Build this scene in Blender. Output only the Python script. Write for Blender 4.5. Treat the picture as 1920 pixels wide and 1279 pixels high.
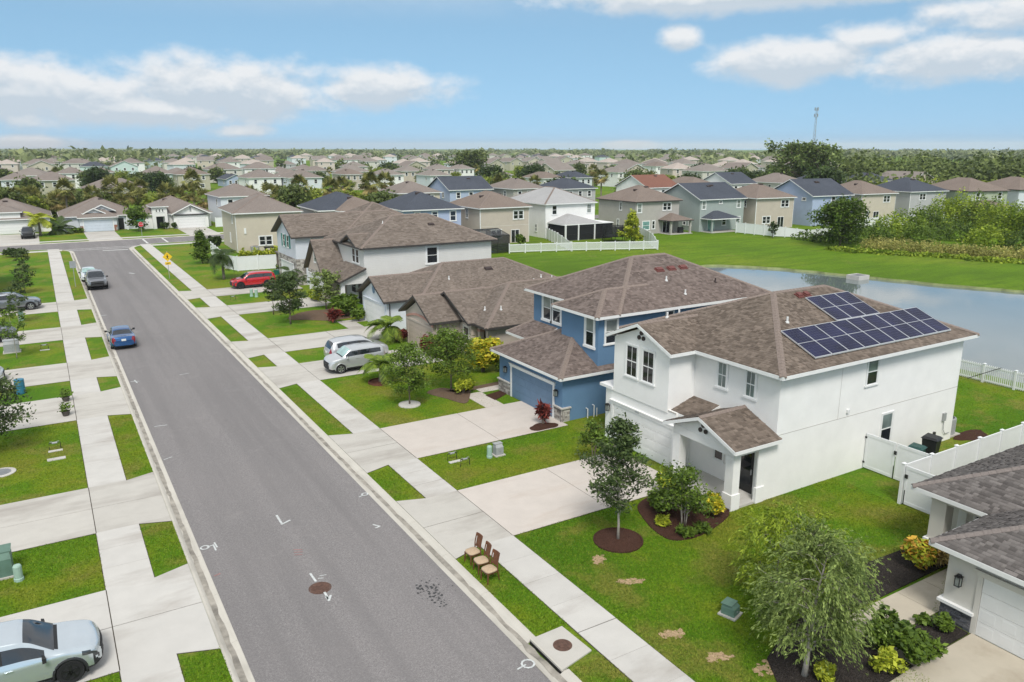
import bpy, math, random
import numpy as np
from mathutils import Vector, Matrix
random.seed(7); RNG = np.random.default_rng(7)
SC = bpy.context.scene
for o in list(bpy.data.objects): bpy.data.objects.remove(o)
COL = SC.collection
# ---------------------------------------------------------------- camera
CAM_H = 15.0; FPX = 1450.0; PITCH = math.radians(14.073); YAW = math.radians(31.163)
cam_d = bpy.data.cameras.new('camera'); cam = bpy.data.objects.new('camera', cam_d); COL.objects.link(cam)
cam.location = (0, 0, CAM_H); cam.rotation_euler = (math.pi/2 - PITCH, 0, -YAW)
cam_d.sensor_width = 36; cam_d.lens = 36*FPX/1920; cam_d.clip_start = 0.5; cam_d.clip_end = 20000
SC.camera = cam
# ---------------------------------------------------------------- sun, exposure
SUN_EL = math.radians(52); SUN_AZ = math.radians(205)      # azimuth clockwise from +Y: behind the camera, a little left
sun_d = bpy.data.lights.new('sun', 'SUN'); sun_d.energy = 1.5; sun_d.angle = math.radians(18); sun_d.color = (1.0, 0.96, 0.9)
sun = bpy.data.objects.new('sun', sun_d); COL.objects.link(sun)
sdir = Vector((math.sin(SUN_AZ)*math.cos(SUN_EL), math.cos(SUN_AZ)*math.cos(SUN_EL), math.sin(SUN_EL)))
sun.rotation_euler = (-sdir).to_track_quat('-Z', 'Y').to_euler(); sun.location = (0, -20, 60)
SC.view_settings.view_transform = 'Standard'; SC.view_settings.look = 'None'; SC.view_settings.gamma = 1
SC.view_settings.exposure = EXPO = 0.98
SC.view_settings.use_curve_mapping = False
# ---------------------------------------------------------------- world: physical sky with layered clouds
world = bpy.data.worlds.new('World'); SC.world = world; world.use_nodes = True
world.cycles.sampling_method = 'MANUAL'; world.cycles.sample_map_resolution = 256
WN = world.node_tree; WN.nodes.clear()
def wn(t, **k):
    n = WN.nodes.new(t)
    for a, b in k.items(): setattr(n, a, b)
    return n
def wl(a, b): WN.links.new(a, b)
def wm(op, a, b=None, c=None, clamp=False):
    n = wn('ShaderNodeMath', operation=op, use_clamp=clamp)
    for i, x in enumerate((a, b, c)):
        if x is None: continue
        if hasattr(x, 'is_linked'): wl(x, n.inputs[i])
        else: n.inputs[i].default_value = x
    return n.outputs[0]
sky = wn('ShaderNodeTexSky', sky_type='NISHITA', sun_disc=False, sun_elevation=SUN_EL, sun_rotation=SUN_AZ, altitude=10, air_density=1.0, dust_density=0.3, ozone_density=1.6)
skyv = wn('ShaderNodeVectorMath', operation='MULTIPLY_ADD')
tc = wn('ShaderNodeTexCoord'); wl(tc.outputs['Generated'], skyv.inputs[0]); skyv.inputs[1].default_value = (1, 1, .72); skyv.inputs[2].default_value = (0, 0, .27); wl(skyv.outputs[0], sky.inputs['Vector'])
sep = wn('ShaderNodeSeparateXYZ'); wl(tc.outputs['Generated'], sep.inputs[0])
az = wm('ARCTAN2', sep.outputs[0], sep.outputs[1])             # 0 along the street, + to the right
el = wm('ARCSINE', wm('MAXIMUM', wm('MINIMUM', sep.outputs[2], 1.0), -1.0))
def cloud_noise(e, sx, sy, scale, detail, seed, rough=0.55):
    cb = wn('ShaderNodeCombineXYZ'); wl(wm('MULTIPLY', az, sx), cb.inputs[0]); wl(wm('MULTIPLY', e, sy), cb.inputs[1]); cb.inputs[2].default_value = seed
    n = wn('ShaderNodeTexNoise'); n.inputs['Scale'].default_value = scale; n.inputs['Detail'].default_value = detail; n.inputs['Roughness'].default_value = rough
    wl(cb.outputs[0], n.inputs['Vector']); return n.outputs['Fac']
def pix_dir(px, py):                                            # photo pixel -> azimuth, elevation
    x = (px-960)/FPX; y = (639.5-py)/FPX
    f = Vector((math.sin(YAW)*math.cos(PITCH), math.cos(YAW)*math.cos(PITCH), -math.sin(PITCH)))
    r = Vector((math.cos(YAW), -math.sin(YAW), 0)); u = r.cross(f); d = (f + r*x + u*y).normalized()
    return math.atan2(d.x, d.y), math.asin(d.z)
BANKS = [(60, 178, 430, 80, 1.0), (430, 168, 320, 76, 1.0), (700, 165, 190, 52, .9), (250, 205, 430, 50, .9), (-300, 180, 420, 95, 1.0),
         (455, 245, 90, 20, .8), (50, 268, 130, 22, .8), (1272, 74, 52, 30, .8), (1500, 112, 230, 58, 1.0), (1780, 110, 260, 66, 1.0), (1640, 70, 150, 42, .8), (2150, 110, 300, 80, 1.0),
         (1400, -12, 620, 46, 1.0), (2000, 10, 420, 60, 1.0), (1180, 272, 70, 12, .8)]
DX2 = []
for (px, py, rx, ry, s) in BANKS:
    a0, _ = pix_dir(px, py); a1, _ = pix_dir(px+rx, py); dx = wm('MULTIPLY', wm('SUBTRACT', az, a0), 1/abs(a1-a0)); DX2.append(wm('MULTIPLY', dx, dx))
def bank_at(e):
    m = None
    for dx2, (px, py, rx, ry, s) in zip(DX2, BANKS):                           # cloud banks: centre, half sizes, strength; flat-based
        _, e0 = pix_dir(px, py); _, e1 = pix_dir(px, py-ry); dy = wm('MULTIPLY', wm('SUBTRACT', e, e0), 1/abs(e1-e0))
        v = wm('MULTIPLY_ADD', wm('SQRT', wm('MULTIPLY_ADD', dy, dy, dx2)), -s, s)
        m = v if m is None else wm('MAXIMUM', m, v)
    m = wm('MAXIMUM', m, -1.0)
    a = cloud_noise(e, 1.0, 1.5, 11.0, 5, 3.1); b = cloud_noise(e, 1.0, 1.7, 34.0, 4, 9.7, 0.6)
    return wm('ADD', m, wm('ADD', wm('MULTIPLY', wm('SUBTRACT', a, 0.5), 1.25), wm('MULTIPLY', wm('SUBTRACT', b, 0.5), 0.55))), a, b
bank, n1, n2 = bank_at(el)
above, _, _ = bank_at(wm('ADD', el, 0.011))
mr = wn('ShaderNodeMapRange', interpolation_type='SMOOTHSTEP'); wl(bank, mr.inputs[0]); mr.inputs[1].default_value = -0.04; mr.inputs[2].default_value = 0.55
# broken high cloud deck everywhere above ~11 degrees (the light in the photograph is soft and cloudy)
cbp = wn('ShaderNodeCombineXYZ'); zz = wm('ADD', wm('MAXIMUM', sep.outputs[2], 0.0), 0.12)
wl(wm('DIVIDE', sep.outputs[0], zz), cbp.inputs[0]); wl(wm('DIVIDE', sep.outputs[1], zz), cbp.inputs[1])
nd = wn('ShaderNodeTexNoise'); nd.inputs['Scale'].default_value = 1.3; nd.inputs['Detail'].default_value = 7; wl(cbp.outputs[0], nd.inputs['Vector'])
deck = wn('ShaderNodeMapRange', interpolation_type='SMOOTHSTEP'); wl(nd.outputs['Fac'], deck.inputs[0]); deck.inputs[1].default_value = 0.26; deck.inputs[2].default_value = 0.46
up = wn('ShaderNodeMapRange', interpolation_type='SMOOTHSTEP'); wl(el, up.inputs[0]); up.inputs[1].default_value = 0.135; up.inputs[2].default_value = 0.25
cover = wm('MAXIMUM', wm('MULTIPLY', mr.outputs[0], 0.93), wm('MULTIPLY', wm('MULTIPLY', deck.outputs[0], up.outputs[0]), 0.9))
# cloud brightness: where more cloud lies above, less light comes through, so bases are greyer than tops
thick = wm('MULTIPLY', wm('MAXIMUM', above, 0.0), 0.95)
lit = wm('SUBTRACT', wm('ADD', 0.80, wm('ADD', wm('MULTIPLY', wm('SUBTRACT', bank, above), 1.6), wm('MULTIPLY', wm('SUBTRACT', n2, 0.5), 1.1))), thick)
cr = wn('ShaderNodeMapRange'); wl(lit, cr.inputs[0]); cr.inputs[1].default_value = 0.0; cr.inputs[2].default_value = 1.0; cr.inputs[3].default_value = 0.0; cr.inputs[4].default_value = 1.0
cmix = wn('ShaderNodeMix', data_type='RGBA'); wl(cr.outputs[0], cmix.inputs[0]); cmix.inputs[6].default_value = (3.05, 3.45, 3.85, 1); cmix.inputs[7].default_value = (4.55, 4.60, 4.65, 1)
tint = wn('ShaderNodeMix', data_type='RGBA', blend_type='MULTIPLY'); tint.inputs[0].default_value = 1; wl(sky.outputs[0], tint.inputs[6]); tint.inputs[7].default_value = (1.02, 1.13, .97, 1)
smix = wn('ShaderNodeMix', data_type='RGBA'); wl(cover, smix.inputs[0]); wl(tint.outputs[2], smix.inputs[6]); wl(cmix.outputs[2], smix.inputs[7])
bg = wn('ShaderNodeBackground'); bg.inputs['Strength'].default_value = 0.10; wl(smix.outputs[2], bg.inputs['Color'])
wo = wn('ShaderNodeOutputWorld'); wl(bg.outputs[0], wo.inputs[0])
# ---------------------------------------------------------------- pixel -> place helpers (a pixel gives a direction, the ground or a wall plane the distance)
_F = Vector((math.sin(YAW)*math.cos(PITCH), math.cos(YAW)*math.cos(PITCH), -math.sin(PITCH))); _R = Vector((math.cos(YAW), -math.sin(YAW), 0)); _U = _R.cross(_F)
def ray(px, py): return _F + _R*((px-960)/FPX) + _U*((639.5-py)/FPX)
def gp(px, py, z=0.0):
    d = ray(px, py); t = (z-CAM_H)/d.z; return Vector((d.x*t, d.y*t, z))
def on_x(px, py, X):
    d = ray(px, py); t = X/d.x; return Vector((X, d.y*t, CAM_H+d.z*t))
def on_y(px, py, Y):
    d = ray(px, py); t = Y/d.y; return Vector((d.x*t, Y, CAM_H+d.z*t))
# ---------------------------------------------------------------- materials
MATS = {}
def nt(name):
    m = bpy.data.materials.new(name); m.use_nodes = True; MATS[name] = m
    t = m.node_tree; b = t.nodes['Principled BSDF']; return m, t, b
def _noise(t, vec, scale, detail=4, rough=.55):
    n = t.nodes.new('ShaderNodeTexNoise'); n.inputs['Scale'].default_value = scale; n.inputs['Detail'].default_value = detail; n.inputs['Roughness'].default_value = rough
    if vec is not None: t.links.new(vec, n.inputs['Vector'])
    return n.outputs['Fac']
def _ramp(t, fac, stops):
    r = t.nodes.new('ShaderNodeValToRGB'); e = r.color_ramp.elements
    while len(e) < len(stops): e.new(0.5)
    for i, (p, c) in enumerate(stops): e[i].position = p; e[i].color = (*c, 1)
    t.links.new(fac, r.inputs[0]); return r.outputs[0]
def _mix(t, fac, a, b, blend='MIX'):
    n = t.nodes.new('ShaderNodeMix'); n.data_type = 'RGBA'; n.blend_type = blend
    for s, x in ((0, fac), (6, a), (7, b)):
        if hasattr(x, 'is_linked'): t.links.new(x, n.inputs[s])
        elif s == 0: n.inputs[0].default_value = x
        else: n.inputs[s].default_value = (*x, 1)
    return n.outputs[2]
def _bump(t, b, h, strength, dist=0.02):
    n = t.nodes.new('ShaderNodeBump'); n.inputs['Strength'].default_value = strength; n.inputs['Distance'].default_value = dist
    t.links.new(h, n.inputs['Height']); t.links.new(n.outputs[0], b.inputs['Normal'])
def _pos(t): return t.nodes.new('ShaderNodeNewGeometry').outputs['Position']
def _math(t, op, a, b=None, clamp=False):
    n = t.nodes.new('ShaderNodeMath'); n.operation = op; n.use_clamp = clamp
    for i, x in enumerate((a, b)):
        if x is None: continue
        if hasattr(x, 'is_linked'): t.links.new(x, n.inputs[i])
        else: n.inputs[i].default_value = x
    return n.outputs[0]
def _range(t, v, a, b, c=0., d=1.):
    n = t.nodes.new('ShaderNodeMapRange'); t.links.new(v, n.inputs[0])
    for i, x in enumerate((a, b, c, d)): n.inputs[i+1].default_value = x
    return n.outputs[0]
def pm(name, c, var=.12, scale=3., rough=.7, bump=.15, bscale=60., bdist=.01, metal=0., spec=.4, coat=0., big=0.):
    """painted / mineral surface: colour with soft variation, weathering blotches and fine relief"""
    m, t, b = nt(name); p = _pos(t)
    lo = tuple(x*(1-var) for x in c); hi = tuple(min(1, x*(1+var*.6)) for x in c)
    col = _ramp(t, _noise(t, p, scale, 5), [(.3, lo), (.7, hi)])
    if big: col = _mix(t, _range(t, _noise(t, p, scale*.18, 4), .45, .75, 0, big), col, tuple(x*.72 for x in c))
    t.links.new(col, b.inputs['Base Color']); b.inputs['Roughness'].default_value = rough; b.inputs['Metallic'].default_value = metal
    b.inputs['Specular IOR Level'].default_value = spec; b.inputs['Coat Weight'].default_value = coat; b.inputs['Coat Roughness'].default_value = .05
    if bump: _bump(t, b, _noise(t, p, bscale, 3), bump, bdist)
    return m
def glass_mat(name, c, rough=.04, spec=.6, stripes=0):
    m, t, b = nt(name); p = _pos(t)
    col = _ramp(t, _noise(t, p, 1.3, 2), [(.35, tuple(x*.6 for x in c)), (.7, c)])
    t.links.new(col, b.inputs['Base Color']); b.inputs['Roughness'].default_value = rough; b.inputs['Specular IOR Level'].default_value = spec
    return m
def leaf_mat(name, dark, light, rough=.55, spec=.25, trans=.25):
    m, t, b = nt(name)
    at = t.nodes.new('ShaderNodeAttribute'); at.attribute_name = 'tint'
    col = _ramp(t, at.outputs['Fac'], [(0., tuple(min(1, x*f) for x, f in zip(dark, (1.35, 1.3, 1.0)))), (1., tuple(min(1, x*f) for x, f in zip(light, (1.72, 1.62, 1.25))))])
    t.links.new(col, b.inputs['Base Color']); b.inputs['Roughness'].default_value = rough; b.inputs['Specular IOR Level'].default_value = spec
    tr = t.nodes.new('ShaderNodeBsdfTranslucent'); t.links.new(col, tr.inputs[0])
    mx = t.nodes.new('ShaderNodeMixShader'); mx.inputs[0].default_value = trans
    t.links.new(b.outputs[0], mx.inputs[1]); t.links.new(tr.outputs[0], mx.inputs[2]); t.links.new(mx.outputs[0], t.nodes['Material Output'].inputs[0])
    return m
# ---------------------------------------------------------------- mesh builder
class MB:
    def __init__(s): s.v = []; s.f = []
    def add(s, vs, fs):
        o = len(s.v); s.v += [tuple(p) for p in vs]; s.f += [tuple(i+o for i in f) for f in fs]; return s
    def box(s, x0, x1, y0, y1, z0, z1):
        return s.add([(x0,y0,z0),(x1,y0,z0),(x1,y1,z0),(x0,y1,z0),(x0,y0,z1),(x1,y0,z1),(x1,y1,z1),(x0,y1,z1)],
                     [(0,3,2,1),(4,5,6,7),(0,1,5,4),(1,2,6,5),(2,3,7,6),(3,0,4,7)])
    def hexa(s, a, b):     # two matching quads -> closed block
        return s.add(list(a)+list(b), [(0,3,2,1),(4,5,6,7),(0,1,5,4),(1,2,6,5),(2,3,7,6),(3,0,4,7)])
    def slab(s, poly, z0, z1):   # 2-d outline -> block
        n = len(poly); vs = [(p[0],p[1],z0) for p in poly]+[(p[0],p[1],z1) for p in poly]
        fs = [tuple(range(n-1,-1,-1)), tuple(range(n,2*n))]+[(i,(i+1)%n,(i+1)%n+n,i+n) for i in range(n)]
        return s.add(vs, fs)
    def extr(s, poly, vec):      # 3-d outline swept along vec
        n = len(poly); vec = Vector(vec); a = [Vector(p) for p in poly]
        return s.add(a+[p+vec for p in a], [tuple(range(n-1,-1,-1)), tuple(range(n,2*n))]+[(i,(i+1)%n,(i+1)%n+n,i+n) for i in range(n)])
    def tube(s, pts, rad, n=8, cap=True):
        pts = [Vector(p) for p in pts]; rings = []
        if not hasattr(rad, '__len__'): rad = [rad]*len(pts)
        for i, p in enumerate(pts):
            d = (pts[min(i+1, len(pts)-1)]-pts[max(i-1, 0)])
            if d.length < 1e-9: d = Vector((0,0,1))
            d.normalize(); a = d.cross(Vector((0,0,1)) if abs(d.z) < .9 else Vector((1,0,0))).normalized(); b = d.cross(a)
            rings.append([p+(a*math.cos(2*math.pi*k/n)+b*math.sin(2*math.pi*k/n))*rad[i] for k in range(n)])
        vs = [q for r in rings for q in r]; fs = []
        for i in range(len(pts)-1):
            for k in range(n): fs.append((i*n+k, i*n+(k+1)%n, (i+1)*n+(k+1)%n, (i+1)*n+k))
        if cap: fs += [tuple(range(n-1,-1,-1)), tuple((len(pts)-1)*n+k for k in range(n))]
        return s.add(vs, fs)
    def lathe(s, prof, n=24, c=(0,0,0), axis='z'):   # profile of (radius, height)
        vs = []; fs = []
        for (r, h) in prof:
            for k in range(n):
                a = 2*math.pi*k/n; x, y = r*math.cos(a), r*math.sin(a)
                q = (x, y, h) if axis == 'z' else ((x, h, y) if axis == 'y' else (h, x, y))
                vs.append((c[0]+q[0], c[1]+q[1], c[2]+q[2]))
        for i in range(len(prof)-1):
            for k in range(n): fs.append((i*n+k, i*n+(k+1)%n, (i+1)*n+(k+1)%n, (i+1)*n+k))
        fs += [tuple(range(n-1,-1,-1)), tuple((len(prof)-1)*n+k for k in range(n))]
        return s.add(vs, fs)
ORG = {}
def mesh_of(mb, name, org=(0,0,0), smooth=False):
    me = bpy.data.meshes.new(name)
    vs = [(p[0]-org[0], p[1]-org[1], p[2]-org[2]) for p in mb.v]
    me.from_pydata(vs, [], mb.f); me.update()
    if smooth: me.polygons.foreach_set('use_smooth', [True]*len(me.polygons))
    return me
def obj(name, mb, mat, parent=None, smooth=False, fix=True):
    org = ORG.get(parent, (0,0,0)) if parent else (0,0,0)
    me = mesh_of(mb, name, org, smooth) if isinstance(mb, MB) else mb
    if fix and isinstance(mb, MB):
        import bmesh
        bm = bmesh.new(); bm.from_mesh(me); bmesh.ops.recalc_face_normals(bm, faces=bm.faces); bm.to_mesh(me); bm.free()
    if mat is not None and not me.materials: me.materials.append(MATS[mat] if isinstance(mat, str) else mat)
    o = bpy.data.objects.new(name, me); COL.objects.link(o)
    if parent: o.parent = parent; ORG[o] = org
    return o
def tag(o, label=None, cat=None, group=None, kind=None):
    if label: o['label'] = label
    if cat: o['category'] = cat
    if group: o['group'] = group
    if kind: o['kind'] = kind
    return o
def thing(name, label, cat, loc=(0,0,0), rot=0., group=None, world=True):
    """Empty at the base of a thing. world=True: its parts are given in world coordinates."""
    o = bpy.data.objects.new(name, None); COL.objects.link(o); o.location = loc; o.rotation_euler = (0,0,rot); o.empty_display_size = .3
    tag(o, label, cat, group)
    if world: ORG[o] = tuple(loc)
    return o
def copy_tree(o, parent=None):
    c = o.copy(); COL.objects.link(c); c.parent = parent
    for ch in o.children: copy_tree(ch, c)
    return c
def struct(name, mb, mat, parent=None, **k):
    o = obj(name, mb, mat, parent, **k)
    if not parent: o['kind'] = 'structure'
    return o
def np_quads(name, V, F, mat, tint=None, parent=None, smooth=False, org=None):
    """fast mesh from numpy arrays: V (n,3), F (m,k)"""
    V = np.asarray(V, dtype=np.float32).copy(); F = np.asarray(F, dtype=np.int32); k = F.shape[1]
    if org is None: org = ORG.get(parent, (0,0,0)) if parent else (0,0,0)
    V -= np.array(org, dtype=np.float32)
    me = bpy.data.meshes.new(name); me.vertices.add(len(V)); me.vertices.foreach_set('co', V.ravel())
    me.loops.add(F.size); me.loops.foreach_set('vertex_index', F.ravel()); me.polygons.add(len(F))
    me.polygons.foreach_set('loop_start', np.arange(len(F), dtype=np.int32)*k); me.polygons.foreach_set('loop_total', np.full(len(F), k, dtype=np.int32))
    if smooth: me.polygons.foreach_set('use_smooth', np.ones(len(F), dtype=bool))
    me.update(calc_edges=True)
    if tint is not None:
        at = me.attributes.new('tint', 'FLOAT', 'FACE'); at.data.foreach_set('value', np.asarray(tint, dtype=np.float32))
    me.materials.append(MATS[mat] if isinstance(mat, str) else mat)
    o = bpy.data.objects.new(name, me); COL.objects.link(o)
    if parent: o.parent = parent; ORG[o] = org
    return o
# ================================================================ materials of the setting
def lawn_like(name, blades=False):
    m, t, b = nt(name); p = _pos(t)
    big = _noise(t, p, .16, 4, .6); mid = _noise(t, p, .36, 6, .65); fine = _noise(t, p, 9., 4, .75); clump = _noise(t, p, 2.6, 4, .7)
    col = _ramp(t, big, [(.36, (.075, .190, .007)), (.48, (.120, .240, .009)), (.56, (.200, .270, .015)), (.66, (.255, .250, .032))])
    col = _mix(t, _range(t, mid, .50, .61, 0, .80), col, (.270, .235, .055))
    col = _mix(t, _range(t, clump, .38, .70, 0, .5), col, (.075, .150, .010))
    col = _mix(t, _range(t, fine, .42, .66, 0, .75), col, (.040, .090, .007))
    col = _mix(t, _range(t, _noise(t, p, 13., 3, .7), .58, .75, 0, .55), col, (.34, .36, .075))
    if blades:
        at = t.nodes.new('ShaderNodeAttribute'); at.attribute_name = 'tint'; col = _mix(t, _range(t, at.outputs['Fac'], 0, 1, 0, .6), col, (.30, .37, .045))
    t.links.new(col, b.inputs['Base Color']); b.inputs['Roughness'].default_value = .85; b.inputs['Specular IOR Level'].default_value = .1
    if not blades: _bump(t, b, _noise(t, p, 28., 4, .7), .9, .05)
    return m
lawn_like('lawn'); lawn_like('grass_blade', True)
def ground_mat():
    m, t, b = nt('ground'); p = _pos(t)
    mp = t.nodes.new('ShaderNodeMapping'); mp.inputs['Rotation'].default_value = (0, 0, .5); mp.inputs['Scale'].default_value = (.25, 1.2, 1); t.links.new(p, mp.inputs[0])
    col = _ramp(t, _noise(t, p, .045, 5), [(.3, (.085, .160, .010)), (.5, (.130, .230, .011)), (.72, (.20, .25, .022))])
    col = _mix(t, _range(t, _noise(t, mp.outputs[0], .55, 5, .65), .42, .70, 0, .75), col, (.070, .130, .010))
    col = _mix(t, _range(t, _noise(t, p, .22, 5, .7), .60, .74, 0, .6), col, (.23, .20, .07))
    col = _mix(t, _range(t, _noise(t, p, 3.2, 4, .7), .42, .72, 0, .65), col, (.050, .105, .008))
    t.links.new(col, b.inputs['Base Color']); b.inputs['Roughness'].default_value = .9; b.inputs['Specular IOR Level'].default_value = .1
    _bump(t, b, _noise(t, p, 5., 4, .7), 1., .12)
ground_mat()
def asphalt_mat():
    m, t, b = nt('asphalt'); p = _pos(t)
    agg = _math(t, 'ADD', _math(t, 'MULTIPLY', _noise(t, p, 60., 3, .8), .5), _math(t, 'MULTIPLY', _noise(t, p, 15., 5, .85), .5))
    col = _ramp(t, agg, [(.36, (.105, .098, .098)), (.5, (.198, .186, .184)), (.64, (.36, .34, .332))])
    col = _mix(t, _range(t, _noise(t, p, .16, 4), .35, .7, 0, .35), col, (.245, .225, .220))
    # tyre-polished lanes and drip line run along the street
    cs = t.nodes.new('ShaderNodeMapping'); cs.inputs['Scale'].default_value = (1.0, .03, 1); t.links.new(p, cs.inputs[0])
    col = _mix(t, _range(t, _noise(t, cs.outputs[0], 1.1, 4), .42, .66, 0, .55), col, (.165, .155, .154))
    st = _noise(t, p, .9, 6, .7)
    col = _mix(t, _range(t, st, .62, .76, 0, .5), col, (.095, .090, .090))
    col = _mix(t, _range(t, _noise(t, p, .45, 6, .7), .58, .72, 0, .4), col, (.29, .27, .262))
    t.links.new(col, b.inputs['Base Color']); b.inputs['Roughness'].default_value = .85; b.inputs['Specular IOR Level'].default_value = .25
    _bump(t, b, _noise(t, p, 70., 3, .7), .5, .012)
asphalt_mat()
def concrete_mat(name, c, stain=(.30, .27, .24), amt=.55, thr=.55, streak=(1, 1, 1)):
    m, t, b = nt(name); p = _pos(t)
    oi = t.nodes.new('ShaderNodeObjectInfo')
    col = _ramp(t, _noise(t, p, 1.2, 6, .6), [(.3, tuple(x*.9 for x in c)), (.7, c)])
    col = _mix(t, _range(t, oi.outputs['Random'], 0, 1, 0, .16), col, tuple(x*.70 for x in c))
    mp = t.nodes.new('ShaderNodeMapping'); mp.inputs['Scale'].default_value = streak; t.links.new(p, mp.inputs[0])
    col = _mix(t, _range(t, _noise(t, mp.outputs[0], .38, 7, .62), thr, thr+.16, 0, amt), col, stain)
    col = _mix(t, _range(t, _noise(t, p, 45., 2), .62, .8, 0, .18), col, tuple(x*.5 for x in c))
    t.links.new(col, b.inputs['Base Color']); b.inputs['Roughness'].default_value = .85; b.inputs['Specular IOR Level'].default_value = .25
    _bump(t, b, _noise(t, p, 90., 3), .25, .006)
concrete_mat('concrete', (.52, .495, .45), amt=.65, thr=.50, streak=(.4, 1.5, 1))
concrete_mat('concrete_pale', (.56, .54, .505), stain=(.32, .285, .25), amt=.55, thr=.52, streak=(.5, 1.3, 1))
concrete_mat('concrete_pink', (.58, .525, .475), stain=(.43, .34, .27), amt=.5, streak=(.35, 1.6, 1))
concrete_mat('concrete_tan', (.50, .445, .355), stain=(.27, .21, .15), amt=.5)
concrete_mat('curb', (.55, .52, .46), stain=(.22, .20, .17), amt=.5, thr=.52, streak=(1.4, .35, 1))
pm('trough_dirt', (.31, .285, .245), .45, 2.2, .9, .2)
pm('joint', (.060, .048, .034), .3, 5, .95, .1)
def mulch_mat(name, a, b_, sc=24.):
    m, t, b = nt(name); p = _pos(t)
    v = t.nodes.new('ShaderNodeTexVoronoi'); v.inputs['Scale'].default_value = sc; t.links.new(p, v.inputs['Vector'])
    col = _mix(t, v.outputs['Distance'], a, b_)
    col = _mix(t, _range(t, _noise(t, p, 6., 4), .5, .8, 0, .5), col, tuple(x*.45 for x in a))
    t.links.new(col, b.inputs['Base Color']); b.inputs['Roughness'].default_value = .95; b.inputs['Specular IOR Level'].default_value = .1
    _bump(t, b, v.outputs['Distance'], .8, .04)
mulch_mat('mulch_brown', (.045, .022, .016), (.095, .048, .034)); mulch_mat('mulch_black', (.016, .014, .013), (.060, .050, .044)); mulch_mat('mulch_red', (.11, .045, .032), (.20, .09, .06)); mulch_mat('mulch_dry', (.11, .07, .048), (.21, .15, .105))
mulch_mat('sand', (.36, .25, .15), (.47, .34, .21), 14.)
def water_mat():
    m, t, b = nt('water'); p = _pos(t)
    col = _ramp(t, _noise(t, p, .05, 3), [(.3, (.16, .20, .20)), (.7, (.24, .28, .28))])
    t.links.new(col, b.inputs['Base Color']); b.inputs['Roughness'].default_value = .0; b.inputs['IOR'].default_value = 1.55; b.inputs['Metallic'].default_value = .30
    mp = t.nodes.new('ShaderNodeMapping'); mp.inputs['Scale'].default_value = (1, 1.6, 1); t.links.new(p, mp.inputs[0])
    h = _math(t, 'ADD', _noise(t, mp.outputs[0], .9, 3), _math(t, 'MULTIPLY', _noise(t, mp.outputs[0], 5., 2), .25))
    _bump(t, b, h, .008, .25)
water_mat()
pm('bank_soil', (.22, .25, .11), .3, 1.2, .95, .4, 8, .05)
pm('road_paint', (.62, .62, .60), .35, 3.5, .7, .1); pm('spray_white', (.55, .57, .56), .3, 9, .8, 0); pm('spray_pink', (.30, .17, .16), .3, 6, .8, 0); pm('oil', (.045, .044, .045), .3, 6, .5, 0)
pm('rust', (.115, .062, .045), .4, 9, .8, .5, 40, .01); pm('white_vinyl', (.78, .79, .80), .03, 2, .35, 0, spec=.5); pm('black_metal', (.02, .02, .021), .2, 8, .4, 0); pm('galv', (.42, .43, .44), .15, 6, .45, 0, metal=.6)
pm('throat', (.008, .008, .008), .2, 4, .95, 0)
# ================================================================ ground, pond
pond = [(54,-8),(53.9,10),(54,30),(55,50),(58.5,62),(66,70.5),(74.5,73.6),(79,70),(82,64),(84.3,57),(86.3,51),(89,45.5),(90.5,41),(94,30),(98,12),(96,-5),(82,-14),(64,-14)]
def smooth_closed(P, k=5):
    out = []; n = len(P)
    for i in range(n):
        p0, p1, p2, p3 = (np.array(P[(i+j) % n], float) for j in (-1, 0, 1, 2))
        for s in range(k):
            t = s/k; out.append(tuple(.5*((2*p1)+(p2-p0)*t+(2*p0-5*p1+4*p2-p3)*t*t+(3*p1-p0-3*p2+p3)*t**3)))
    return out
shore = [(x+random.uniform(-.25, .25), y+random.uniform(-.25, .25)) for x, y in smooth_closed(pond, 6)]
pc = np.mean(np.array(shore), axis=0)
G0 = -.10                                                      # open ground level; the house lots are raised blocks
g = MB(); n = len(shore); rings = []
for s, z in ((.955, -1.1), (.991, -.36), (1.0, G0), (1.06, G0+.02), (1.35, G0), (3.5, G0), (20, G0), (260, G0)):
    rings.append([(pc[0]+(x-pc[0])*s, pc[1]+(y-pc[1])*s, z) for x, y in shore])
vs = [p for r in rings[2:] for p in r]
g.add(vs, [(i*n+k, i*n+(k+1) % n, (i+1)*n+(k+1) % n, (i+1)*n+k) for i in range(len(rings)-3) for k in range(n)])
struct('ground', g, 'ground', fix=False)
b = MB(); vs = [p for r in rings[:3] for p in r]
b.add(vs, [(i*n+k, i*n+(k+1) % n, (i+1)*n+(k+1) % n, (i+1)*n+k) for i in range(2) for k in range(n)])
struct('pond_bank', b, 'bank_soil', fix=False)
w = MB(); w.add([(x, y, -.34) for x, y in [(pc[0]+(x-pc[0])*.994, pc[1]+(y-pc[1])*.994) for x, y in shore]], [tuple(range(n))])
struct('pond_water', w, 'water', fix=False)
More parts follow.
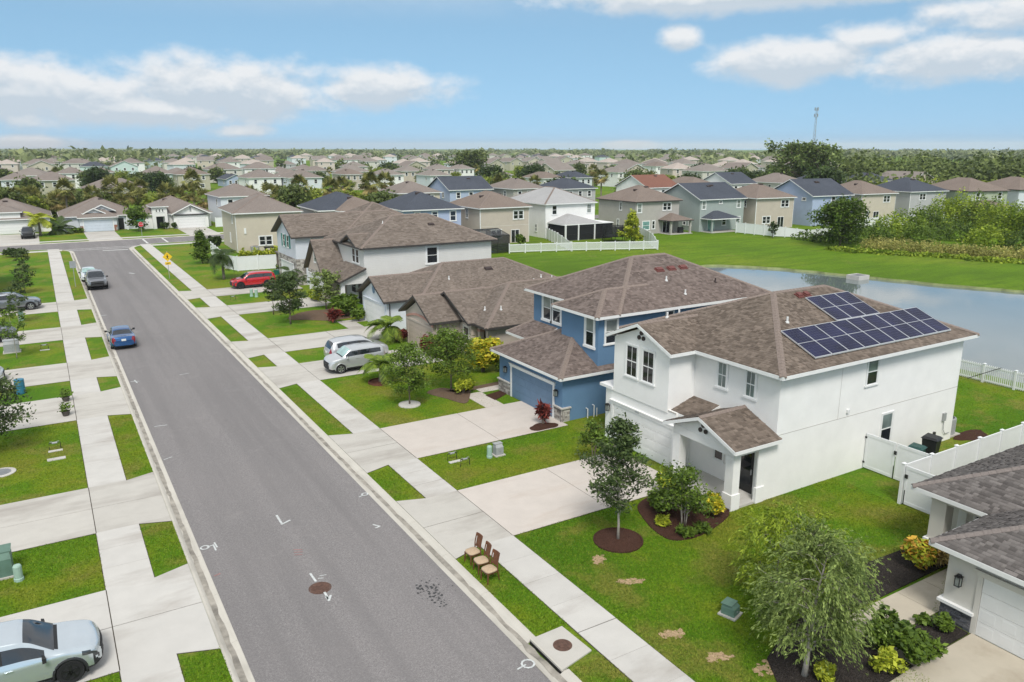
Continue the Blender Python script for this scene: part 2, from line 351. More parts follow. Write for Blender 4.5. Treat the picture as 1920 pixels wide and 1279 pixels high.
# ================================================================ street
AL, AR = 3.65, 11.0; CL, CR = 3.08, 11.72        # asphalt edges, back of kerb
SL0, SL1, SR0, SR1 = .33, 1.88, 12.98, 14.50     # footpaths
YE, YX0, YX1 = 131.0, 136.8, 144.6
ZR = -.055
def arc(cx, cy, r, a0, a1, k=8): return [(cx+r*math.cos(math.radians(a0+(a1-a0)*i/k)), cy+r*math.sin(math.radians(a0+(a1-a0)*i/k))) for i in range(k+1)]
RAD = YX0-YE
pts = [(AL, -25), (AR, -25), (AR, YE)]+arc(AR+RAD, YE, RAD, 180, 90)[1:]+[(70, YX0), (230, YX0-6), (230, YX1-6), (70, YX1), (-140, YX1), (-140, YX0)]+arc(AL-RAD, YE, RAD, 90, 0)
road = MB(); road.add([(x, y, ZR) for x, y in pts], [tuple(range(len(pts)))])
struct('road', road, 'asphalt', fix=False)
# kerbs: swept profile in cast lengths with joints
def sweep(parent, path, prof, mat, seg, gap=.012, name='kerb_segment', side=1):
    """path: list of xy (asphalt edge); prof: (offset away from the road, z)"""
    P = [Vector((x, y, 0)) for x, y in path]; L = [0]
    for i in range(1, len(P)): L.append(L[-1]+(P[i]-P[i-1]).length)
    def at(s):
        i = max(0, min(len(P)-2, int(np.searchsorted(L, s, side='right'))-1)); t = (s-L[i])/(L[i+1]-L[i]); q = P[i].lerp(P[i+1], t); d = (P[i+1]-P[i]).normalized()
        return q, Vector((d.y, -d.x, 0))*side
    s = 0
    while s < L[-1]-.05:
        e = min(s+seg, L[-1]); k = 2 if True else 1
        mb = MB(); st = [s+gap/2+(e-s-gap)*i/4 for i in range(5)]
        rr = []
        for q in st:
            c, nn = at(q); rr.append([(c.x+nn.x*o, c.y+nn.y*o, z) for o, z in prof]+[(c.x+nn.x*prof[-1][0], c.y+nn.y*prof[-1][0], -.3), (c.x+nn.x*prof[0][0], c.y+nn.y*prof[0][0], -.3)])
        m = len(rr[0]); vs = [p for r in rr for p in r]
        fs = [(i*m+k2, i*m+(k2+1) % m, (i+1)*m+(k2+1) % m, (i+1)*m+k2) for i in range(4) for k2 in range(m)]+[tuple(range(m)), tuple(4*m+k2 for k2 in range(m))[::-1]]
        mb.add(vs, fs); obj(name, mb, mat, parent); s = e
kr = struct('kerb', MB().box(AR+.05, CR-.05, -19, 130, -.4, -.31), 'curb')
prof = [(0, -.048), (.02, -.042), (.24, -.072), (.40, -.078), (.47, -.03), (.56, .004), (.72, .008)]
profL = [(0, -.048), (.02, -.042), (.20, -.072), (.36, -.078), (.42, -.03), (.49, .004), (.57, .008)]
sweep(kr, [(AR, -20), (AR, 16.14)], prof, 'curb', 3.05); sweep(kr, [(AR, 17.89), (AR, YE)]+arc(AR+RAD, YE, RAD, 180, 90, 12)[1:]+[(62, YX0)], prof, 'curb', 3.05)
sweep(kr, [(AL, -20), (AL, YE)]+arc(AL-RAD, YE, RAD, 0, 90, 12)[1:]+[(-60, YX0)], profL, 'curb', 3.05, side=-1)
sweep(kr, [(-60, YX1), (62, YX1)], [(0, -.048), (.2, -.07), (.4, -.02), (.6, .0)], 'curb', 6.1, side=-1)
# dirt washed into the gutter line
gd = MB()
for (x0, x1) in ((AR+.20, AR+.41), (AL-.37, AL-.17)):
    pv = None; y = -15.
    while y < 130:
        a = (x0+random.gauss(0, .035), y, -.0655); b = (x1+random.gauss(0, .03), y, -.0685)
        if pv: gd.add([pv[0], pv[1], b, a], [(0, 1, 2, 3)])
        pv = (a, b); y += random.uniform(.3, .9)
tag(struct('gutter_dirt', gd, 'trough_dirt', fix=False), kind='structure')
# ---------------------------------------------------------------- lots (grass blocks), footpaths, driveways
DR_R = [(8.0, 12.3-1.4), (23.9, 28.75), (33.1, 38.0), (48.65, 53.4), (57.15, 62.05), (72.8, 77.75), (83.3, 88.0)]
DR_L = [(8.2, 13.1), (22.9, 27.9), (32.7, 37.65), (48.15, 53.35), (57.05, 62.15), (70.1, 75.4), (83.0, 88.35)]
cornerR = arc(AR+RAD, YE, RAD-.72, 180, 90); cornerL = arc(AL-RAD, YE, RAD-.57, 90, 0)
lr = MB().slab([(CR, -20), (52.6, -20), (52.6, YX0-.8)]+cornerR[::-1], -.3, 0.0)
lawn_r = struct('lawn', lr, 'lawn')
ll = MB().slab([(CL, -20)]+cornerL[::-1]+[(-70, YX0-.6), (-70, -20)], -.3, 0.0)
lawn_l = struct('lawn', ll, 'lawn')
lf = MB().slab([(-90, YX1+.62), (62, YX1+.62), (62, 176), (-90, 176)], -.3, 0.0); struct('lawn', lf, 'lawn')
ZS = .022
path_r = struct('footpath', MB().box(SR0-.028, SR1+.028, -18, 131.4, -.05, .006), 'joint')  # dark rim beyond the slabs: soil edge with trench shade painted in
path_l = struct('footpath', MB().box(SL0-.028, SL1+.028, -18, 131.4, -.05, .006), 'joint')  # same dark rim: soil edge plus painted trench shade
def slab_piece(parent, poly, mat, name='slab', z=ZS, tilt=.004):
    mb = MB(); mb.slab(poly, -.08, z); n = len(poly)
    a, b, c = random.uniform(-tilt, tilt), random.uniform(-tilt, tilt)*.3, random.uniform(-.002, .003)
    cx = sum(p[0] for p in poly)/n; cy = sum(p[1] for p in poly)/n
    mb.v = [(x, y, zz+(a*(x-cx)+b*(y-cy))*.5+c if zz > 0 else zz) for x, y, zz in mb.v]
    return obj(name, mb, mat, parent)
GAP = .032
def path_run(parent, x0, x1, drives, y0, y1, mat):
    edges = []; y = y0
    for a, b_ in drives:
        if b_ < y0: continue
        edges.append((y, a)); y = b_
    edges.append((y, y1))
    for a, b_ in edges:
        L = b_-a
        if L <= .3: continue
        k = max(1, round(L/1.55)); s = L/k
        js = [0.]+[random.choice((.004, .005, .006, .018)) for _ in range(k-1)]+[0.]
        for i in range(k): slab_piece(parent, [(x0, a+i*s+js[i]), (x1, a+i*s+js[i]), (x1, a+(i+1)*s-js[i+1]), (x0, a+(i+1)*s-js[i+1])], mat)
path_run(path_r, SR0, SR1, DR_R, -16, 131.4, 'concrete_pale'); path_run(path_l, SL0, SL1, DR_L, -16, 131.4, 'concrete_pale')
for x0, x1 in ((SR0+1.4, 60), (-60, SL1-1.2)):                  # footpath along the cross street
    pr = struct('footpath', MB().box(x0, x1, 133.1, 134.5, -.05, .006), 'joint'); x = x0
    while x < x1: slab_piece(pr, [(x, 133.0), (x+1.54, 133.0), (x+1.54, 134.6), (x, 134.6)], 'concrete_pale'); x += 1.555
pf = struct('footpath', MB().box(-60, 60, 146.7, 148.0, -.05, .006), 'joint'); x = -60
while x < 60: slab_piece(pf, [(x, 146.6), (x+3.04, 146.6), (x+3.04, 148.1), (x, 148.1)], 'concrete_pale'); x += 3.055
for pr, xc in ((path_r, SR0), (path_l, SL0)):                   # ramp down to the crossing
    slab_piece(pr, [(xc, 131.42), (xc+1.5, 131.42), (xc+1.5, 135.8), (xc, 135.8)], 'concrete_pale', z=.02)
drive_r, drive_l = [], []
def driveway(side, y0, y1, mat, x_end, fl=.42):
    ym = (y0+y1)/2; s = 1 if side == 'r' else -1
    xs0, xs1, xc = (SR1, SR0, CR+.01) if side == 'r' else (SL0, SL1, CL-.01)
    d = struct('driveway', MB().slab([(xc, y0-fl-.03), (xs1, y0-.03), (x_end, y0-.03), (x_end, y1+.03), (xs1, y1+.03), (xc, y1+fl+.03)][::s], -.05, .0085), 'joint')  # base juts past the slabs: dark soil edge, trench shade in its colour
    h = GAP/2
    for a, b_, e in ((y0, ym, -1), (ym, y1, 1)):
        lo = [(xc, a-(fl if e < 0 else -h)), (xs1, a+(0 if e < 0 else h)), (xs0-s*h, a+(0 if e < 0 else h)), (xs0-s*h, b_-(h if e < 0 else 0)), (xs1, b_-(h if e < 0 else 0)), (xc, b_+(fl if e > 0 else -h))]
        slab_piece(d, lo[::s], 'concrete_pale' if mat == 'concrete_pale' else 'concrete')
    xm = xs0+(x_end-xs0)*.52
    for xa, xb in ((xs0+s*h, xm-s*h), (xm+s*h, x_end)):
        if side == 'l':
            for a, b_ in ((y0, ym-h), (ym+h, y1)): slab_piece(d, [(xa, a), (xb, a), (xb, b_), (xa, b_)][::s], mat)
        else: slab_piece(d, [(xa, y0), (xb, y0), (xb, y1), (xa, y1)][::s], mat)
    return d
for i, (a, b_) in enumerate(DR_R): driveway('r', a, b_, ['concrete_tan', 'concrete_pink', 'concrete_pink', 'concrete', 'concrete', 'concrete', 'concrete'][i], 23.66)
for i, (a, b_) in enumerate(DR_L): driveway('l', a, b_, ['concrete_pale', 'concrete_pale', 'concrete', 'concrete', 'concrete', 'concrete', 'concrete'][i], -8.6)
for (xa, xb, ye) in ((6.4, 11.4, 161.), (22., 27.2, 159.5), (-8.5, -.6, 163.)):
    d = struct('driveway', MB().box(xa, xb, YX1+.6, 146.58, -.06, .012), 'concrete'); slab_piece(d, [(xa, 148.12), (xb, 148.12), (xb, ye), (xa, ye)], 'concrete')
# walkways
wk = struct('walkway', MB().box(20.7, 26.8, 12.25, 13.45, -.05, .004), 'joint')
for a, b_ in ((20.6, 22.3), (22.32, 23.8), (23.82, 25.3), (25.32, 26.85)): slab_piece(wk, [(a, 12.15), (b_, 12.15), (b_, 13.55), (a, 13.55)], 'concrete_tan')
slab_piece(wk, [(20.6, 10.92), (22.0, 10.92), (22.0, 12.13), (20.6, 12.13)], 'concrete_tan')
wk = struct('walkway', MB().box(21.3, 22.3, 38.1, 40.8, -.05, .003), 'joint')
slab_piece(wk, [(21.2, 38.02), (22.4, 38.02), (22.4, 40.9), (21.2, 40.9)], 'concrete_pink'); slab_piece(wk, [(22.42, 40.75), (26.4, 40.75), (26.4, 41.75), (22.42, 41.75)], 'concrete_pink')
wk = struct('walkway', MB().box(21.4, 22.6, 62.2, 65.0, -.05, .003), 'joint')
slab_piece(wk, [(21.3, 62.07), (22.7, 62.07), (22.7, 65.2), (21.3, 65.2)], 'concrete'); slab_piece(wk, [(22.72, 64.2), (26.0, 64.2), (26.0, 65.2), (22.72, 65.2)], 'concrete')
# ---------------------------------------------------------------- road markings, manholes, paint marks
def sheet(name, poly, mat, z): return struct(name, MB().add([(x, y, z) for x, y in poly], [tuple(range(len(poly)))]), mat, fix=False)
ZP = ZR+.004
rm = sheet('stop_line', [(7.4, 130.6), (10.8, 130.2), (10.8, 130.75), (7.4, 131.15)], 'road_paint', ZP)
for y in (133.1, 134.9): sheet('crossing_line', [(AL-1, y), (AR+2.5, y-.4), (AR+2.5, y-.15), (AL-1, y+.25)], 'road_paint', ZP)
for x in (14.2, 17.2): sheet('crossing_line', [(x, 137.2), (x+.3, 137.2), (x+.3, 144.3), (x, 144.3)], 'road_paint', ZP)
def stroke(mb, pts, w, z=ZP+.004):
    for p, q in zip(pts[:-1], pts[1:]):
        p, q = Vector((*p, 0)), Vector((*q, 0)); d = (q-p).normalized(); nn = Vector((-d.y, d.x, 0))*w/2; d = d*w*.4
        mb.add([(p-d+nn)[:2]+(z,), (p-d-nn)[:2]+(z,), (q+d-nn)[:2]+(z,), (q+d+nn)[:2]+(z,)], [(0, 1, 2, 3)]); z += .0006
def ring(cx, cy, r, k=12): return [(cx+r*math.cos(2*math.pi*i/k), cy+r*math.sin(2*math.pi*i/k)) for i in range(k+1)]
def P2(px, py): v = gp(px, py, ZR); return (v.x, v.y)
marks = [('spray_white', [[P2(519, 967), P2(529, 983), P2(543, 976)]], .09), ('spray_white', [[P2(582, 1076), P2(592, 1090)], [P2(606, 1107), P2(617, 1125)], [P2(612, 1120), P2(617, 1126), P2(620, 1117)]], .08),
         ('spray_white', [ring(*P2(684, 927), .13), [P2(680, 929), P2(674, 932)]], .06), ('spray_white', [ring(*P2(384, 1027), .15), [P2(389, 1026), P2(400, 1022), P2(405, 1032)], [P2(402, 1018), P2(407, 1026)]], .06),
         ('spray_white', [ring(*P2(990, 1245), .19), [P2(985, 1247), P2(971, 1255)]], .06), ('spray_white', [[P2(246, 716), P2(260, 715)], [P2(252, 713), P2(257, 718)]], .08), ('spray_white', [[P2(337, 703), P2(354, 700)]], .06),
         ('spray_white', [[P2(190, 592), P2(199, 591)]], .1), ('spray_white', [[P2(243, 512), P2(251, 513)]], .25), ('spray_white', [[P2(308, 862), P2(322, 857)]], .05), ('spray_white', [[P2(290, 800), P2(312, 797)]], .06),
         ('spray_white', [[P2(700, 984), P2(712, 987), P2(705, 990)]], .07), ('spray_pink', [[P2(551, 1031), P2(566, 1031)], [P2(552, 1036), P2(567, 1035)], [P2(553, 1041), P2(566, 1040)]], .05), ('spray_pink', [[P2(403, 1080), P2(412, 1076)]], .07), ('spray_white', [[P2(600, 1080), P2(611, 1078)], [P2(597, 1085), P2(606, 1084)]], .04)]
for mt, sts, wd in marks:
    mb = MB()
    for s in sts: stroke(mb, s, wd)
    struct('utility_paint_mark', mb, mt, fix=False)
oil = MB()
for i in range(70):
    x, y = P2(random.gauss(806, 16), random.gauss(1107, 9)); r = random.uniform(.015, .07)
    oil.add([(x+r*math.cos(a)*random.uniform(.6, 1), y+r*math.sin(a)*random.uniform(.6, 1), ZP+.001+i*.00005) for a in np.linspace(0, 5.4, 7)], [tuple(range(7))])
for i in range(14):
    x, y = P2(random.gauss(830, 8), 1122+i*1.2); r = random.uniform(.01, .045); oil.add([(x+r*math.cos(a), y+r*math.sin(a), ZP+.001+i*.00005) for a in np.linspace(0, 5.4, 7)], [tuple(range(7))])
tag(struct('oil_stain', oil, 'oil', fix=False), kind='structure')
def manhole(name, label, c, r, z, mat='rust'):
    t = thing(name, label, 'manhole', (c[0], c[1], z))
    obj('frame_ring', MB().lathe([(r*1.1, -.05), (r*1.1, .006), (r*.98, .008), (r*.97, -.01)], 28, (c[0], c[1], z)), mat, t)
    mb = MB().lathe([(r*.95, -.05), (r*.95, .010), (r*.9, .013)], 28, (c[0], c[1], z)); obj('cover', mb, mat, t)
    k = MB()
    for i in range(-4, 5):
        hw = math.sqrt(max(0, .8**2-(i*.19)**2))*r
        if hw > .03: k.box(c[0]-hw, c[0]+hw, c[1]+i*.19*r-.012, c[1]+i*.19*r+.012, z+.012, z+.018)
    obj('tread_pattern', k, mat, t); return t
c = gp(600, 1100); manhole('manhole_cover', 'rusty brown round manhole cover in the asphalt between white paint arrows', (c.x, c.y), .36, ZR)
# storm drain inlet in the kerb
YD0, YD1 = 16.15, 17.88
si = thing('storm_drain_inlet', 'concrete kerb inlet with rusty round lid and dark throat beside the roadside grass', 'storm drain', (12.0, 17.0, 0))
obj('top_slab', MB().slab([(11.52, YD0), (12.80, YD0+.30), (12.72, YD1+.05), (11.52, YD1)], -.05, .045), 'concrete', si)
obj('throat', MB().box(11.44, 11.54, YD0+.03, YD1-.03, -.25, -.012), 'throat', si)
obj('nose_bar', MB().box(11.47, 11.535, YD0, YD1, -.008, .055), 'curb', si)
obj('gutter_apron', MB().add([(AR, YD0-.01, -.046), (AR+.45, YD0-.01, -.12), (AR+.45, YD1+.01, -.12), (AR, YD1+.01, -.046)], [(0, 1, 2, 3)]), 'curb', si, fix=False)
lid = obj('lid', MB().lathe([(.30, .0), (.30, .055), (.27, .058)], 28, (12.17, 17.1, 0)), 'rust', si)
obj('lid_emblem', MB().lathe([(.13, .05), (.13, .066), (.11, .068)], 18, (12.15, 17.09, 0)), 'rust', lid)
# ================================================================ building materials
def shingle_mat(name, dark, light):
    m, t, b = nt(name); p = _pos(t)
    at = t.nodes.new('ShaderNodeAttribute'); at.attribute_name = 'tint'
    col = _ramp(t, at.outputs['Fac'], [(0., dark), (1., light)])
    col = _mix(t, _range(t, _noise(t, p, 40., 3, .8), .35, .75, 0, .45), col, tuple(x*.55 for x in dark))
    col = _mix(t, _range(t, _noise(t, p, .5, 4), .5, .8, 0, .3), col, tuple(x*1.25 for x in light))
    t.links.new(col, b.inputs['Base Color']); b.inputs['Roughness'].default_value = .95; b.inputs['Specular IOR Level'].default_value = .12
    _bump(t, b, _noise(t, p, 120., 2), .4, .006)
def far_shingle(name, dark, light):
    m, t, b = nt(name); p = _pos(t)
    col = _ramp(t, _noise(t, p, 5.5, 3, .8), [(.3, dark), (.7, light)])
    col = _mix(t, _range(t, _noise(t, p, .35, 3), .4, .7, 0, .25), col, tuple(x*1.2 for x in light))
    t.links.new(col, b.inputs['Base Color']); b.inputs['Roughness'].default_value = .95; b.inputs['Specular IOR Level'].default_value = .12
for nme, d, l in (('brown', (.098, .077, .062), (.262, .210, .172)), ('mauve', (.105, .082, .073), (.270, .216, .192)), ('grey', (.082, .073, .069), (.255, .230, .216)), ('taupe', (.128, .104, .087), (.272, .226, .192))):
    shingle_mat('shingle_'+nme, d, l)
for nme, d, l in (('brown', (.15, .118, .098), (.235, .19, .162)), ('greybrown', (.165, .138, .122), (.25, .213, .19)), ('slate', (.045, .052, .066), (.085, .094, .115)), ('pale', (.30, .295, .29), (.40, .395, .39)), ('red', (.155, .075, .055), (.235, .115, .085)), ('tan', (.185, .16, .142), (.265, .232, .208)), ('peach', (.36, .305, .265), (.45, .39, .345))):
    far_shingle('roof_'+nme, d, l)
pm('roof_cap', (.225, .178, .152), .2, 12, .95, .3); pm('roof_cap_grey', (.205, .175, .160), .2, 12, .95, .3)
def wallm(name, c, **k): pm(name, c, .05, 1.1, .85, .35, 120, .006, spec=.2, big=.10, **k)
wallm('stucco_white', (.83, .82, .80)); wallm('stucco_blue', (.125, .225, .355)); wallm('stucco_blush', (.50, .43, .37)); wallm('stucco_cream', (.62, .595, .545)); wallm('stucco_beige', (.56, .50, .41)); wallm('stucco_tan', (.52, .455, .385))
wallm('stucco_greige', (.43, .405, .375)); wallm('stucco_sage', (.355, .40, .38)); wallm('stucco_skyblue', (.40, .47, .62)); wallm('stucco_grey', (.45, .445, .45)); wallm('stucco_green', (.40, .445, .33)); wallm('stucco_coolwhite', (.66, .69, .73)); wallm('stucco_mint', (.55, .66, .64)); wallm('stucco_olive', (.47, .44, .34)); wallm('stucco_pinkish', (.60, .52, .47))
def siding_mat(name, c):
    m, t, b = nt(name); p = _pos(t)
    w = t.nodes.new('ShaderNodeTexWave'); w.wave_type = 'BANDS'; w.bands_direction = 'Z'; w.wave_profile = 'SAW'; w.inputs['Scale'].default_value = 1.9; t.links.new(p, w.inputs['Vector'])
    col = _ramp(t, _noise(t, p, 1.0, 4), [(.3, tuple(x*.93 for x in c)), (.7, c)])
    t.links.new(col, b.inputs['Base Color']); b.inputs['Roughness'].default_value = .7
    _bump(t, b, w.outputs['Fac'], .5, .02)
siding_mat('siding_white', (.70, .685, .66)); siding_mat('siding_cool', (.66, .69, .75)); siding_mat('siding_blush', (.56, .47, .42))
pm('trim_white', (.78, .78, .77), .04, 3, .5, 0); pm('trim_dark', (.055, .05, .048), .15, 3, .6, 0); pm('trim_cream', (.66, .63, .57), .04, 3, .6, 0); pm('trim_coral', (.50, .27, .22), .1, 3, .7, 0)
pm('door_white', (.76, .76, .75), .03, 2, .45, 0); pm('door_blue', (.135, .215, .325), .06, 2, .5, 0); pm('door_blush', (.46, .38, .32), .05, 2, .6, 0); pm('door_pale', (.56, .62, .69), .05, 2, .5, 0); pm('door_black', (.016, .017, .018), .2, 3, .35, 0)
glass_mat('glass_dark', (.020, .024, .030)); glass_mat('glass_blind', (.30, .33, .31), .12, .5); glass_mat('glass_curtain', (.20, .255, .245), .1, .5); glass_mat('glass_teal', (.22, .42, .40), .1, .5)
pm('vent_red', (.155, .052, .045), .2, 6, .6, 0); pm('vent_dark', (.05, .035, .032), .2, 6, .7, 0); pm('pvc', (.72, .72, .71), .05, 3, .5, 0); pm('teal_shutter', (.03, .22, .19), .1, 3, .5, 0)
pm('stone_a', (.40, .37, .34), .25, 9, .9, .6, 30, .02); pm('stone_b', (.26, .235, .215), .3, 9, .9, .6, 30, .02); pm('stone_c', (.52, .49, .45), .2, 9, .9, .6, 30, .02); pm('mortar', (.20, .185, .17), .2, 9, .95, .3)
pm('slate_a', (.105, .11, .125), .3, 9, .85, .6, 30, .02); pm('slate_b', (.155, .155, .165), .3, 9, .85, .6, 30, .02); pm('slate_c', (.07, .072, .08), .3, 9, .85, .6, 30, .02); pm('brick_red', (.33, .15, .10), .3, 9, .9, .4)
pm('ac_grey', (.33, .34, .34), .1, 5, .5, 0); pm('screen_black', (.012, .013, .015), .2, 4, .8, 0)
# ================================================================ faces, windows, doors
class Face:
    """maps (u, d, z): along the wall, out of the wall, up"""
    def __init__(s, ax, p): s.ax, s.p = ax, p
    def __call__(s, u, d, z):
        return {'-x': (s.p-d, u, z), '+x': (s.p+d, u, z), '-y': (u, s.p-d, z), '+y': (u, s.p+d, z)}[s.ax]
    def box(s, mb, u0, u1, d0, d1, z0, z1):
        q = lambda d: [s(u0, d, z0), s(u1, d, z0), s(u1, d, z1), s(u0, d, z1)]
        return mb.hexa(q(d0), q(d1))
def window(parent, F, u0, u1, z0, z1, glass='glass_dark', trim=.10, grid=(1, 1), frame='trim_white', sill=True, far=False, split=True):
    mb = MB(); s = .045 if not far else .06
    if trim:
        t = trim; F.box(mb, u0-t, u1+t, -.02, .05, z1, z1+t); F.box(mb, u0-t, u0, -.02, .049, z0, z1); F.box(mb, u1, u1+t, -.02, .049, z0, z1)
        if sill: F.box(mb, u0-t-.05, u1+t+.05, -.02, .075, z0-t, z0)
        else: F.box(mb, u0-t, u1+t, -.02, .05, z0-t, z0)
    F.box(mb, u0, u0+s, -.02, .032, z0, z1); F.box(mb, u1-s, u1, -.02, .032, z0, z1); F.box(mb, u0+s, u1-s, -.02, .032, z0, z0+s); F.box(mb, u0+s, u1-s, -.02, .032, z1-s, z1)
    zm = (z0+z1)/2
    if split: F.box(mb, u0+s, u1-s, -.02, .036, zm-s*.5, zm+s*.5)
    for i in range(1, grid[0]):
        u = u0+(u1-u0)*i/grid[0]; F.box(mb, u-.011, u+.011, -.02, .024, z0+s, z1-s)
    w = obj('window', mb, frame, parent)
    for a, b in (((z0+s, zm-s*.5), (zm+s*.5, z1-s)) if (split and not far) else ((z0+s, z1-s),)):
        gm = glass if isinstance(glass, str) else glass[0 if a < zm-.01 and split else 1]
        if split and not isinstance(glass, str): gm = glass[0] if a < zm-.1 else glass[1]
        obj('pane', F.box(MB(), u0+s, u1-s, -.02, .012, a, b), gm, w)
    return w
def garage_door(parent, F, u0, u1, z1, mat, trim='trim_white', tw=.16, rows=4, cols=4, z0=.03, head=True):
    d = obj('garage_door', F.box(MB(), u0, u1, -.02, .004, z0, z1), 'joint', parent); h = (z1-z0)/rows
    for r in range(rows):
        mb = MB(); F.box(mb, u0+.01, u1-.01, 0, .022, z0+r*h+.006, z0+(r+1)*h-.006); cw = (u1-u0)/cols
        for c in range(cols): F.box(mb, u0+c*cw+.10, u0+(c+1)*cw-.10, .02, .028, z0+r*h+.10, z0+(r+1)*h-.10)
        obj('door_section', mb, mat, d)
    mb = MB(); F.box(mb, u0-tw, u0-.004, -.02, .05, 0.0, z1); F.box(mb, u1+.004, u1+tw, -.02, .05, 0.0, z1); F.box(mb, u0-tw-.05, u1+tw+.05, -.02, .07, z1+.003, z1+.16)
    if head: F.box(mb, u0-tw-.10, u1+tw+.10, -.02, .12, z1+.16, z1+.21)
    obj('door_trim', mb, trim, parent); return d
def lantern(parent, F, u, z):
    mb = MB(); F.box(mb, u-.05, u+.05, -.01, .02, z-.02, z+.12); F.box(mb, u-.015, u+.015, .02, .10, z+.06, z+.09); F.box(mb, u-.09, u+.09, .04, .22, z-.20, z-.18)
    for a in (-.085, .065):
        for d0 in (.045, .195): F.box(mb, u+a, u+a+.02, d0, d0+.02, z-.18, z+.12)
    F.box(mb, u-.10, u+.10, .03, .23, z+.12, z+.145); F.box(mb, u-.06, u+.06, .07, .19, z+.145, z+.20)
    l = obj('lantern', mb, 'black_metal', parent); obj('lantern_glass', F.box(MB(), u-.07, u+.07, .06, .20, z-.18, z+.12), 'glass_blind', l)
def disc_vents(parent, F, u, z, mat='vent_dark', r=.11):
    for du, dz in ((0, .20), (-.16, -.04), (.16, -.04)):
        mb = MB(); k = 14; c = [F(u+du+r*math.cos(2*math.pi*i/k), 0, z+dz+r*math.sin(2*math.pi*i/k)) for i in range(k)]; e = Vector(F(u, .06, z))-Vector(F(u, 0, z)); obj('round_vent', mb.extr(c, e), mat, parent)
def stones(parent, F, u0, u1, z0, z1, mats=('stone_a', 'stone_b', 'stone_c'), hh=(.07, .15), ww=(.14, .42), name='stone', back='mortar', d=.05):
    base = obj('stone_veneer', F.box(MB(), u0, u1, -.01, d*.45, z0, z1), back, parent); z = z0+.006
    while z < z1-.04:
        h = min(random.uniform(*hh), z1-z-.006); u = u0-random.uniform(0, .1)
        while u < u1-.03:
            w = random.uniform(*ww); a, b = max(u, u0)+.006, min(u+w, u1)-.006
            if b-a > .03: obj(name, F.box(MB(), a, b, 0, d+random.uniform(-.012, .015), z, z+h-.012), random.choice(mats), base)
            u += w
        z += h
    return base
# ================================================================ roofs
def clip_poly(poly, fn):
    out = []
    for i in range(len(poly)):
        a, b = poly[i], poly[(i+1) % len(poly)]; fa, fb = fn(a), fn(b)
        if fa <= 1e-9: out.append(a)
        if (fa < -1e-9 and fb > 1e-9) or (fa > 1e-9 and fb < -1e-9):
            t = fa/(fa-fb); out.append((a[0]+(b[0]-a[0])*t, a[1]+(b[1]-a[1])*t))
    return out
INW = {'x0': (1, 0), 'x1': (-1, 0), 'y0': (0, 1), 'y1': (0, -1)}
class Roof:
    def __init__(s, x0, x1, y0, y1, ze, slopes):
        s.r = (x0, x1, y0, y1); s.ze = ze; s.sl = slopes
    def d(s, k, p):
        x0, x1, y0, y1 = s.r; return {'x0': p[0]-x0, 'x1': x1-p[0], 'y0': p[1]-y0, 'y1': y1-p[1]}[k]
    def h(s, x, y): return s.ze+min(sl*s.d(k, (x, y)) for k, sl in s.sl.items())
    def inside(s, x, y): return s.r[0] < x < s.r[1] and s.r[2] < y < s.r[3]
    def faces(s):
        x0, x1, y0, y1 = s.r; R = [(x0, y0), (x1, y0), (x1, y1), (x0, y1)]; out = {}
        for k in s.sl:
            P = R
            for j in s.sl:
                if j != k: P = clip_poly(P, lambda p: s.sl[k]*s.d(k, p)-s.sl[j]*s.d(j, p)) if P else P
            if len(P) >= 3:
                Q = []
                for p in P:
                    if not Q or (abs(p[0]-Q[-1][0])+abs(p[1]-Q[-1][1])) > 1e-6: Q.append(p)
                if abs(Q[0][0]-Q[-1][0])+abs(Q[0][1]-Q[-1][1]) < 1e-6: Q.pop()
                if len(Q) >= 3: out[k] = Q
        return out
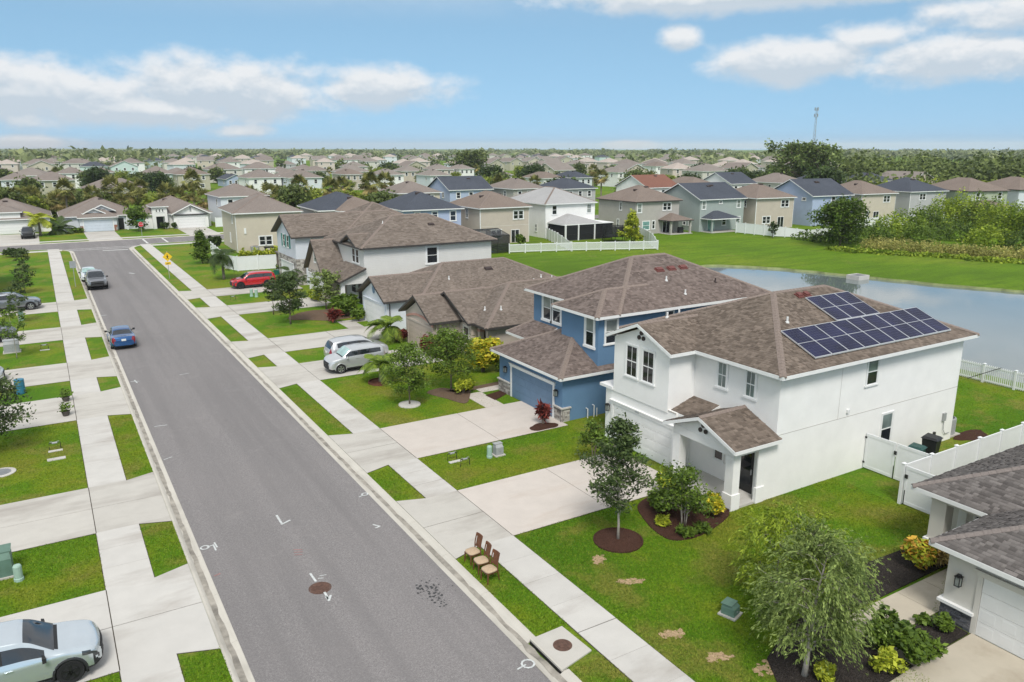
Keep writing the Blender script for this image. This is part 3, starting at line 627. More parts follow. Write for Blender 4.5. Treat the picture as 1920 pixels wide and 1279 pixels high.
def make_roofs(parent, roofs, mat, fascia='trim_white', cap='roof_cap', tabs=None, thick=.15, fh=.17, singles=0, caps=True, fname='fascia', W=.21, E=.145):
    """roofs: list of Roof (first wins where they overlap). Builds one roof part with fascia, ridge caps and shingles beneath it."""
    mb = MB(); fb = MB(); cbs = []
    for R in roofs:
        for k, P in R.faces().items():
            n = len(P); top = [(x, y, R.h(x, y)) for x, y in P]; bot = [(x, y, z-thick) for x, y, z in top]
            vs = top+bot; mb.add(vs, [tuple(range(n)), tuple(range(2*n-1, n-1, -1))])
        x0, x1, y0, y1 = R.r; fac = R.faces(); per = []
        cand = set()
        for P in fac.values():
            for p in P: cand.add((round(p[0], 5), round(p[1], 5)))
        for (A, B, nn) in (((x0, y0), (x1, y0), (0, -1)), ((x1, y0), (x1, y1), (1, 0)), ((x1, y1), (x0, y1), (0, 1)), ((x0, y1), (x0, y0), (-1, 0))):
            on = []
            for p in cand:
                t = ((p[0]-A[0])*(B[0]-A[0])+(p[1]-A[1])*(B[1]-A[1]))/((B[0]-A[0])**2+(B[1]-A[1])**2); dd = abs((p[0]-A[0])*nn[0]+(p[1]-A[1])*nn[1])
                if dd < 1e-4 and -1e-5 <= t <= 1+1e-5: on.append((t, p))
            on.sort()
            for (t0, p), (t1, q) in zip(on[:-1], on[1:]):
                if t1-t0 < 1e-6: continue
                zp, zq = R.h(*p), R.h(*q)
                mb.add([(p[0], p[1], zp), (q[0], q[1], zq), (q[0], q[1], zq-thick), (p[0], p[1], zp-thick)], [(0, 1, 2, 3)])
                # fascia board just outside the edge, skipped where buried in another roof or wall
                o = .028; e = .0
                fb.hexa([(p[0]+nn[0]*.002, p[1]+nn[1]*.002, zp-.012), (q[0]+nn[0]*.002, q[1]+nn[1]*.002, zq-.012), (q[0]+nn[0]*.002, q[1]+nn[1]*.002, zq-fh), (p[0]+nn[0]*.002, p[1]+nn[1]*.002, zp-fh)],
                        [(p[0]+nn[0]*o, p[1]+nn[1]*o, zp-.012), (q[0]+nn[0]*o, q[1]+nn[1]*o, zq-.012), (q[0]+nn[0]*o, q[1]+nn[1]*o, zq-fh), (p[0]+nn[0]*o, p[1]+nn[1]*o, zp-fh)])
        # ridge and hip caps
        if caps:
            edges = {}
            for k, P in fac.items():
                for i in range(len(P)):
                    a = tuple(round(c, 4) for c in P[i]); b = tuple(round(c, 4) for c in P[(i+1) % len(P)]); edges.setdefault(frozenset((a, b)), []).append(k)
            for ed, ks in edges.items():
                if len(ks) < 2 or len(ed) < 2: continue
                a, b = [Vector((*p, 0)) for p in ed]
                if R.h(a.x, a.y) > R.h(b.x, b.y): a, b = b, a
                L = (b-a).length; d = (b-a)/L; nn = Vector((-d.y, d.x, 0))*.15; k = max(1, int(L/.24)); cb = MB(); cbs.append(cb)
                for i in range(k):
                    p, q = a+d*(L*i/k), a+d*(L*(i+1)/k+.03); mid = (p+q)/2
                    if any(O is not R and O.inside(mid.x, mid.y) and O.h(mid.x, mid.y) > R.h(mid.x, mid.y)+.01 for O in roofs): continue
                    row = []
                    for c, up in ((p, .040), (q, .026)):
                        hz = R.h(max(min(c.x, x1), x0), max(min(c.y, y1), y0)); row.append([(c.x+nn.x, c.y+nn.y, min(R.h(c.x+nn.x, c.y+nn.y), hz)+up*.8), (c.x, c.y, hz+up+.012), (c.x-nn.x, c.y-nn.y, min(R.h(c.x-nn.x, c.y-nn.y), hz)+up*.8)])
                    lo = [(x, y, z-.05) for x, y, z in row[0]]+[(x, y, z-.05) for x, y, z in row[1]]
                    cb.add(row[0]+row[1]+lo, [(0, 1, 4, 3), (1, 2, 5, 4), (0, 6, 7, 1), (1, 7, 8, 2), (0, 3, 9, 6), (2, 8, 11, 5)])
    cbs = [c_ for c_ in cbs if c_.v]
    ro = obj('roof', mb, mat, parent)
    at = ro.data.attributes.new('tint', 'FLOAT', 'FACE'); at.data.foreach_set('value', [.45]*len(ro.data.polygons))
    obj(fname, fb, fascia, ro)
    for cb in cbs: obj('ridge_cap', cb, cap, ro, fix=False)
    if tabs:
        V, F, T = [], [], []; sing = []
        for R in roofs:
            for k, P in R.faces().items():
                sl = R.sl[k]; w = Vector(INW[k]); u = Vector((-w.y, w.x)); us = [Vector(p).dot(u) for p in P]; rs = [R.d(k, p) for p in P]
                dr = E/math.sqrt(1+sl*sl); rmax = max(rs); org = w*(-0.0)
                base = Vector((R.r[0], R.r[2])) if k in ('x0', 'y0') else Vector((R.r[1], R.r[3])); c0 = base.dot(w)
                r = 0.0; row = 0
                while r < rmax-.02:
                    rc = r+dr*.5; xs = []
                    for i in range(len(P)):
                        r0, r1 = rs[i], rs[(i+1) % len(P)]
                        if (r0 <= rc < r1) or (r1 <= rc < r0): t = (rc-r0)/(r1-r0); xs.append(us[i]+(us[(i+1) % len(P)]-us[i])*t)
                    if len(xs) >= 2:
                        lo, hi = min(xs), max(xs); x = lo-random.uniform(0, W)
                        while x < hi:
                            ww = random.choice((.55, .8, 1.0, 1.25))*W; a, b = max(x, lo), min(x+ww, hi); x += ww
                            if b-a < .03: continue
                            g = lambda uu, rr: (w*(c0+rr)+u*uu)
                            m2 = g((a+b)/2, rc)
                            if any(O is not R and O.inside(m2.x, m2.y) and (O.h(m2.x, m2.y) > R.h(m2.x, m2.y)+.001) for O in roofs): continue
                            th = random.choice((.007, .010, .024, .028)); r2 = min(r+dr*1.05, rmax); q = []
                            for (uu, rr, up) in ((a+.003, r, th), (b-.003, r, th), (b-.003, r2, .004), (a+.003, r2, .004), (a+.003, r, -.004), (b-.003, r, -.004)):
                                p = g(uu, rr); q.append((p.x, p.y, R.ze+sl*rr+up))
                            tint = min(1, max(0, random.choice((.22, .40, .56, .76))+random.gauss(0, .07)))
                            sing.append((m2.length, q, tint))
                    r += dr; row += 1
        sing.sort(key=lambda a: a[0]); fs = [(0, 1, 2, 3), (4, 5, 1, 0), (4, 0, 3, 3), (5, 2, 1, 1)]
        for (dist, q, tint) in sing[:singles]:
            m_ = MB(); m_.add(q, [(0, 1, 2, 3), (4, 5, 1, 0), (4, 0, 3), (5, 2, 1)]); o = obj('shingle', m_, mat, ro, fix=False)
            a_ = o.data.attributes.new('tint', 'FLOAT', 'FACE'); a_.data.foreach_set('value', [tint]*4)
        Vn = np.array([q for _, q, _ in sing[singles:]]).reshape(-1, 3); nT = len(sing)-singles
        idx = np.arange(nT)[:, None]*6
        Fq = np.concatenate([idx+np.array([[0, 1, 2, 3]]), idx+np.array([[4, 5, 1, 0]])]); tt = np.array([t for _, _, t in sing[singles:]]); 
        o = np_quads('shingles', Vn, Fq, mat, np.concatenate([tt, tt]), ro); o['kind'] = 'stuff'
    return ro
def pipe_vent(parent, x, y, z, mat='pvc', r=.05, h=.28):
    obj('roof_pipe', MB().lathe([(r*2.2, -.08), (r*1.8, .05), (r, .06), (r, h), (r*.8, h)], 10, (x, y, z)), mat, parent)
def box_vent(parent, x, y, R, mat='vent_red', w=.42, l=.34):
    z = R.h(x, y); mb = MB(); sl = .4
    zz = lambda px, py: R.h(px, py)
    for (a, b, c, d, lo, hi) in ((-w/2, w/2, -l/2, l/2, -.02, .07), (-w/2+.06, w/2-.06, -l/2+.05, l/2-.05, .07, .15)):
        q = [(x+a, y+c), (x+b, y+c), (x+b, y+d), (x+a, y+d)]; mb.hexa([(px, py, zz(px, py)+lo) for px, py in q], [(px, py, zz(px, py)+hi) for px, py in q])
    obj('roof_vent', mb, mat, parent)
HOUSES = {}
# ================================================================ houses along the street (fronts face the road, -X)
FXm = lambda p: Face('-x', p)
FYm = lambda p: Face('-y', p)
# ---- white two-storey house with solar panels
h1 = thing('white_house', 'white two-storey stucco house with brown shingle roof carrying solar panels', 'house', (25.4, 25.9, 0))
w = MB(); w.box(25.4, 39.8, 20.95, 30.8, 0, 3.0); w.box(26.0, 39.8, 20.952, 30.798, 2.99, 5.68); w.box(24.4, 25.42, 25.45, 30.75, 0, 2.86); w.box(24.35, 26.02, 26.0, 30.1, 2.74, 5.66)
w.extr([(24.352, 26.0, 5.65), (24.352, 30.1, 5.65), (24.352, 28.05, 6.48)], (1.9, 0, 0))
w.box(23.5, 25.41, 20.955, 24.62, 2.42, 2.80); w.extr([(23.52, 20.97, 2.79), (23.52, 24.6, 2.79), (23.52, 22.8, 3.52)], (1.8, 0, 0))
obj('wall', w, 'stucco_white', h1)
for (x0, x1, y0, y1) in ((23.5, 23.92, 20.957, 21.40), (23.5, 23.92, 24.18, 24.62), (25.0, 25.41, 20.957, 21.02)):
    m_ = MB(); m_.box(x0, x1, y0, y1, 0, 2.43); m_.box(x0-.05, x1+.05, y0-.05, y1+.05, 0, .72); obj('pillar', m_, 'stucco_white', h1)
obj('porch_floor', MB().box(23.45, 25.4, 20.96, 24.6, 0, .10), 'concrete_pale', h1)
b = MB(); b.box(25.38, 39.81, 20.942, 20.95, 2.895, 2.915); b.box(24.38, 24.40, 25.44, 30.76, 2.83, 2.88); obj('wall_joint', MB().box(30.1, 30.112, 20.944, 20.95, 2.92, 5.6), 'stucco_greige', h1); obj('wall_joint', b, 'stucco_greige', h1)
obj('ledge', MB().box(24.28, 25.2, 30.12, 31.15, 2.78, 2.93), 'trim_white', h1)
R1 = Roof(25.55, 40.25, 20.5, 31.25, 5.75, dict(x0=.41, x1=.41, y0=.41, y1=.41)); R1b = Roof(24.05, 29.8, 25.62, 30.5, 5.735, dict(y0=.41, y1=.41))
R1p = Roof(23.18, 26.0, 20.62, 24.98, 2.87, dict(y0=.40, y1=.40)); R1s = Roof(24.55, 26.0, 24.3, 25.98, 2.86, dict(x0=.32))
ro1 = make_roofs(h1, [R1, R1b], 'shingle_brown', tabs=True); rp1 = make_roofs(h1, [R1p, R1s], 'shingle_brown', tabs=True)
F = FXm(24.35)
for y in (27.06, 28.29): window(h1, F, y, y+.82, 3.86, 5.44, grid=(2, 1), trim=.08)
disc_vents(h1, F, 28.05, 6.02, 'vent_dark'); disc_vents(h1, FXm(23.52), 22.8, 3.08, 'vent_dark', .10)
F = FXm(26.0)
for y in (22.28, 23.97): window(h1, F, y, y+.54, 4.22, 5.42, glass='glass_curtain', grid=(2, 1), trim=.09)
F = FYm(20.95)
window(h1, F, 31.93, 32.72, 4.22, 5.50, glass=('glass_dark', 'glass_curtain'), trim=.07); window(h1, F, 33.52, 34.36, .95, 2.50, glass=('glass_dark', 'glass_curtain'), trim=.07)
window(h1, FXm(25.4), 23.3, 23.85, 1.0, 1.55, trim=.07, split=False)
d = obj('front_door', FXm(25.4).box(MB(), 21.52, 22.34, -.02, .03, .10, 2.12), 'door_black', h1); obj('door_glass', FXm(25.4).box(MB(), 21.64, 22.22, .02, .036, .45, 1.98), 'glass_dark', d); obj('handle', FXm(25.4).box(MB(), 21.56, 21.60, .03, .09, 1.0, 1.25), 'galv', d)
garage_door(h1, FXm(24.4), 25.62, 30.05, 2.04, 'door_white', trim='stucco_white')
nb = MB(); F = FXm(24.4)
for i, dgt in enumerate('8952'):                                # house number over the garage, small raised figures
    u = 28.25-i*.085
    segs = {'8': 'abcdefg', '9': 'abcdfg', '5': 'acdfg', '2': 'abdeg'}[dgt]
    for c in segs:
        a = {'a': (0, .09, .13, .15), 'g': (0, .09, .065, .085), 'd': (0, .09, 0, .02), 'f': (.075, .09, .075, .15), 'b': (0, .015, .075, .15), 'e': (.075, .09, 0, .075), 'c': (0, .015, 0, .075)}[c]
        F.box(nb, u+a[0]*.6, u+a[1]*.6, .0, .078, 2.085+a[2]*.62, 2.085+a[3]*.62)
obj('house_number', nb, 'ac_grey', h1)
lantern(h1, F, 30.45, 1.75)
obj('wall_vent', MB().box(30.68, 30.84, 20.86, 20.95, 3.10, 3.26), 'pvc', h1)
m_ = MB(); m_.box(38.75, 39.0, 20.85, 20.95, 1.2, 1.62); m_.tube([(38.9, 20.9, 1.2), (38.9, 20.88, .7), (39.1, 20.88, .45), (39.5, 20.88, .45)], .02, 6); obj('electrical_box', m_, 'ac_grey', h1)
obj('hose_bib', MB().box(38.1, 38.22, 20.85, 20.95, .5, .72), 'black_metal', h1)
pipe_vent(h1, 29.35, 23.6, R1.h(29.35, 23.6)); pipe_vent(h1, 28.2, 29.6, R1.h(28.2, 29.6)); pipe_vent(h1, 27.2, 29.4, R1.h(27.2, 29.4))
for x in (32.2, 32.75): box_vent(h1, x, 25.3, R1)
# ---- solar array: each panel a part with frame and cells
sa = thing('solar_array', 'dark blue solar panels in two blocks on the brown roof of the white house', 'solar panels', (33, 22.5, R1.h(33, 22.5)))
m_, t_, b_ = nt('solar_cell'); p_ = _pos(t_); br = t_.nodes.new('ShaderNodeTexNoise'); br.inputs['Scale'].default_value = 1.1; t_.links.new(p_, br.inputs['Vector'])
t_.links.new(_ramp(t_, br.outputs['Fac'], [(.3, (.008, .009, .030)), (.7, (.018, .020, .065))]), b_.inputs['Base Color']); b_.inputs['Roughness'].default_value = .22; b_.inputs['Specular IOR Level'].default_value = .12
pm('cell_line', (.05, .053, .085), .1, 3, .4, 0); pm('solar_frame', (.68, .69, .71), .08, 4, .35, 0, metal=.5)
def solar_panel(x0, x1, y0, y1):
    P = lambda x, y, u: (x, y, 5.75+.41*(y-20.5)+u)
    def pbox(mb, a, b, c, d, lo, hi): return mb.hexa([P(a, c, lo), P(b, c, lo), P(b, d, lo), P(a, d, lo)], [P(a, c, hi), P(b, c, hi), P(b, d, hi), P(a, d, hi)])
    fr = MB(); t = .02; ym = (y0+y1)/2
    pbox(fr, x0, x1, y0, y0+t, .07, .135); pbox(fr, x0, x1, y1-t, y1, .07, .135); pbox(fr, x0, x0+t, y0+t, y1-t, .07, .135); pbox(fr, x1-t, x1, y0+t, y1-t, .07, .135); pbox(fr, x0+t, x1-t, ym-.008, ym+.008, .07, .133)
    for a in (.25, .75): pbox(fr, x0+(x1-x0)*a-.02, x0+(x1-x0)*a+.02, y0+.1, y1-.1, -.02, .07)
    f = obj('solar_panel', fr, 'solar_frame', sa)
    for a, b in ((y0+t, ym-.012), (ym+.012, y1-t)):
        obj('cell_sheet', pbox(MB(), x0+t, x1-t, a, b, .10, .126), 'solar_cell', f)
        g_ = MB()
        for i in range(1, 6): xx = x0+t+(x1-x0-2*t)*i/6; pbox(g_, xx-.004, xx+.004, a, b, .126, .128)
        for i in range(1, 6): yy = a+(b-a)*i/6; pbox(g_, x0+t, x1-t, yy-.0035, yy+.0035, .1262, .1285)
        obj('cell_grid', g_, 'cell_line', f)
for i in range(9): solar_panel(28.2+i*1.155, 28.2+i*1.155+1.135, 21.02, 22.98)
for i in range(3): solar_panel(32.25+i*1.11, 32.25+i*1.11+1.09, 23.02, 24.96)
# ---- blue two-storey house
h2 = thing('blue_house', 'blue two-storey stucco house with white trim and blue garage door', 'house', (25.5, 38, 0))
w = MB(); w.box(23.65, 28.0, 33.68, 40.62, 0, 2.68); w.box(26.05, 39.4, 33.683, 37.3, 0, 5.8); w.box(27.602, 39.394, 37.25, 42.796, 0, 3.6); w.box(27.6, 39.396, 37.2, 42.798, 3.59, 5.79); obj('wall', w, 'stucco_blue', h2)
R2 = Roof(27.08, 39.85, 33.25, 43.22, 5.88, dict(x0=.47, x1=.47, y0=.47, y1=.47)); R2w = Roof(25.6, 31.0, 33.254, 37.74, 5.874, dict(x0=.47, y0=.47, y1=.47))
R2g = Roof(23.22, 27.62, 33.28, 41.05, 2.72, dict(x0=.47, y0=.47, y1=.47)); R2e = Roof(25.9, 27.62, 40.0, 43.6, 3.0, dict(x0=.42, y1=.9))
make_roofs(h2, [R2, R2w], 'shingle_mauve', tabs=True); make_roofs(h2, [R2g], 'shingle_mauve', tabs=True); make_roofs(h2, [R2e], 'shingle_mauve', tabs=True)
F = FXm(26.05); window(h2, F, 34.1, 34.85, 3.95, 5.62, glass=('glass_dark', 'glass_blind'), trim=.14)
F = FXm(27.6)
for y in (39.65, 40.75): window(h2, F, y, y+.88, 4.05, 5.62, glass=('glass_dark', 'glass_blind'), trim=.15)
F = FYm(33.68); window(h2, F, 26.55, 27.38, 4.15, 5.55, glass=('glass_dark', 'glass_blind'), trim=.09); window(h2, F, 31.05, 31.62, 5.1, 5.58, trim=.07, split=False)
m_ = MB(); FXm(26.05).box(m_, 33.9, 35.1, -.02, .07, 5.68, 5.80); obj('window_head', m_, 'trim_white', h2)
garage_door(h2, FXm(23.65), 34.60, 39.08, 1.95, 'door_blue', cols=8)
lantern(h2, FXm(23.65), 34.18, 1.62); lantern(h2, FXm(23.65), 39.75, 1.62)
for y0, y1 in ((33.62, 34.38), (39.34, 40.68)):
    stones(h2, FXm(23.65), y0, y1, 0, .78); obj('stone_cap', MB().box(23.52, 23.72, y0-.06, y1+.06, .78, .85), 'stone_c', h2)
stones(h2, FYm(33.68), 23.55, 24.15, 0, .78); obj('stone_cap', MB().box(23.5, 24.2, 33.55, 33.7, .782, .852), 'stone_c', h2)
m_ = MB(); m_.tube([(25.3, 33.5, 0), (25.3, 33.5, .55), (25.3, 33.66, .55)], .035, 8); m_.tube([(25.75, 33.5, 0), (25.75, 33.5, .68), (25.75, 33.66, .68)], .035, 8); m_.tube([(25.95, 33.5, 0), (25.95, 33.5, .5)], .03, 8); obj('utility_pipe', m_, 'pvc', h2)
obj('utility_box', MB().box(27.6, 27.95, 33.5, 33.68, 1.0, 1.5), 'ac_grey', h2)
for x, y in ((33.0, 36.6), (34.0, 36.6), (35.0, 36.6)): box_vent(h2, x, y, R2, 'vent_red', .62, .34)
pipe_vent(h2, 32.7, 35.6, R2.h(32.7, 35.6)); pipe_vent(h2, 36.2, 34.9, R2.h(36.2, 34.9), 'vent_dark'); pipe_vent(h2, 33, 34.2, R2.h(33, 34.2))
# ---- blush single-storey house
h3 = thing('blush_house', 'blush single-storey stucco house with coral arch over its garage', 'house', (26, 50.5, 0))
w = MB(); w.box(23.7, 27, 50.45, 55.35, 0, 2.5); w.extr([(23.702, 50.45, 2.49), (23.702, 55.35, 2.49), (23.702, 52.9, 3.78)], (2.6, 0, 0)); w.box(27.1, 41.5, 46.9, 55.36, 0, 2.55); w.box(25.9, 27, 48.6, 50.46, 0, 2.5)
w.extr([(25.9, 48.6, 2.4), (25.9, 50.6, 2.4), (25.9, 50.6, 3.4)], (.8, 0, 0)); w.box(26.35, 27.15, 46.92, 47.2, 0, 2.45); w.box(26.35, 26.7, 48.1, 48.4, 0, 2.45); obj('wall', w, 'stucco_blush', h3)
R3 = Roof(25.95, 42.0, 46.45, 56.0, 2.58, dict(x0=.46, x1=.46, y0=.46, y1=.46)); R3m = Roof(25.55, 33, 48.25, 58.2, 2.55, dict(y0=.46, y1=.46)); R3g = Roof(23.3, 29.5, 50.05, 55.85, 2.56, dict(y0=.56, y1=.56))
R3m = Roof(25.5, 32, 48.3, 55.98, 2.61, dict(y0=.46, y1=.46))
make_roofs(h3, [R3, R3m, R3g], 'shingle_taupe', fascia='trim_dark', tabs=True)
garage_door(h3, FXm(23.7), 50.55, 54.9, 1.98, 'door_blush', trim='stucco_blush', head=False)
am = MB()
for i in range(14):
    a0, a1 = [(-1+2*j/14) for j in (i, i+1)]; z = lambda a: 2.12+.42*(1-a*a); y = lambda a: 52.72+a*2.4
    am.hexa([(23.69, y(a0), z(a0)), (23.69, y(a1), z(a1)), (23.69, y(a1), z(a1)+.16), (23.69, y(a0), z(a0)+.16)], [(23.62, y(a0), z(a0)), (23.62, y(a1), z(a1)), (23.62, y(a1), z(a1)+.16), (23.62, y(a0), z(a0)+.16)])
obj('arch_band', am, 'trim_coral', h3)
window(h3, FXm(25.9), 48.95, 49.75, .9, 2.15, trim=.08, frame='trim_cream', glass='glass_dark')
d = obj('front_door', FXm(27.1).box(MB(), 47.25, 48.05, -.02, .04, .05, 2.1), 'door_black', h3); obj('pillar_band', MB().box(26.31, 26.74, 48.06, 48.44, 1.95, 2.12), 'trim_coral', h3)
m_ = MB()
for x, y in ((26.0, 50.42), (23.95, 50.42)): m_.tube([(x, y-.06, 2.4), (x, y-.1, 2.0), (x, y-.06, 1.8), (x, y-.06, .1)], .045, 6)
obj('downpipe', m_, 'stucco_blush', h3)
for x, y in ((28.2, 48.2), (27.4, 49.2), (33.5, 52.0), (36, 53)): pipe_vent(h3, x, y, R3.h(x, y))
box_vent(h3, 35.5, 48.8, R3, 'vent_dark', .6, .35)
# ---- white single-storey house with round louvre
h4 = thing('round_louvre_house', 'white single-storey house with round blue louvre in its front gable', 'house', (26, 62, 0))
w = MB(); w.box(23.7, 27, 59.35, 64.9, 0, 2.55); w.extr([(23.702, 59.35, 2.54), (23.702, 64.9, 2.54), (23.702, 62.12, 3.92)], (3, 0, 0)); w.box(25.5, 41.5, 58.2, 67.2, 0, 2.55); obj('wall', w, 'stucco_coolwhite', h4)
R4 = Roof(25.9, 42, 57.75, 67.7, 2.60, dict(x0=.50, x1=.46, y0=.46, y1=.46)); R4g = Roof(23.3, 31, 58.9, 65.35, 2.62, dict(y0=.52, y1=.52))
make_roofs(h4, [R4, R4g], 'shingle_taupe', fascia='trim_dark', tabs=True)
garage_door(h4, FXm(23.7), 59.75, 64.35, 2.05, 'door_white', trim='stucco_coolwhite')
m_ = MB(); k = 16; m_.extr([FXm(23.7)(62.12+.26*math.cos(2*math.pi*i/k), 0, 3.2+.38*math.sin(2*math.pi*i/k)) for i in range(k)], (-.05, 0, 0)); obj('round_louvre', m_, 'door_blue', h4)
m_ = MB(); m_.tube([(23.9, 59.28, 2.45), (23.95, 59.25, 2.2), (23.95, 59.28, 2.0), (23.95, 59.28, .1)], .05, 6); obj('downpipe', m_, 'trim_dark', h4)
for x, y in ((30, 60.3), (39, 59.3), (40, 59.0)): pipe_vent(h4, x, y, R4.h(x, y))
box_vent(h4, 34.5, 61.2, R4, 'vent_dark', .8, .4)
# ---- white two-storey house with gabled porch
h5 = thing('gabled_porch_house', 'off-white two-storey clapboard house with steep blush gable over its garage', 'house', (26, 75.5, 0))
w = MB(); w.box(26.0, 40.0, 70.35, 80.3, 0, 5.62); w.extr([(26.002, 71.4, 5.6), (26.002, 75.6, 5.6), (26.002, 73.5, 6.45)], (3, 0, 0)); obj('wall', w, 'siding_white', h5)
w = MB(); w.box(23.7, 26.05, 75.75, 80.95, 0, 2.62); w.extr([(23.702, 75.75, 2.61), (23.702, 80.95, 2.61), (23.702, 78.35, 5.32)], (2.4, 0, 0)); obj('garage_wall', w, 'siding_blush', h5)
R5 = Roof(25.55, 40.5, 69.9, 80.8, 5.7, dict(x0=.46, x1=.46, y0=.46, y1=.46)); R5d = Roof(25.5, 30, 71.1, 75.9, 5.705, dict(y0=.42, y1=.42)); R5g = Roof(23.3, 28.5, 75.4, 81.3, 2.70, dict(y0=1.06, y1=1.06)); R5s = Roof(23.3, 26.02, 69.95, 75.7, 2.66, dict(x0=.42))
make_roofs(h5, [R5, R5d], 'shingle_taupe', fascia='trim_dark', tabs=True, W=.34, E=.18); make_roofs(h5, [R5g, R5s], 'shingle_taupe', fascia='trim_dark', tabs=True, W=.34, E=.18)
F = FXm(26.0)
for y in (71.75, 72.75): window(h5, F, y, y+.8, 4.0, 5.35, trim=.1)
window(h5, FYm(70.35), 32.6, 33.75, 3.7, 5.3, trim=.16); window(h5, FXm(23.7), 78.1, 78.65, 3.5, 4.5, trim=.08)
garage_door(h5, FXm(23.7), 76.1, 80.6, 2.02, 'door_white'); stones(h5, FXm(23.7), 75.75, 80.95, 2.28, 2.6, mats=('stone_a', 'stone_c', 'stone_b'), hh=(.1, .17), ww=(.25, .5))
m_ = MB(); m_.box(23.55, 23.95, 70.3, 70.75, .9, 2.5); m_.add([(23.4, 70.15, 0), (24.1, 70.15, 0), (24.1, 70.9, 0), (23.4, 70.9, 0), (23.53, 70.28, 1.3), (23.97, 70.28, 1.3), (23.97, 70.77, 1.3), (23.53, 70.77, 1.3)], [(0, 3, 2, 1), (4, 5, 6, 7), (0, 1, 5, 4), (1, 2, 6, 5), (2, 3, 7, 6), (3, 0, 4, 7)]); obj('pillar', m_, 'trim_white', h5)
obj('porch_beam', MB().box(23.5, 26.0, 70.25, 70.8, 2.3, 2.62).extr([(23.5, 70.27, 2.6), (26.0, 70.27, 2.6), (26.0, 70.27, 3.55)], (0, .4, 0)), 'siding_white', h5)
d = obj('front_door', FXm(26.0).box(MB(), 71.3, 72.2, -.02, .04, .05, 2.1), 'door_black', h5); window(h5, FXm(26.0), 72.9, 74.2, .9, 2.1, trim=.12)
pipe_vent(h5, 29.5, 74, R5.h(29.5, 74)); box_vent(h5, 34.5, 73.2, R5, 'vent_dark', .7, .35)
# ---- white two-storey house with teal shutters
h6 = thing('teal_shutter_house', 'white two-storey clapboard house with teal shutters and stone garage surround', 'house', (26, 89, 0))
w = MB(); w.box(23.7, 40, 85.3, 92.9, 0, 5.35); w.extr([(23.702, 85.3, 5.34), (23.702, 92.9, 5.34), (23.702, 89.1, 7.2)], (4, 0, 0)); w.box(25.2, 40, 92.8, 94.6, 0, 5.3); obj('wall', w, 'siding_cool', h6)
R6 = Roof(23.15, 40.5, 84.85, 93.4, 5.42, dict(y0=.5, y1=.5, x1=.5)); R6b = Roof(29.0, 41.2, 84.9, 97.5, 5.44, dict(x0=.5, x1=.5, y0=.5, y1=.5)); make_roofs(h6, [R6, R6b], 'shingle_taupe', fascia='trim_dark', tabs=True, W=.36, E=.2)
F = FXm(23.7); window(h6, F, 88.0, 88.75, 3.95, 5.3, trim=.06); window(h6, F, 89.55, 90.3, 3.95, 5.3, trim=.06)
for y in (87.35, 88.95, 90.45): obj('shutter', F.box(MB(), y, y+.45, -.01, .06, 3.9, 5.35), 'teal_shutter', h6)
stones(h6, F, 85.3, 92.9, 2.35, 2.95, hh=(.14, .24), ww=(.3, .6)); stones(h6, F, 85.3, 86.35, 0, 2.34, hh=(.14, .24), ww=(.25, .5)); stones(h6, F, 91.9, 92.9, 0, 2.34, hh=(.14, .24), ww=(.25, .5)); stones(h6, FYm(85.3), 23.65, 24.7, 0, 2.94, hh=(.14, .24), ww=(.25, .5))
garage_door(h6, F, 86.75, 91.4, 2.12, 'door_white'); m_ = MB(); m_.tube([(25.4, 85.2, 5.2), (25.4, 85.24, .1)], .05, 6); obj('downpipe', m_, 'trim_white', h6)
m_ = MB(); m_.box(25.9, 26.3, 85.15, 85.3, .9, 1.6); m_.box(26.5, 26.75, 85.15, 85.3, 1.0, 1.5); m_.tube([(26.1, 85.22, .9), (26.1, 85.22, 0)], .03, 6); obj('meter_box', m_, 'ac_grey', h6)
box_vent(h6, 34.3, 87.0, R6b, 'vent_dark', .8, .4)
obj('side_roof', MB().box(23.9, 25.3, 92.9, 95.3, 2.6, 2.75).box(24.0, 24.2, 95.0, 95.2, 0, 2.6), 'roof_greybrown', h6)
# ---- cream single-storey house with white garage door (its far part leaves the picture)
h0 = thing('cream_house', 'cream single-storey stucco house with dark slate base and white garage door', 'house', (26, 8, 0))
w = MB(); w.box(23.7, 29.0, 4.6, 11.95, 0, 2.5); w.box(28.6, 41, 1.5, 14.6, 0, 2.52); obj('wall', w, 'stucco_cream', h0)
m_ = MB(); m_.box(27.1, 27.62, 14.02, 14.58, .72, 2.45); m_.box(27.08, 27.64, 12.3, 14.6, 2.3, 2.56); obj('pillar', m_, 'stucco_cream', h0)
m_ = MB(); m_.box(27.0, 27.72, 13.92, 14.68, .64, .74); obj('pillar_cap', m_, 'trim_white', h0); obj('pillar_base', MB().box(27.06, 27.66, 13.98, 14.62, 0, .64), 'slate_c', h0)
R0 = Roof(26.75, 41.6, 1.0, 15.2, 2.70, dict(x0=.44, x1=.44, y0=.44, y1=.44)); R0g = Roof(23.3, 30, 4.15, 12.42, 2.69, dict(x0=.44, y0=.44, y1=.44)); R0s = Roof(22.9, 26.5, 5.2, 10.15, 3.02, dict(y0=.44, y1=.44))
make_roofs(h0, [R0, R0g], 'shingle_grey', cap='roof_cap_grey', tabs=True, singles=300)
stones(h0, FXm(23.7), 10.98, 11.98, 0, .62, mats=('slate_a', 'slate_b', 'slate_c'), hh=(.05, .10), ww=(.15, .4), back='slate_c'); stones(h0, Face('+y', 11.95), 23.68, 24.6, 0, .62, mats=('slate_a', 'slate_b', 'slate_c'), hh=(.05, .10), ww=(.15, .4), back='slate_c')
m_ = MB(); m_.box(23.56, 23.74, 10.93, 12.08, .62, .72); m_.box(23.74, 24.6, 11.93, 12.08, .62, .72); obj('stone_cap', m_, 'trim_white', h0)
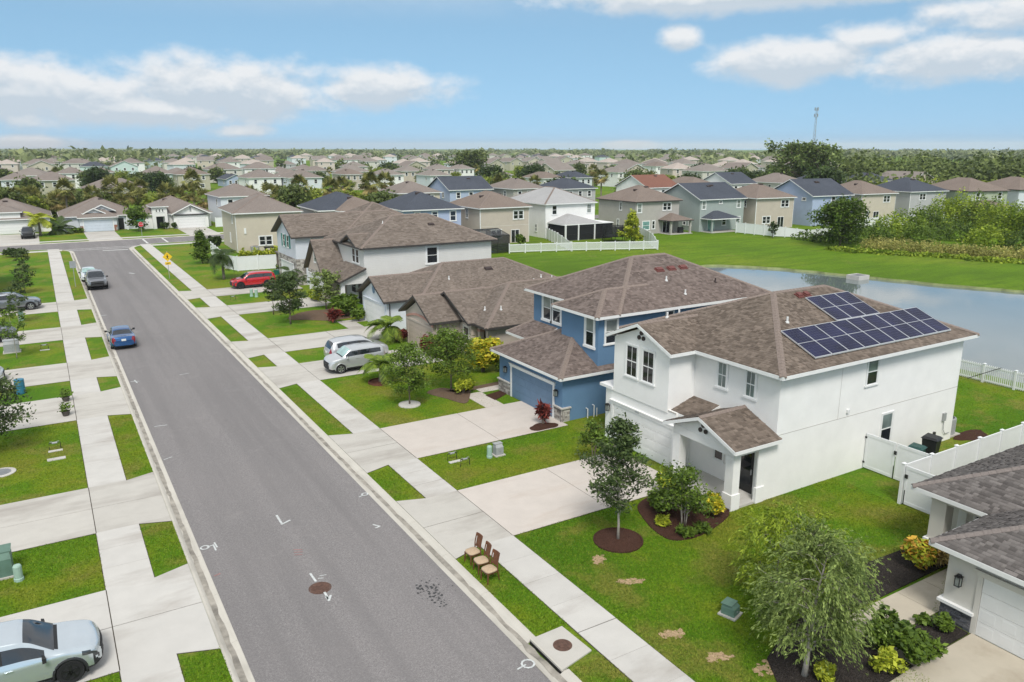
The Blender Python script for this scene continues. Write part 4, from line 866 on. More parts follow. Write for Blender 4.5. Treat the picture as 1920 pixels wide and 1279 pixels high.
garage_door(h0, FXm(23.7), 5.95, 10.82, 2.03, 'door_white', trim='stucco_cream', cols=8); lantern(h0, FXm(23.7), 11.5, 1.62)
window(h0, FXm(28.6), 12.9, 13.7, .9, 2.1, trim=.06); m_ = MB(); m_.box(28.55, 28.62, 14.0, 14.3, 0, 2.4); obj('corner_post', m_, 'trim_white', h0)
m_ = MB(); m_.add([(22.9, 6.9, 3.55), (22.9, 8.4, 3.55), (22.9, 7.65, 4.0)], [(0, 1, 2)])
# ================================================================ background houses (local frame: x across, y = 0 the face towards the pond / camera)
def bg_house(name, label, loc, rot, w, d, ze, wall, roof, kind='hip', slope=.46, fascia='trim_white', wins=(), ov=.42, group=None, extra=None, caps=False, far=True, vents=2, z0=-.12):
    h = thing(name, label, 'house', (loc[0], loc[1], z0), math.radians(rot), group, world=False)
    mb = MB(); mb.box(-w/2, w/2, 0, d, 0, ze-.03)
    if kind == 'gx':          # ridge along x, gable ends left and right
        mb.extr([(-w/2, 0.01, ze-.04), (-w/2, d-.01, ze-.04), (-w/2, d/2, ze-.04+slope*d/2)], (w, 0, 0)); sl = dict(y0=slope, y1=slope)
    elif kind == 'gy':
        mb.extr([(-w/2+.01, 0, ze-.04), (w/2-.01, 0, ze-.04), (0, 0, ze-.04+slope*w/2)], (0, d, 0)); sl = dict(x0=slope, x1=slope)
    else: sl = dict(x0=slope, x1=slope, y0=slope, y1=slope)
    obj('wall', mb, wall, h)
    R = Roof(-w/2-ov, w/2+ov, -ov, d+ov, ze-.02, sl)
    make_roofs(h, [R], roof, fascia=fascia, caps=caps, cap='roof_cap')
    Fs = {'n': Face('-y', 0), 'l': Face('-x', -w/2), 'r': Face('+x', w/2)}
    for wi in wins:
        f, u, z, ww, hh = wi[:5]; g_ = wi[5] if len(wi) > 5 else 'glass_dark'
        window(h, Fs[f], u-ww/2, u+ww/2, z, z+hh, glass=g_, trim=.12, far=True)
    for i in range(vents):
        x = random.uniform(-w*.2, w*.2); y = d*.5-random.uniform(.8, 1.6)
        mb = MB(); z = R.h(x, y); mb.hexa([(x-.4, y-.2, R.h(x-.4, y-.2)-.02), (x+.4, y-.2, R.h(x+.4, y-.2)-.02), (x+.4, y+.2, R.h(x+.4, y+.2)-.02), (x-.4, y+.2, R.h(x-.4, y+.2)-.02)], [(x-.4, y-.2, z+.14), (x+.4, y-.2, z+.14), (x+.4, y+.2, z+.2), (x-.4, y+.2, z+.2)]); obj('roof_vent', mb, 'vent_dark', h)
    if extra: extra(h, R, Fs)
    return h
def slider(h, F, u, w=1.7, zt=2.1, g='glass_dark'):
    mb = MB(); F.box(mb, u-w/2-.08, u-w/2, -.02, .05, 0.1, zt); F.box(mb, u+w/2, u+w/2+.08, -.02, .05, 0.1, zt); F.box(mb, u-w/2-.08, u+w/2+.08, -.02, .05, zt, zt+.08); F.box(mb, u-.04, u+.04, -.02, .04, .1, zt)
    d = obj('sliding_door', mb, 'trim_white', h)
    for a, b in ((u-w/2, u-.04), (u+.04, u+w/2)): obj('pane', F.box(MB(), a, b, -.02, .015, .12, zt), g, d)
def patio(h, x0, x1, dep, roof, ze=2.55, fascia='trim_white', posts=True, post_m='trim_white', sides=dict(x0=.4, x1=.4, y0=.4)):
    R = Roof(x0, x1, -dep, .02, ze, sides); make_roofs(h, [R], roof, fascia=fascia, caps=False)
    if posts:
        for x in (x0+.3, x1-.6): obj('patio_post', MB().box(x, x+.3, -dep+.3, -dep+.6, 0, ze-.02), post_m, h)
    obj('patio_slab', MB().box(x0+.1, x1-.1, -dep+.1, -.01, 0, .12), 'concrete', h)
def two(u, z=3.95, w=.85, h_=1.3, f='n', gap=.12): return [(f, u-w/2-gap/2, z, w, h_), (f, u+w/2+gap/2, z, w, h_)]
def corner_trim(h, w, ze, mat='trim_white'):
    for x in (-w/2, w/2): obj('corner_board', MB().box(x-.03, x+.09 if x < 0 else x+.03, -.03, .06, 0, ze-.1), mat, h)
def ex7(h, R, F):
    slider(h, F['n'], 3.6, .9); 
    mb = MB(); mb.box(-2.9, -2.0, -1.0, -.15, 0, .95); o = obj('air_conditioner', mb, 'ac_grey', h)
    mb = MB(); mb.tube([(-4.7, -.06, 5.5), (-4.7, -.06, 0)], .05, 6); obj('downpipe', mb, 'trim_white', h); obj('wall_panel', MB().box(-3.6, -3.3, -.1, 0, 2.8, 3.6), 'trim_white', h)
bg_house('beige_corner_house', 'beige two-storey corner house with brown hip roof behind curved white fence', (28.9, 117.6), -2, 9.4, 11.5, 5.85, 'stucco_beige', 'roof_greybrown', wins=two(3.1)+two(-.6, 1.0)+[('l', 2.5, 4.2, .5, 1.3), ('l', 5, 1.2, .5, 1.3)], extra=ex7, caps=True)
bg_house('grey_slate_roof_house', 'pale grey house showing its dark slate roof behind the teal shutter house', (41.6, 117.5), -2, 9.6, 12, 5.75, 'stucco_grey', 'roof_slate', wins=[('l', 3, 4, .8, 1.3)], caps=False)
def ex8(h, R, F): patio(h, .8, 4.8, 2.4, 'roof_slate')
bg_house('sky_blue_slate_roof_house', 'light blue two-storey house with dark slate hip roof beside black pool cage', (52.2, 110.0), -2, 9.6, 12, 5.85, 'stucco_skyblue', 'roof_slate', wins=[('n', .3, 4.5, .9, .9), ('n', 3.4, 3.9, .95, 1.5), ('n', -2.6, 4.2, .8, 1.2)], extra=ex8)
def exB1(h, R, F):
    slider(h, F['n'], 1.9, 1.4); corner_trim(h, 9, 5.8); obj('wall_joint', F['n'].box(MB(), -4.5, 4.5, 0, .015, 2.85, 2.9), 'trim_cream', h)
bg_house('tan_house', 'tan two-storey house with brown hip roof and small lawn behind picket fence', (63.8, 107.7), -1, 9.0, 11.2, 5.85, 'stucco_tan', 'roof_brown', wins=two(2.5, 3.85)+two(-1.6, .95)+[('l', 4.5, 4.0, .55, 1.5)], extra=exB1, caps=True)
def exB2(h, R, F):
    patio(h, -4.7, 3.2, 5.0, 'roof_pale', 2.75, sides=dict(x0=.33, y0=.33, x1=.33), posts=False); obj('screen_roof', MB().box(1.4, 5.4, -5.2, -.05, 2.62, 2.74), 'trim_white', h)
    obj('screen_wall', MB().box(-4.4, 5.3, -5.02, -4.98, .12, 2.6), 'screen_black', h); obj('screen_wall', MB().box(-4.44, -4.4, -5.0, -.1, .12, 2.6), 'screen_black', h); obj('screen_wall', MB().box(5.26, 5.3, -4.97, -.1, .12, 2.6), 'screen_black', h)
    for x in (-4.46, -1.9, 1.4): obj('patio_post', MB().box(x, x+.22, -5.14, -4.9, 0, 2.62), 'trim_white', h)
    for z in (1.0, 2.2): obj('screen_rail', MB().box(-4.4, 5.3, -5.06, -5.02, z, z+.05), 'black_metal', h)
    corner_trim(h, 10.2, 5.8)
bg_house('lanai_house', 'white two-storey house with pale grey roof and black screened lanai', (78.3, 110.0), -1, 10.2, 13.2, 5.85, 'stucco_white', 'roof_pale', slope=.44, wins=[('n', -3.3, 4.0, .9, 1.5), ('n', 3.9, 4.0, .9, 1.5, 'glass_blind'), ('n', -4.3, .9, .7, 1.3), ('l', 9.5, 4.9, .4, .5), ('l', 3, 1, .5, 1.2)], extra=exB2, caps=True)
def exB3(h, R, F):
    patio(h, .2, 5.6, 3.4, 'roof_brown', 2.5, post_m='stucco_greige', fascia='trim_dark'); slider(h, F['n'], 2.1, 1.6)
bg_house('greige_house', 'grey-beige two-storey house with brown hip roof and corner patio roof', (94.9, 106.4), -1, 10, 11, 5.85, 'stucco_greige', 'roof_brown', fascia='trim_dark', wins=[('n', -4.2, 3.9, .9, 1.5, 'glass_blind')]+two(2.1, 4.1)+[('n', -2.6, .8, 1.6, 1.5, 'glass_teal'), ('n', -.9, .9, .6, 1.4), ('l', 4.3, 4.1, .5, 1.4), ('l', 5, 1, .5, 1.4)], extra=exB3, caps=True)
def exB4(h, R, F):
    patio(h, -5.2, 1.9, 3.0, 'roof_slate', 2.55, post_m='stucco_sage'); slider(h, F['n'], -2.6, 1.7, g='glass_teal')
bg_house('sage_gable_house', 'sage green two-storey house with dark slate gable roof and slate patio roof', (108.6, 104.1), -1.6, 11, 11.5, 5.9, 'stucco_sage', 'roof_slate', 'gx', .44, wins=[('n', -4.6, 4.1, .85, 1.4, 'glass_blind'), ('n', -.5, 5.0, .7, .45), ('n', 4.1, 4.1, .85, 1.4, 'glass_blind'), ('n', .6, 1.0, .9, 1.3), ('n', 4.2, .9, .9, 1.5), ('l', 2.5, 1, .7, 1.2), ('l', 4.0, 1, .7, 1.2)], extra=exB4)
def exB5(h, R, F): slider(h, F['n'], 1.6, 1.4); corner_trim(h, 9.2, 5.8)
bg_house('fawn_house', 'fawn two-storey house with brown hip roof between sage and blue gable houses', (120.3, 101.9), -7, 9.2, 11, 5.85, 'stucco_tan', 'roof_brown', wins=two(2.4, 4.0)+two(-1.9, 1.0)+[('l', 3, 4, .5, 1.3)], extra=exB5, caps=True)
def exB6(h, R, F): patio(h, -1, 5, 2.6, 'roof_slate')
bg_house('blue_gable_house', 'light blue two-storey gable house with slate roof behind the dark pond tree', (134.9, 100.3), -5, 10.6, 12, 5.9, 'stucco_skyblue', 'roof_slate', 'gx', .47, wins=[('n', .3, 4.2, .95, 1.4), ('n', 3.2, 4.2, .95, 1.4), ('l', 2.2, 4.9, .9, .5)], extra=exB6, vents=3)
def exB7(h, R, F): slider(h, F['n'], -.4, 1.5); corner_trim(h, 10, 5.8)
bg_house('cream_back_house', 'cream two-storey house with brown hip roof beside blue gable house', (149.5, 100.0), -6, 9.8, 11.5, 5.85, 'stucco_beige', 'roof_brown', wins=two(2.3, 4.0)+[('n', -3, 1, .8, 1.3)], extra=exB7)
def exB8(h, R, F): slider(h, F['n'], -1.6, 1.4); corner_trim(h, 11.2, 5.8)
bg_house('grey_back_house', 'grey two-storey house with slate hip roof and corner boards', (166.7, 99.8), -6.5, 11.2, 12, 5.85, 'stucco_grey', 'roof_slate', wins=two(-1.8, 4.0), extra=exB8)
def exB9(h, R, F): patio(h, -5, 4, 3.2, 'roof_brown', 2.6, fascia='trim_dark'); slider(h, F['n'], -2.5, 2.2); slider(h, F['n'], 1.5, 2.2)
bg_house('green_back_house', 'green two-storey house with brown hip roof behind the bushes', (178.0, 93.2), -17, 10.4, 14, 5.9, 'stucco_green', 'roof_brown', fascia='trim_dark', wins=[('n', -2.6, 4.0, 1.0, 1.4), ('n', 3.2, 4.1, 1.0, 1.4)], extra=exB9)
bg_house('white_end_house', 'white and grey two-storey house at the end of the pond row', (193.5, 90.5), -17, 10.4, 13, 5.9, 'stucco_coolwhite', 'roof_brown', fascia='trim_dark', wins=[('n', -2.6, 1.0, 1.2, 1.2), ('n', 2, 4, 1, 1.3)])
bg_house('white_corner_house', 'white house at the left footpath with small dark side window', (-9.9, 92.5), 0, 10, 13.0, 5.4, 'siding_cool', 'roof_greybrown', wins=[('r', 6.5, 1.0, .7, .6)], z0=0)
# ---- three single-storey houses across the cross street, garage doors towards us
def far_front(name, label, cx, y, w, d, wall, door_m, gx, gw, feat, roof='roof_greybrown', trim='trim_white'):
    def ex(h, R, F):
        f = F['n']; x0 = gx-gw/2
        mb = MB(); mb.box(gx-gw/2-.7, gx+gw/2+.7, -2.0, .02, 0, 2.6); obj('garage_wall', mb, wall, h)
        G = Face('-y', -2.0); garage_door(h, G, gx-gw/2, gx+gw/2, 2.1, door_m, trim=trim)
        feat(h, G, gx, gw, R)
    return bg_house(name, label, (cx, y), 0, w, d, 2.75, wall, roof, 'hip', .46, wins=(), extra=ex, caps=True, z0=0, vents=1)
def featA(h, G, gx, gw, R):        # twin decorative gables over a pent roof
    make_roofs(h, [Roof(gx-gw/2-1.0, gx+gw/2+1.0, -2.5, 1.2, 2.62, dict(y0=.42, x0=.6, x1=.6))], 'roof_greybrown', caps=False)
    for dx, dy, s in ((.9, .35, 2.3), (-.5, -.9, 1.9)):
        R2 = Roof(gx+dx-s, gx+dx+s, dy-.4, 4.5, 3.5+dy*.25, dict(x0=.5, x1=.5)); make_roofs(h, [R2], 'roof_greybrown', caps=False, fh=.22)
        g_ = MB(); z = 3.36+dy*.25; g_.extr([(gx+dx-s+.3, dy, z), (gx+dx+s-.3, dy, z), (gx+dx, dy, z+(s-.3)*.5)], (0, 3.4, 0)); obj('gable_wall', g_, 'stucco_coolwhite', h)
        tr = MB(); tr.box(gx+dx-.06, gx+dx+.06, dy-.06, dy-.01, z+.2, z+(s-.3)*.48); tr.box(gx+dx-.5, gx+dx+.5, dy-.06, dy-.012, z+.45, z+.55); obj('gable_truss', tr, 'trim_white', h)
    for s in (-1, 1): stones(h, G, gx+s*(gw/2+.42)-.28, gx+s*(gw/2+.42)+.28, 0, 1.1, mats=('brick_red', 'stone_a', 'brick_red'), hh=(.12, .18), ww=(.2, .4), name='brick')
    obj('porch_post', MB().box(gx+gw/2+2.4, gx+gw/2+2.6, -1.2, -1.0, 0, 2.6), 'trim_white', h); obj('front_door', Face('-y', 0).box(MB(), gx+gw/2+1.1, gx+gw/2+2.0, -.01, .05, 0, 2.1), 'door_black', h)
far_front('blue_garage_house', 'grey single-storey house with pale blue garage door and twin white gables', 9.6, 163.2, 12.5, 13, 'stucco_coolwhite', 'door_pale', -.6, 4.7, featA)
def featB(h, G, gx, gw, R):
    R2 = Roof(gx-gw/2-1.1, gx+gw/2+1.1, -2.5, 6, 2.75, dict(x0=.5, x1=.5)); make_roofs(h, [R2], 'roof_greybrown', caps=False, fh=.22)
    s = gw/2+.7; g_ = MB().extr([(gx-s, -2.0, 2.58), (gx+s, -2.0, 2.58), (gx, -2.0, 2.58+s*.5)], (0, 2, 0)); obj('gable_wall', g_, 'stucco_white', h); obj('gable_vent', G.box(MB(), gx-.15, gx+.15, 0, .05, 3.1, 3.9), 'ac_grey', h); obj('dark_band', G.box(MB(), gx-s+.1, gx+s-.1, 0, .3, 2.42, 2.62), 'trim_dark', h)  # dark projecting band above the garage door
    # raised entry block with three small square windows
    xb = gx-gw/2-2.9; obj('entry_tower', MB().box(xb-1.3, xb+1.3, -1.0, .3, 2.3, 4.2).box(xb-1.3, xb-.7, -1.0, .0, 0, 2.31).box(xb+.8, xb+1.3, -1.0, .0, 0, 2.31), 'stucco_white', h)
    make_roofs(h, [Roof(xb-1.6, xb+1.6, -1.35, 4, 4.2, dict(x0=.4, x1=.4, y0=.4))], 'roof_greybrown', caps=False)
    for i in (-1, 0, 1): window(h, Face('-y', -1.0), xb+i*.55-.15, xb+i*.55+.15, 3.1, 3.7, trim=.05, far=True, split=False)
    obj('front_door', Face('-y', 0).box(MB(), xb-.6, xb+.6, -.01, .05, 0, 2.2), 'door_black', h)
far_front('entry_tower_house', 'white single-storey house with raised entry block and white garage door', 22.6, 161.5, 12, 13, 'stucco_white', 'door_white', 2.1, 4.8, featB)
def featC(h, G, gx, gw, R):
    make_roofs(h, [Roof(gx-gw/2-1.0, gx+gw/2+1.0, -2.5, 4, 2.62, dict(y0=.46, x0=.5, x1=.5))], 'roof_greybrown', caps=True)
    obj('raised_parapet', MB().box(gx-.6, gx+2.6, -2.05, -.5, 2.4, 3.9), 'stucco_white', h); make_roofs(h, [Roof(gx-.95, gx+2.95, -2.4, 4.6, 3.9, dict(y0=.4, x0=.4, x1=.4))], 'roof_greybrown', caps=False)
far_front('three_car_house', 'white single-storey house with wide white garage behind black pickup truck', -5.0, 166.0, 13, 13, 'stucco_white', 'door_white', -.6, 7.5, featC)
# ---- further houses placed by the eave line seen in the photograph
def px_house(x0, x1, ey, wall, roof, kind='hip', ze=5.75, label='', name='distant_house', nw=3, fascia='trim_white', group=None, d=12, frac=.80):
    a, b = gp(x0, ey, ze), gp(x1, ey, ze); c = (a+b)/2; w = max(7.5, min(17., (b-a).length*frac))
    wins = [('n', -w*.3+i*w*.6/max(1, nw-1), ze-1.95, .95, 1.3) for i in range(nw)]+([('n', w*.25, .9, 1.4, 1.3)] if ze > 4 else [])
    wins += [('l', d*.3, ze-1.9, .8, 1.2)]
    return bg_house(name, label, (c.x, c.y), random.uniform(-5, 5), w, d, ze, wall, roof, kind, .44, fascia, wins, group=group, vents=1, z0=-.12)
G2 = 'houses beyond the cross street'
for a in [(404, 511, 366, 'stucco_coolwhite', 'roof_greybrown', 'hip', 5.7, 'pale blue-white two-storey house with dark arched gable trim behind entry tower house'),
          (828, 938, 354, 'stucco_skyblue', 'roof_slate', 'gx', 5.7, 'blue two-storey house with dark slate gable roof above the tan house'),
          (948, 1036, 352, 'stucco_greige', 'roof_greybrown', 'hip', 5.7, 'grey-beige house with brown hip roof between two slate roofs'),
          (1043, 1133, 352, 'stucco_grey', 'roof_slate', 'hip', 5.7, 'grey two-storey house with slate hip roof behind the lanai house'),
          (735, 838, 360, 'stucco_beige', 'roof_greybrown', 'hip', 5.7, 'cream house with brown hip roof behind two slate roofs'),
          (655, 712, 392, 'stucco_tan', 'roof_brown', 'hip', 5.7, 'house showing only a brown hip roof between two slate roofs'),
          (1196, 1292, 350, 'stucco_white', 'roof_red', 'gx', 5.7, 'white two-storey house with reddish brown gable roof'),
          (1290, 1350, 345, 'stucco_coolwhite', 'roof_brown', 'hip', 5.7, 'white house with brown roof between reddish and black roofs'),
          (1356, 1432, 343, 'stucco_white', 'roof_slate', 'gx', 5.7, 'white house with black gable roof behind the fawn house'),
          (1444, 1530, 341, 'stucco_cream', 'roof_greybrown', 'hip', 5.7, 'cream house with brown roof in front of the big oak'),
          (1530, 1604, 340, 'stucco_coolwhite', 'roof_slate', 'hip', 5.7, 'white gabled house with slate roof left of the dark wood'),
          (1622, 1694, 338, 'stucco_coolwhite', 'roof_slate', 'hip', 5.7, 'white house with slate hip roof below the dark wood'),
          (1688, 1775, 338, 'stucco_beige', 'roof_tan', 'gy', 5.7, 'beige house with tan front gable below the dark wood'),
          (59, 144, 337, 'stucco_olive', 'roof_greybrown', 'hip', 5.7, 'olive-tan house with brown hip roof behind sabal palms'),
          (0, 62, 336, 'stucco_coolwhite', 'roof_greybrown', 'hip', 5.7, 'white two-storey house with grey-brown roof left of the olive-tan house'),
          (150, 288, 352, 'stucco_greige', 'roof_greybrown', 'hip', 2.9, 'long low single-storey house with grey-brown roof behind palms'),
          (107, 166, 324, 'stucco_white', 'roof_greybrown', 'hip', 5.7, 'white two-storey house with twin dark windows'),
          (166, 216, 323, 'stucco_pinkish', 'roof_greybrown', 'hip', 5.7, 'pinkish beige house joined beside the twin window house'),
          (205, 262, 312, 'stucco_mint', 'roof_greybrown', 'gy', 5.7, 'pale cyan front-gabled house'),
          (258, 332, 325, 'stucco_mint', 'roof_greybrown', 'hip', 5.7, 'mint green two-storey house with brown hip roof'),
          (328, 398, 326, 'stucco_olive', 'roof_brown', 'hip', 5.7, 'plain olive house with brown hip roof beside mint green house'),
          (383, 460, 317, 'stucco_cream', 'roof_greybrown', 'hip', 5.7, 'cream two-storey house behind the small blue gable house'),
          (423, 462, 335, 'stucco_skyblue', 'roof_slate', 'gy', 3.0, 'small blue single-storey house with slate front gable'),
          (459, 535, 332, 'stucco_white', 'roof_greybrown', 'hip', 5.7, 'white house with one dark window left of a tall palm'),
          (535, 612, 332, 'stucco_coolwhite', 'roof_greybrown', 'hip', 5.7, 'cool white house with brown roof right of a tall palm'),
          (645, 695, 312, 'stucco_cream', 'roof_tan', 'hip', 5.7, 'cream cube-like house with tan hip roof'),
          (645, 684, 326, 'stucco_tan', 'roof_brown', 'hip', 5.7, 'small tan house in front of the cream cube-like house'),
          (710, 764, 327, 'stucco_white', 'roof_tan', 'hip', 5.7, 'white house with row of black windows'),
          (748, 800, 320, 'stucco_tan', 'roof_tan', 'hip', 5.7, 'tan house with tan roof behind the black-windowed house'),
          (803, 848, 328, 'stucco_coolwhite', 'roof_tan', 'hip', 5.7, 'white house with black shutters right of the tan-roofed pair'),
          (805, 856, 317, 'stucco_pinkish', 'roof_tan', 'hip', 5.7, 'pinkish house with tan roof left of a white cube house'),
          (855, 895, 316, 'stucco_white', 'roof_tan', 'hip', 5.7, 'white cube house with tan roof before dark oak'),
          (929, 956, 327, 'stucco_white', 'roof_tan', 'hip', 5.7, 'narrow white house beside yellow-green tree'),
          (1013, 1062, 333, 'stucco_white', 'roof_brown', 'hip', 5.7, 'white house with brown hip roof between palms'),
          (1075, 1112, 332, 'stucco_coolwhite', 'roof_slate', 'hip', 5.7, 'pale house with slate roof between palms'),
          (1150, 1195, 322, 'stucco_white', 'roof_tan', 'hip', 5.7, 'white house with tan roof above green thicket'),
          (1073, 1112, 307, 'stucco_tan', 'roof_tan', 'hip', 5.7, 'tan house with tan roof among bright trees'),
          (1223, 1265, 311, 'stucco_white', 'roof_brown', 'hip', 5.7, 'white house with brown roof left of a peach roof row'),
          (1300, 1385, 320, 'stucco_cream', 'roof_tan', 'hip', 5.7, 'long cream house with tan roof left of the big oak'),
          (1544, 1596, 320, 'stucco_cream', 'roof_tan', 'hip', 5.7, 'cream house with tan roof right of the big oak'),
          (32, 115, 307, 'stucco_beige', 'roof_greybrown', 'hip', 5.7, 'wide beige house with brown roof at the wood edge'),
          (115, 182, 306, 'stucco_cream', 'roof_greybrown', 'hip', 5.7, 'cream house with brown roof right of the wide beige house'),
          (262, 322, 296, 'stucco_cream', 'roof_peach', 'hip', 5.7, 'cream house with pale peach roof beyond the mint house')]:
    px_house(*a[:6], ze=a[6], label=a[7], group=G2)
# ---- the far estate: copies of a few prototypes
protos = []
for wl_, rf, lab in (('stucco_cream', 'roof_tan', 'far cream two-storey house with tan roof on the horizon'), ('stucco_pinkish', 'roof_peach', 'far pinkish two-storey house with peach roof on the horizon'), ('stucco_white', 'roof_greybrown', 'far white two-storey house with grey-brown roof on the horizon'), ('stucco_beige', 'roof_tan', 'far beige two-storey house with tan gable roof on the horizon'), ('stucco_coolwhite', 'roof_peach', 'far pale two-storey house with peach roof on the horizon'), ('stucco_grey', 'roof_greybrown', 'far low grey single-storey house in the estate'), ('stucco_olive', 'roof_greybrown', 'far olive two-storey house with front gable in the estate'), ('stucco_mint', 'roof_slate', 'far pale green house with slate roof in the estate')):
    kd = {'stucco_beige': 'gx', 'stucco_olive': 'gy'}.get(wl_, 'hip'); hz_ = 3.0 if wl_ == 'stucco_grey' else 5.7; dw = {'stucco_white': 13.5, 'stucco_mint': 9.}.get(wl_, 11.)
    protos.append(bg_house('horizon_house', lab, (0, 0), 0, dw, 12, hz_, wl_, rf, kd, .44, wins=[('n', -3, hz_-1.9, 1, 1.4), ('n', 3, hz_-1.9, 1, 1.4), ('l', 4, hz_-1.9, 1, 1.4)]+([('n', -1, 1, 1.6, 1.3)] if hz_ > 4 else []), group='houses of the far estate', vents=0))
fl = []
for row, dist in enumerate((330, 372, 420, 475, 540, 620, 710, 820, 950)):
    px = -20+random.uniform(0, 40); 
    while px < 1560:
        if not (1480 < px and row < 3) and random.random() < (.36 if row < 3 else .74):
            az_ = YAW+math.atan((px-960)/FPX/math.cos(PITCH)); dd = dist*random.uniform(.97, 1.03); fl.append((dd*math.sin(az_), dd*math.cos(az_)))
        px += 15.5*FPX/dist*random.uniform(.9, 1.25)
used = [False]*len(protos)
taken = [(o.location.x, o.location.y) for o in COL.objects if o.type == 'EMPTY' and o.get('category') == 'house']
for (x, y) in fl[:300]:
    if any((x-a)**2+(y-b)**2 < 18**2 for a, b in taken): continue
    k = random.randrange(len(protos)); o = protos[k] if not used[k] else copy_tree(protos[k]); used[k] = True
    o.location = (x, y, -.12); o.rotation_euler.z = random.choice((0, math.pi/2))+random.uniform(-.25, .25); taken.append((x, y))
# ================================================================ fences
def fence(name, label, pts, h=1.83, kind='panel', sp=2.2, mat='white_vinyl', hs=None, cap=True, joined=True, group=None):
    f = thing(name, label, 'fence', (pts[0][0], pts[0][1], 0), group=group); post = []
    P = [Vector((x, y, 0)) for x, y in pts]
    for i, (a, b) in enumerate(zip(P[:-1], P[1:])):
        L = (b-a).length; k = max(1, round(L/sp)); d = (b-a)/L; nn = Vector((-d.y, d.x, 0))
        ha, hb = (hs[i], hs[i+1]) if hs else (h, h)
        for j in range(k):
            p, q = a+d*(L*j/k), a+d*(L*(j+1)/k); h0, h1_ = ha+(hb-ha)*j/k, ha+(hb-ha)*(j+1)/k
            mb = MB()
            def bar(s0, s1, t, zl0, zl1, zh0, zh1):
                A, B = p+d*s0, p+d*s1
                mb.hexa([(A-nn*t)[:2]+(zl0,), (B-nn*t)[:2]+(zl1,), (B-nn*t)[:2]+(zh1,), (A-nn*t)[:2]+(zh0,)], [(A+nn*t)[:2]+(zl0,), (B+nn*t)[:2]+(zl1,), (B+nn*t)[:2]+(zh1,), (A+nn*t)[:2]+(zh0,)])
            l = (q-p).length
            if kind == 'panel':
                bar(.05, l-.05, .012, .10, .10, h0-.12, h1_-.12); bar(.05, l-.05, .025, h0-.14, h1_-.14, h0-.03, h1_-.03); bar(.05, l-.05, .025, .04, .04, .15, .15)
                obj('panel', mb, mat, f)
            else:
                bar(.05, l-.05, .022, h0-.16, h1_-.16, h0-.07, h1_-.07); bar(.05, l-.05, .022, .12, .12, .2, .2); obj('rail', mb, mat, f); n = max(2, int(l/.135))
                if joined:
                    mb = MB()
                    for c in range(n): s = .1+(l-.2)*(c+.5)/n; bar(s-.034, s+.034, .010, .06, .06, h0-.02, h0-.02)
                    tag(obj('pickets', mb, mat, f), kind='stuff')
                else:
                    for c in range(n): mb = MB(); s = .1+(l-.2)*(c+.5)/n; bar(s-.034, s+.034, .010, .06, .06, h0, h0); obj('picket', mb, mat, f)
            if j == 0 and i == 0: post.append((p, h0))
            post.append((q, h1_))
    for p, hh in post:
        mb = MB(); mb.box(p.x-.065, p.x+.065, p.y-.065, p.y+.065, -.1, hh+.02); mb.box(p.x-.085, p.x+.085, p.y-.085, p.y+.085, hh+.02, hh+.045); mb.add([(p.x-.07, p.y-.07, hh+.045), (p.x+.07, p.y-.07, hh+.045), (p.x+.07, p.y+.07, hh+.045), (p.x-.07, p.y+.07, hh+.045), (p.x, p.y, hh+.1)], [(0, 1, 4), (1, 2, 4), (2, 3, 4), (3, 0, 4), (3, 2, 1, 0)]); obj('post', mb, mat, f)
    return f
fence('lot_fence', 'long white vinyl privacy fence between white house and cream house', [(30.35, 17.7), (32.4, 17.7), (51.6, 17.7)], 1.83, sp=1.86)
def gate(name, label, x, y0, y1, leaves):
    f = thing(name, label, 'gate', (x, y0, 0)); L = (y1-y0)/leaves
    for i in range(leaves):
        a = y0+i*L+.03; b = y0+(i+1)*L-.03; mb = MB(); mb.box(x-.012, x+.012, a+.02, b-.02, .1, 1.72); mb.box(x-.026, x+.026, a, b, 1.66, 1.8); mb.box(x-.026, x+.026, a, b, .07, .2); mb.box(x-.025, x+.025, a, a+.1, .2, 1.66); mb.box(x-.025, x+.025, b-.1, b, .2, 1.66); lf_ = obj('gate_leaf', mb, 'white_vinyl', f)
        e = a if i == 0 else b
        for z in (.3, 1.55): obj('hinge', MB().box(x-.045, x-.025, (e-.05) if i else e-.06, (e+.06) if i else e+.12, z, z+.09), 'black_metal', lf_)
    ym = y0+L if leaves > 1 else y1-.1
    obj('latch', MB().box(x-.07, x-.026, ym-.06, ym+.06, 1.25, 1.42), 'black_metal', f); obj('drop_rod', MB().box(x-.045, x-.027, ym-.015, ym+.015, .05, .7), 'black_metal', f)
gate('double_gate', 'white vinyl double gate between white house wall and privacy fence', 32.4, 17.8, 20.93, 2)
gate('side_gate', 'white vinyl gate beside the cream house porch with black hinges', 30.35, 14.7, 17.62, 1)
fence('pond_picket_fence', 'white picket fence along the pond bank behind the white house', [(51.7, 10.0), (51.7, 29.6)], 1.22, 'picket', 1.9, joined=False)
A, B, C, D, E_ = gp(955, 474), gp(1072, 470), gp(1233, 467), gp(1205, 446), gp(995, 441)
fence('back_picket_fence', 'low white picket fence around the lanai house garden', [(A.x, A.y), (B.x, B.y), (C.x, C.y)], 1.25, 'picket', 2.4)
fence('sloping_garden_fence', 'white privacy fence stepping down beside the tan house lawn', [(E_.x-.6, E_.y-6), ((E_.x+B.x)/2-.5, (E_.y-6+B.y)/2), (B.x, B.y+.3)], kind='panel', hs=[1.83, 1.83, 1.25])
fence('conifer_fence', 'white privacy fence stepping down behind the yellow conifer', [(C.x+8.2, C.y+14), (C.x+2.4, C.y+4), (C.x, C.y+.2)], kind='panel', hs=[1.83, 1.83, 1.25])
a, b = gp(1392, 440, -.1), gp(1500, 448, -.1)
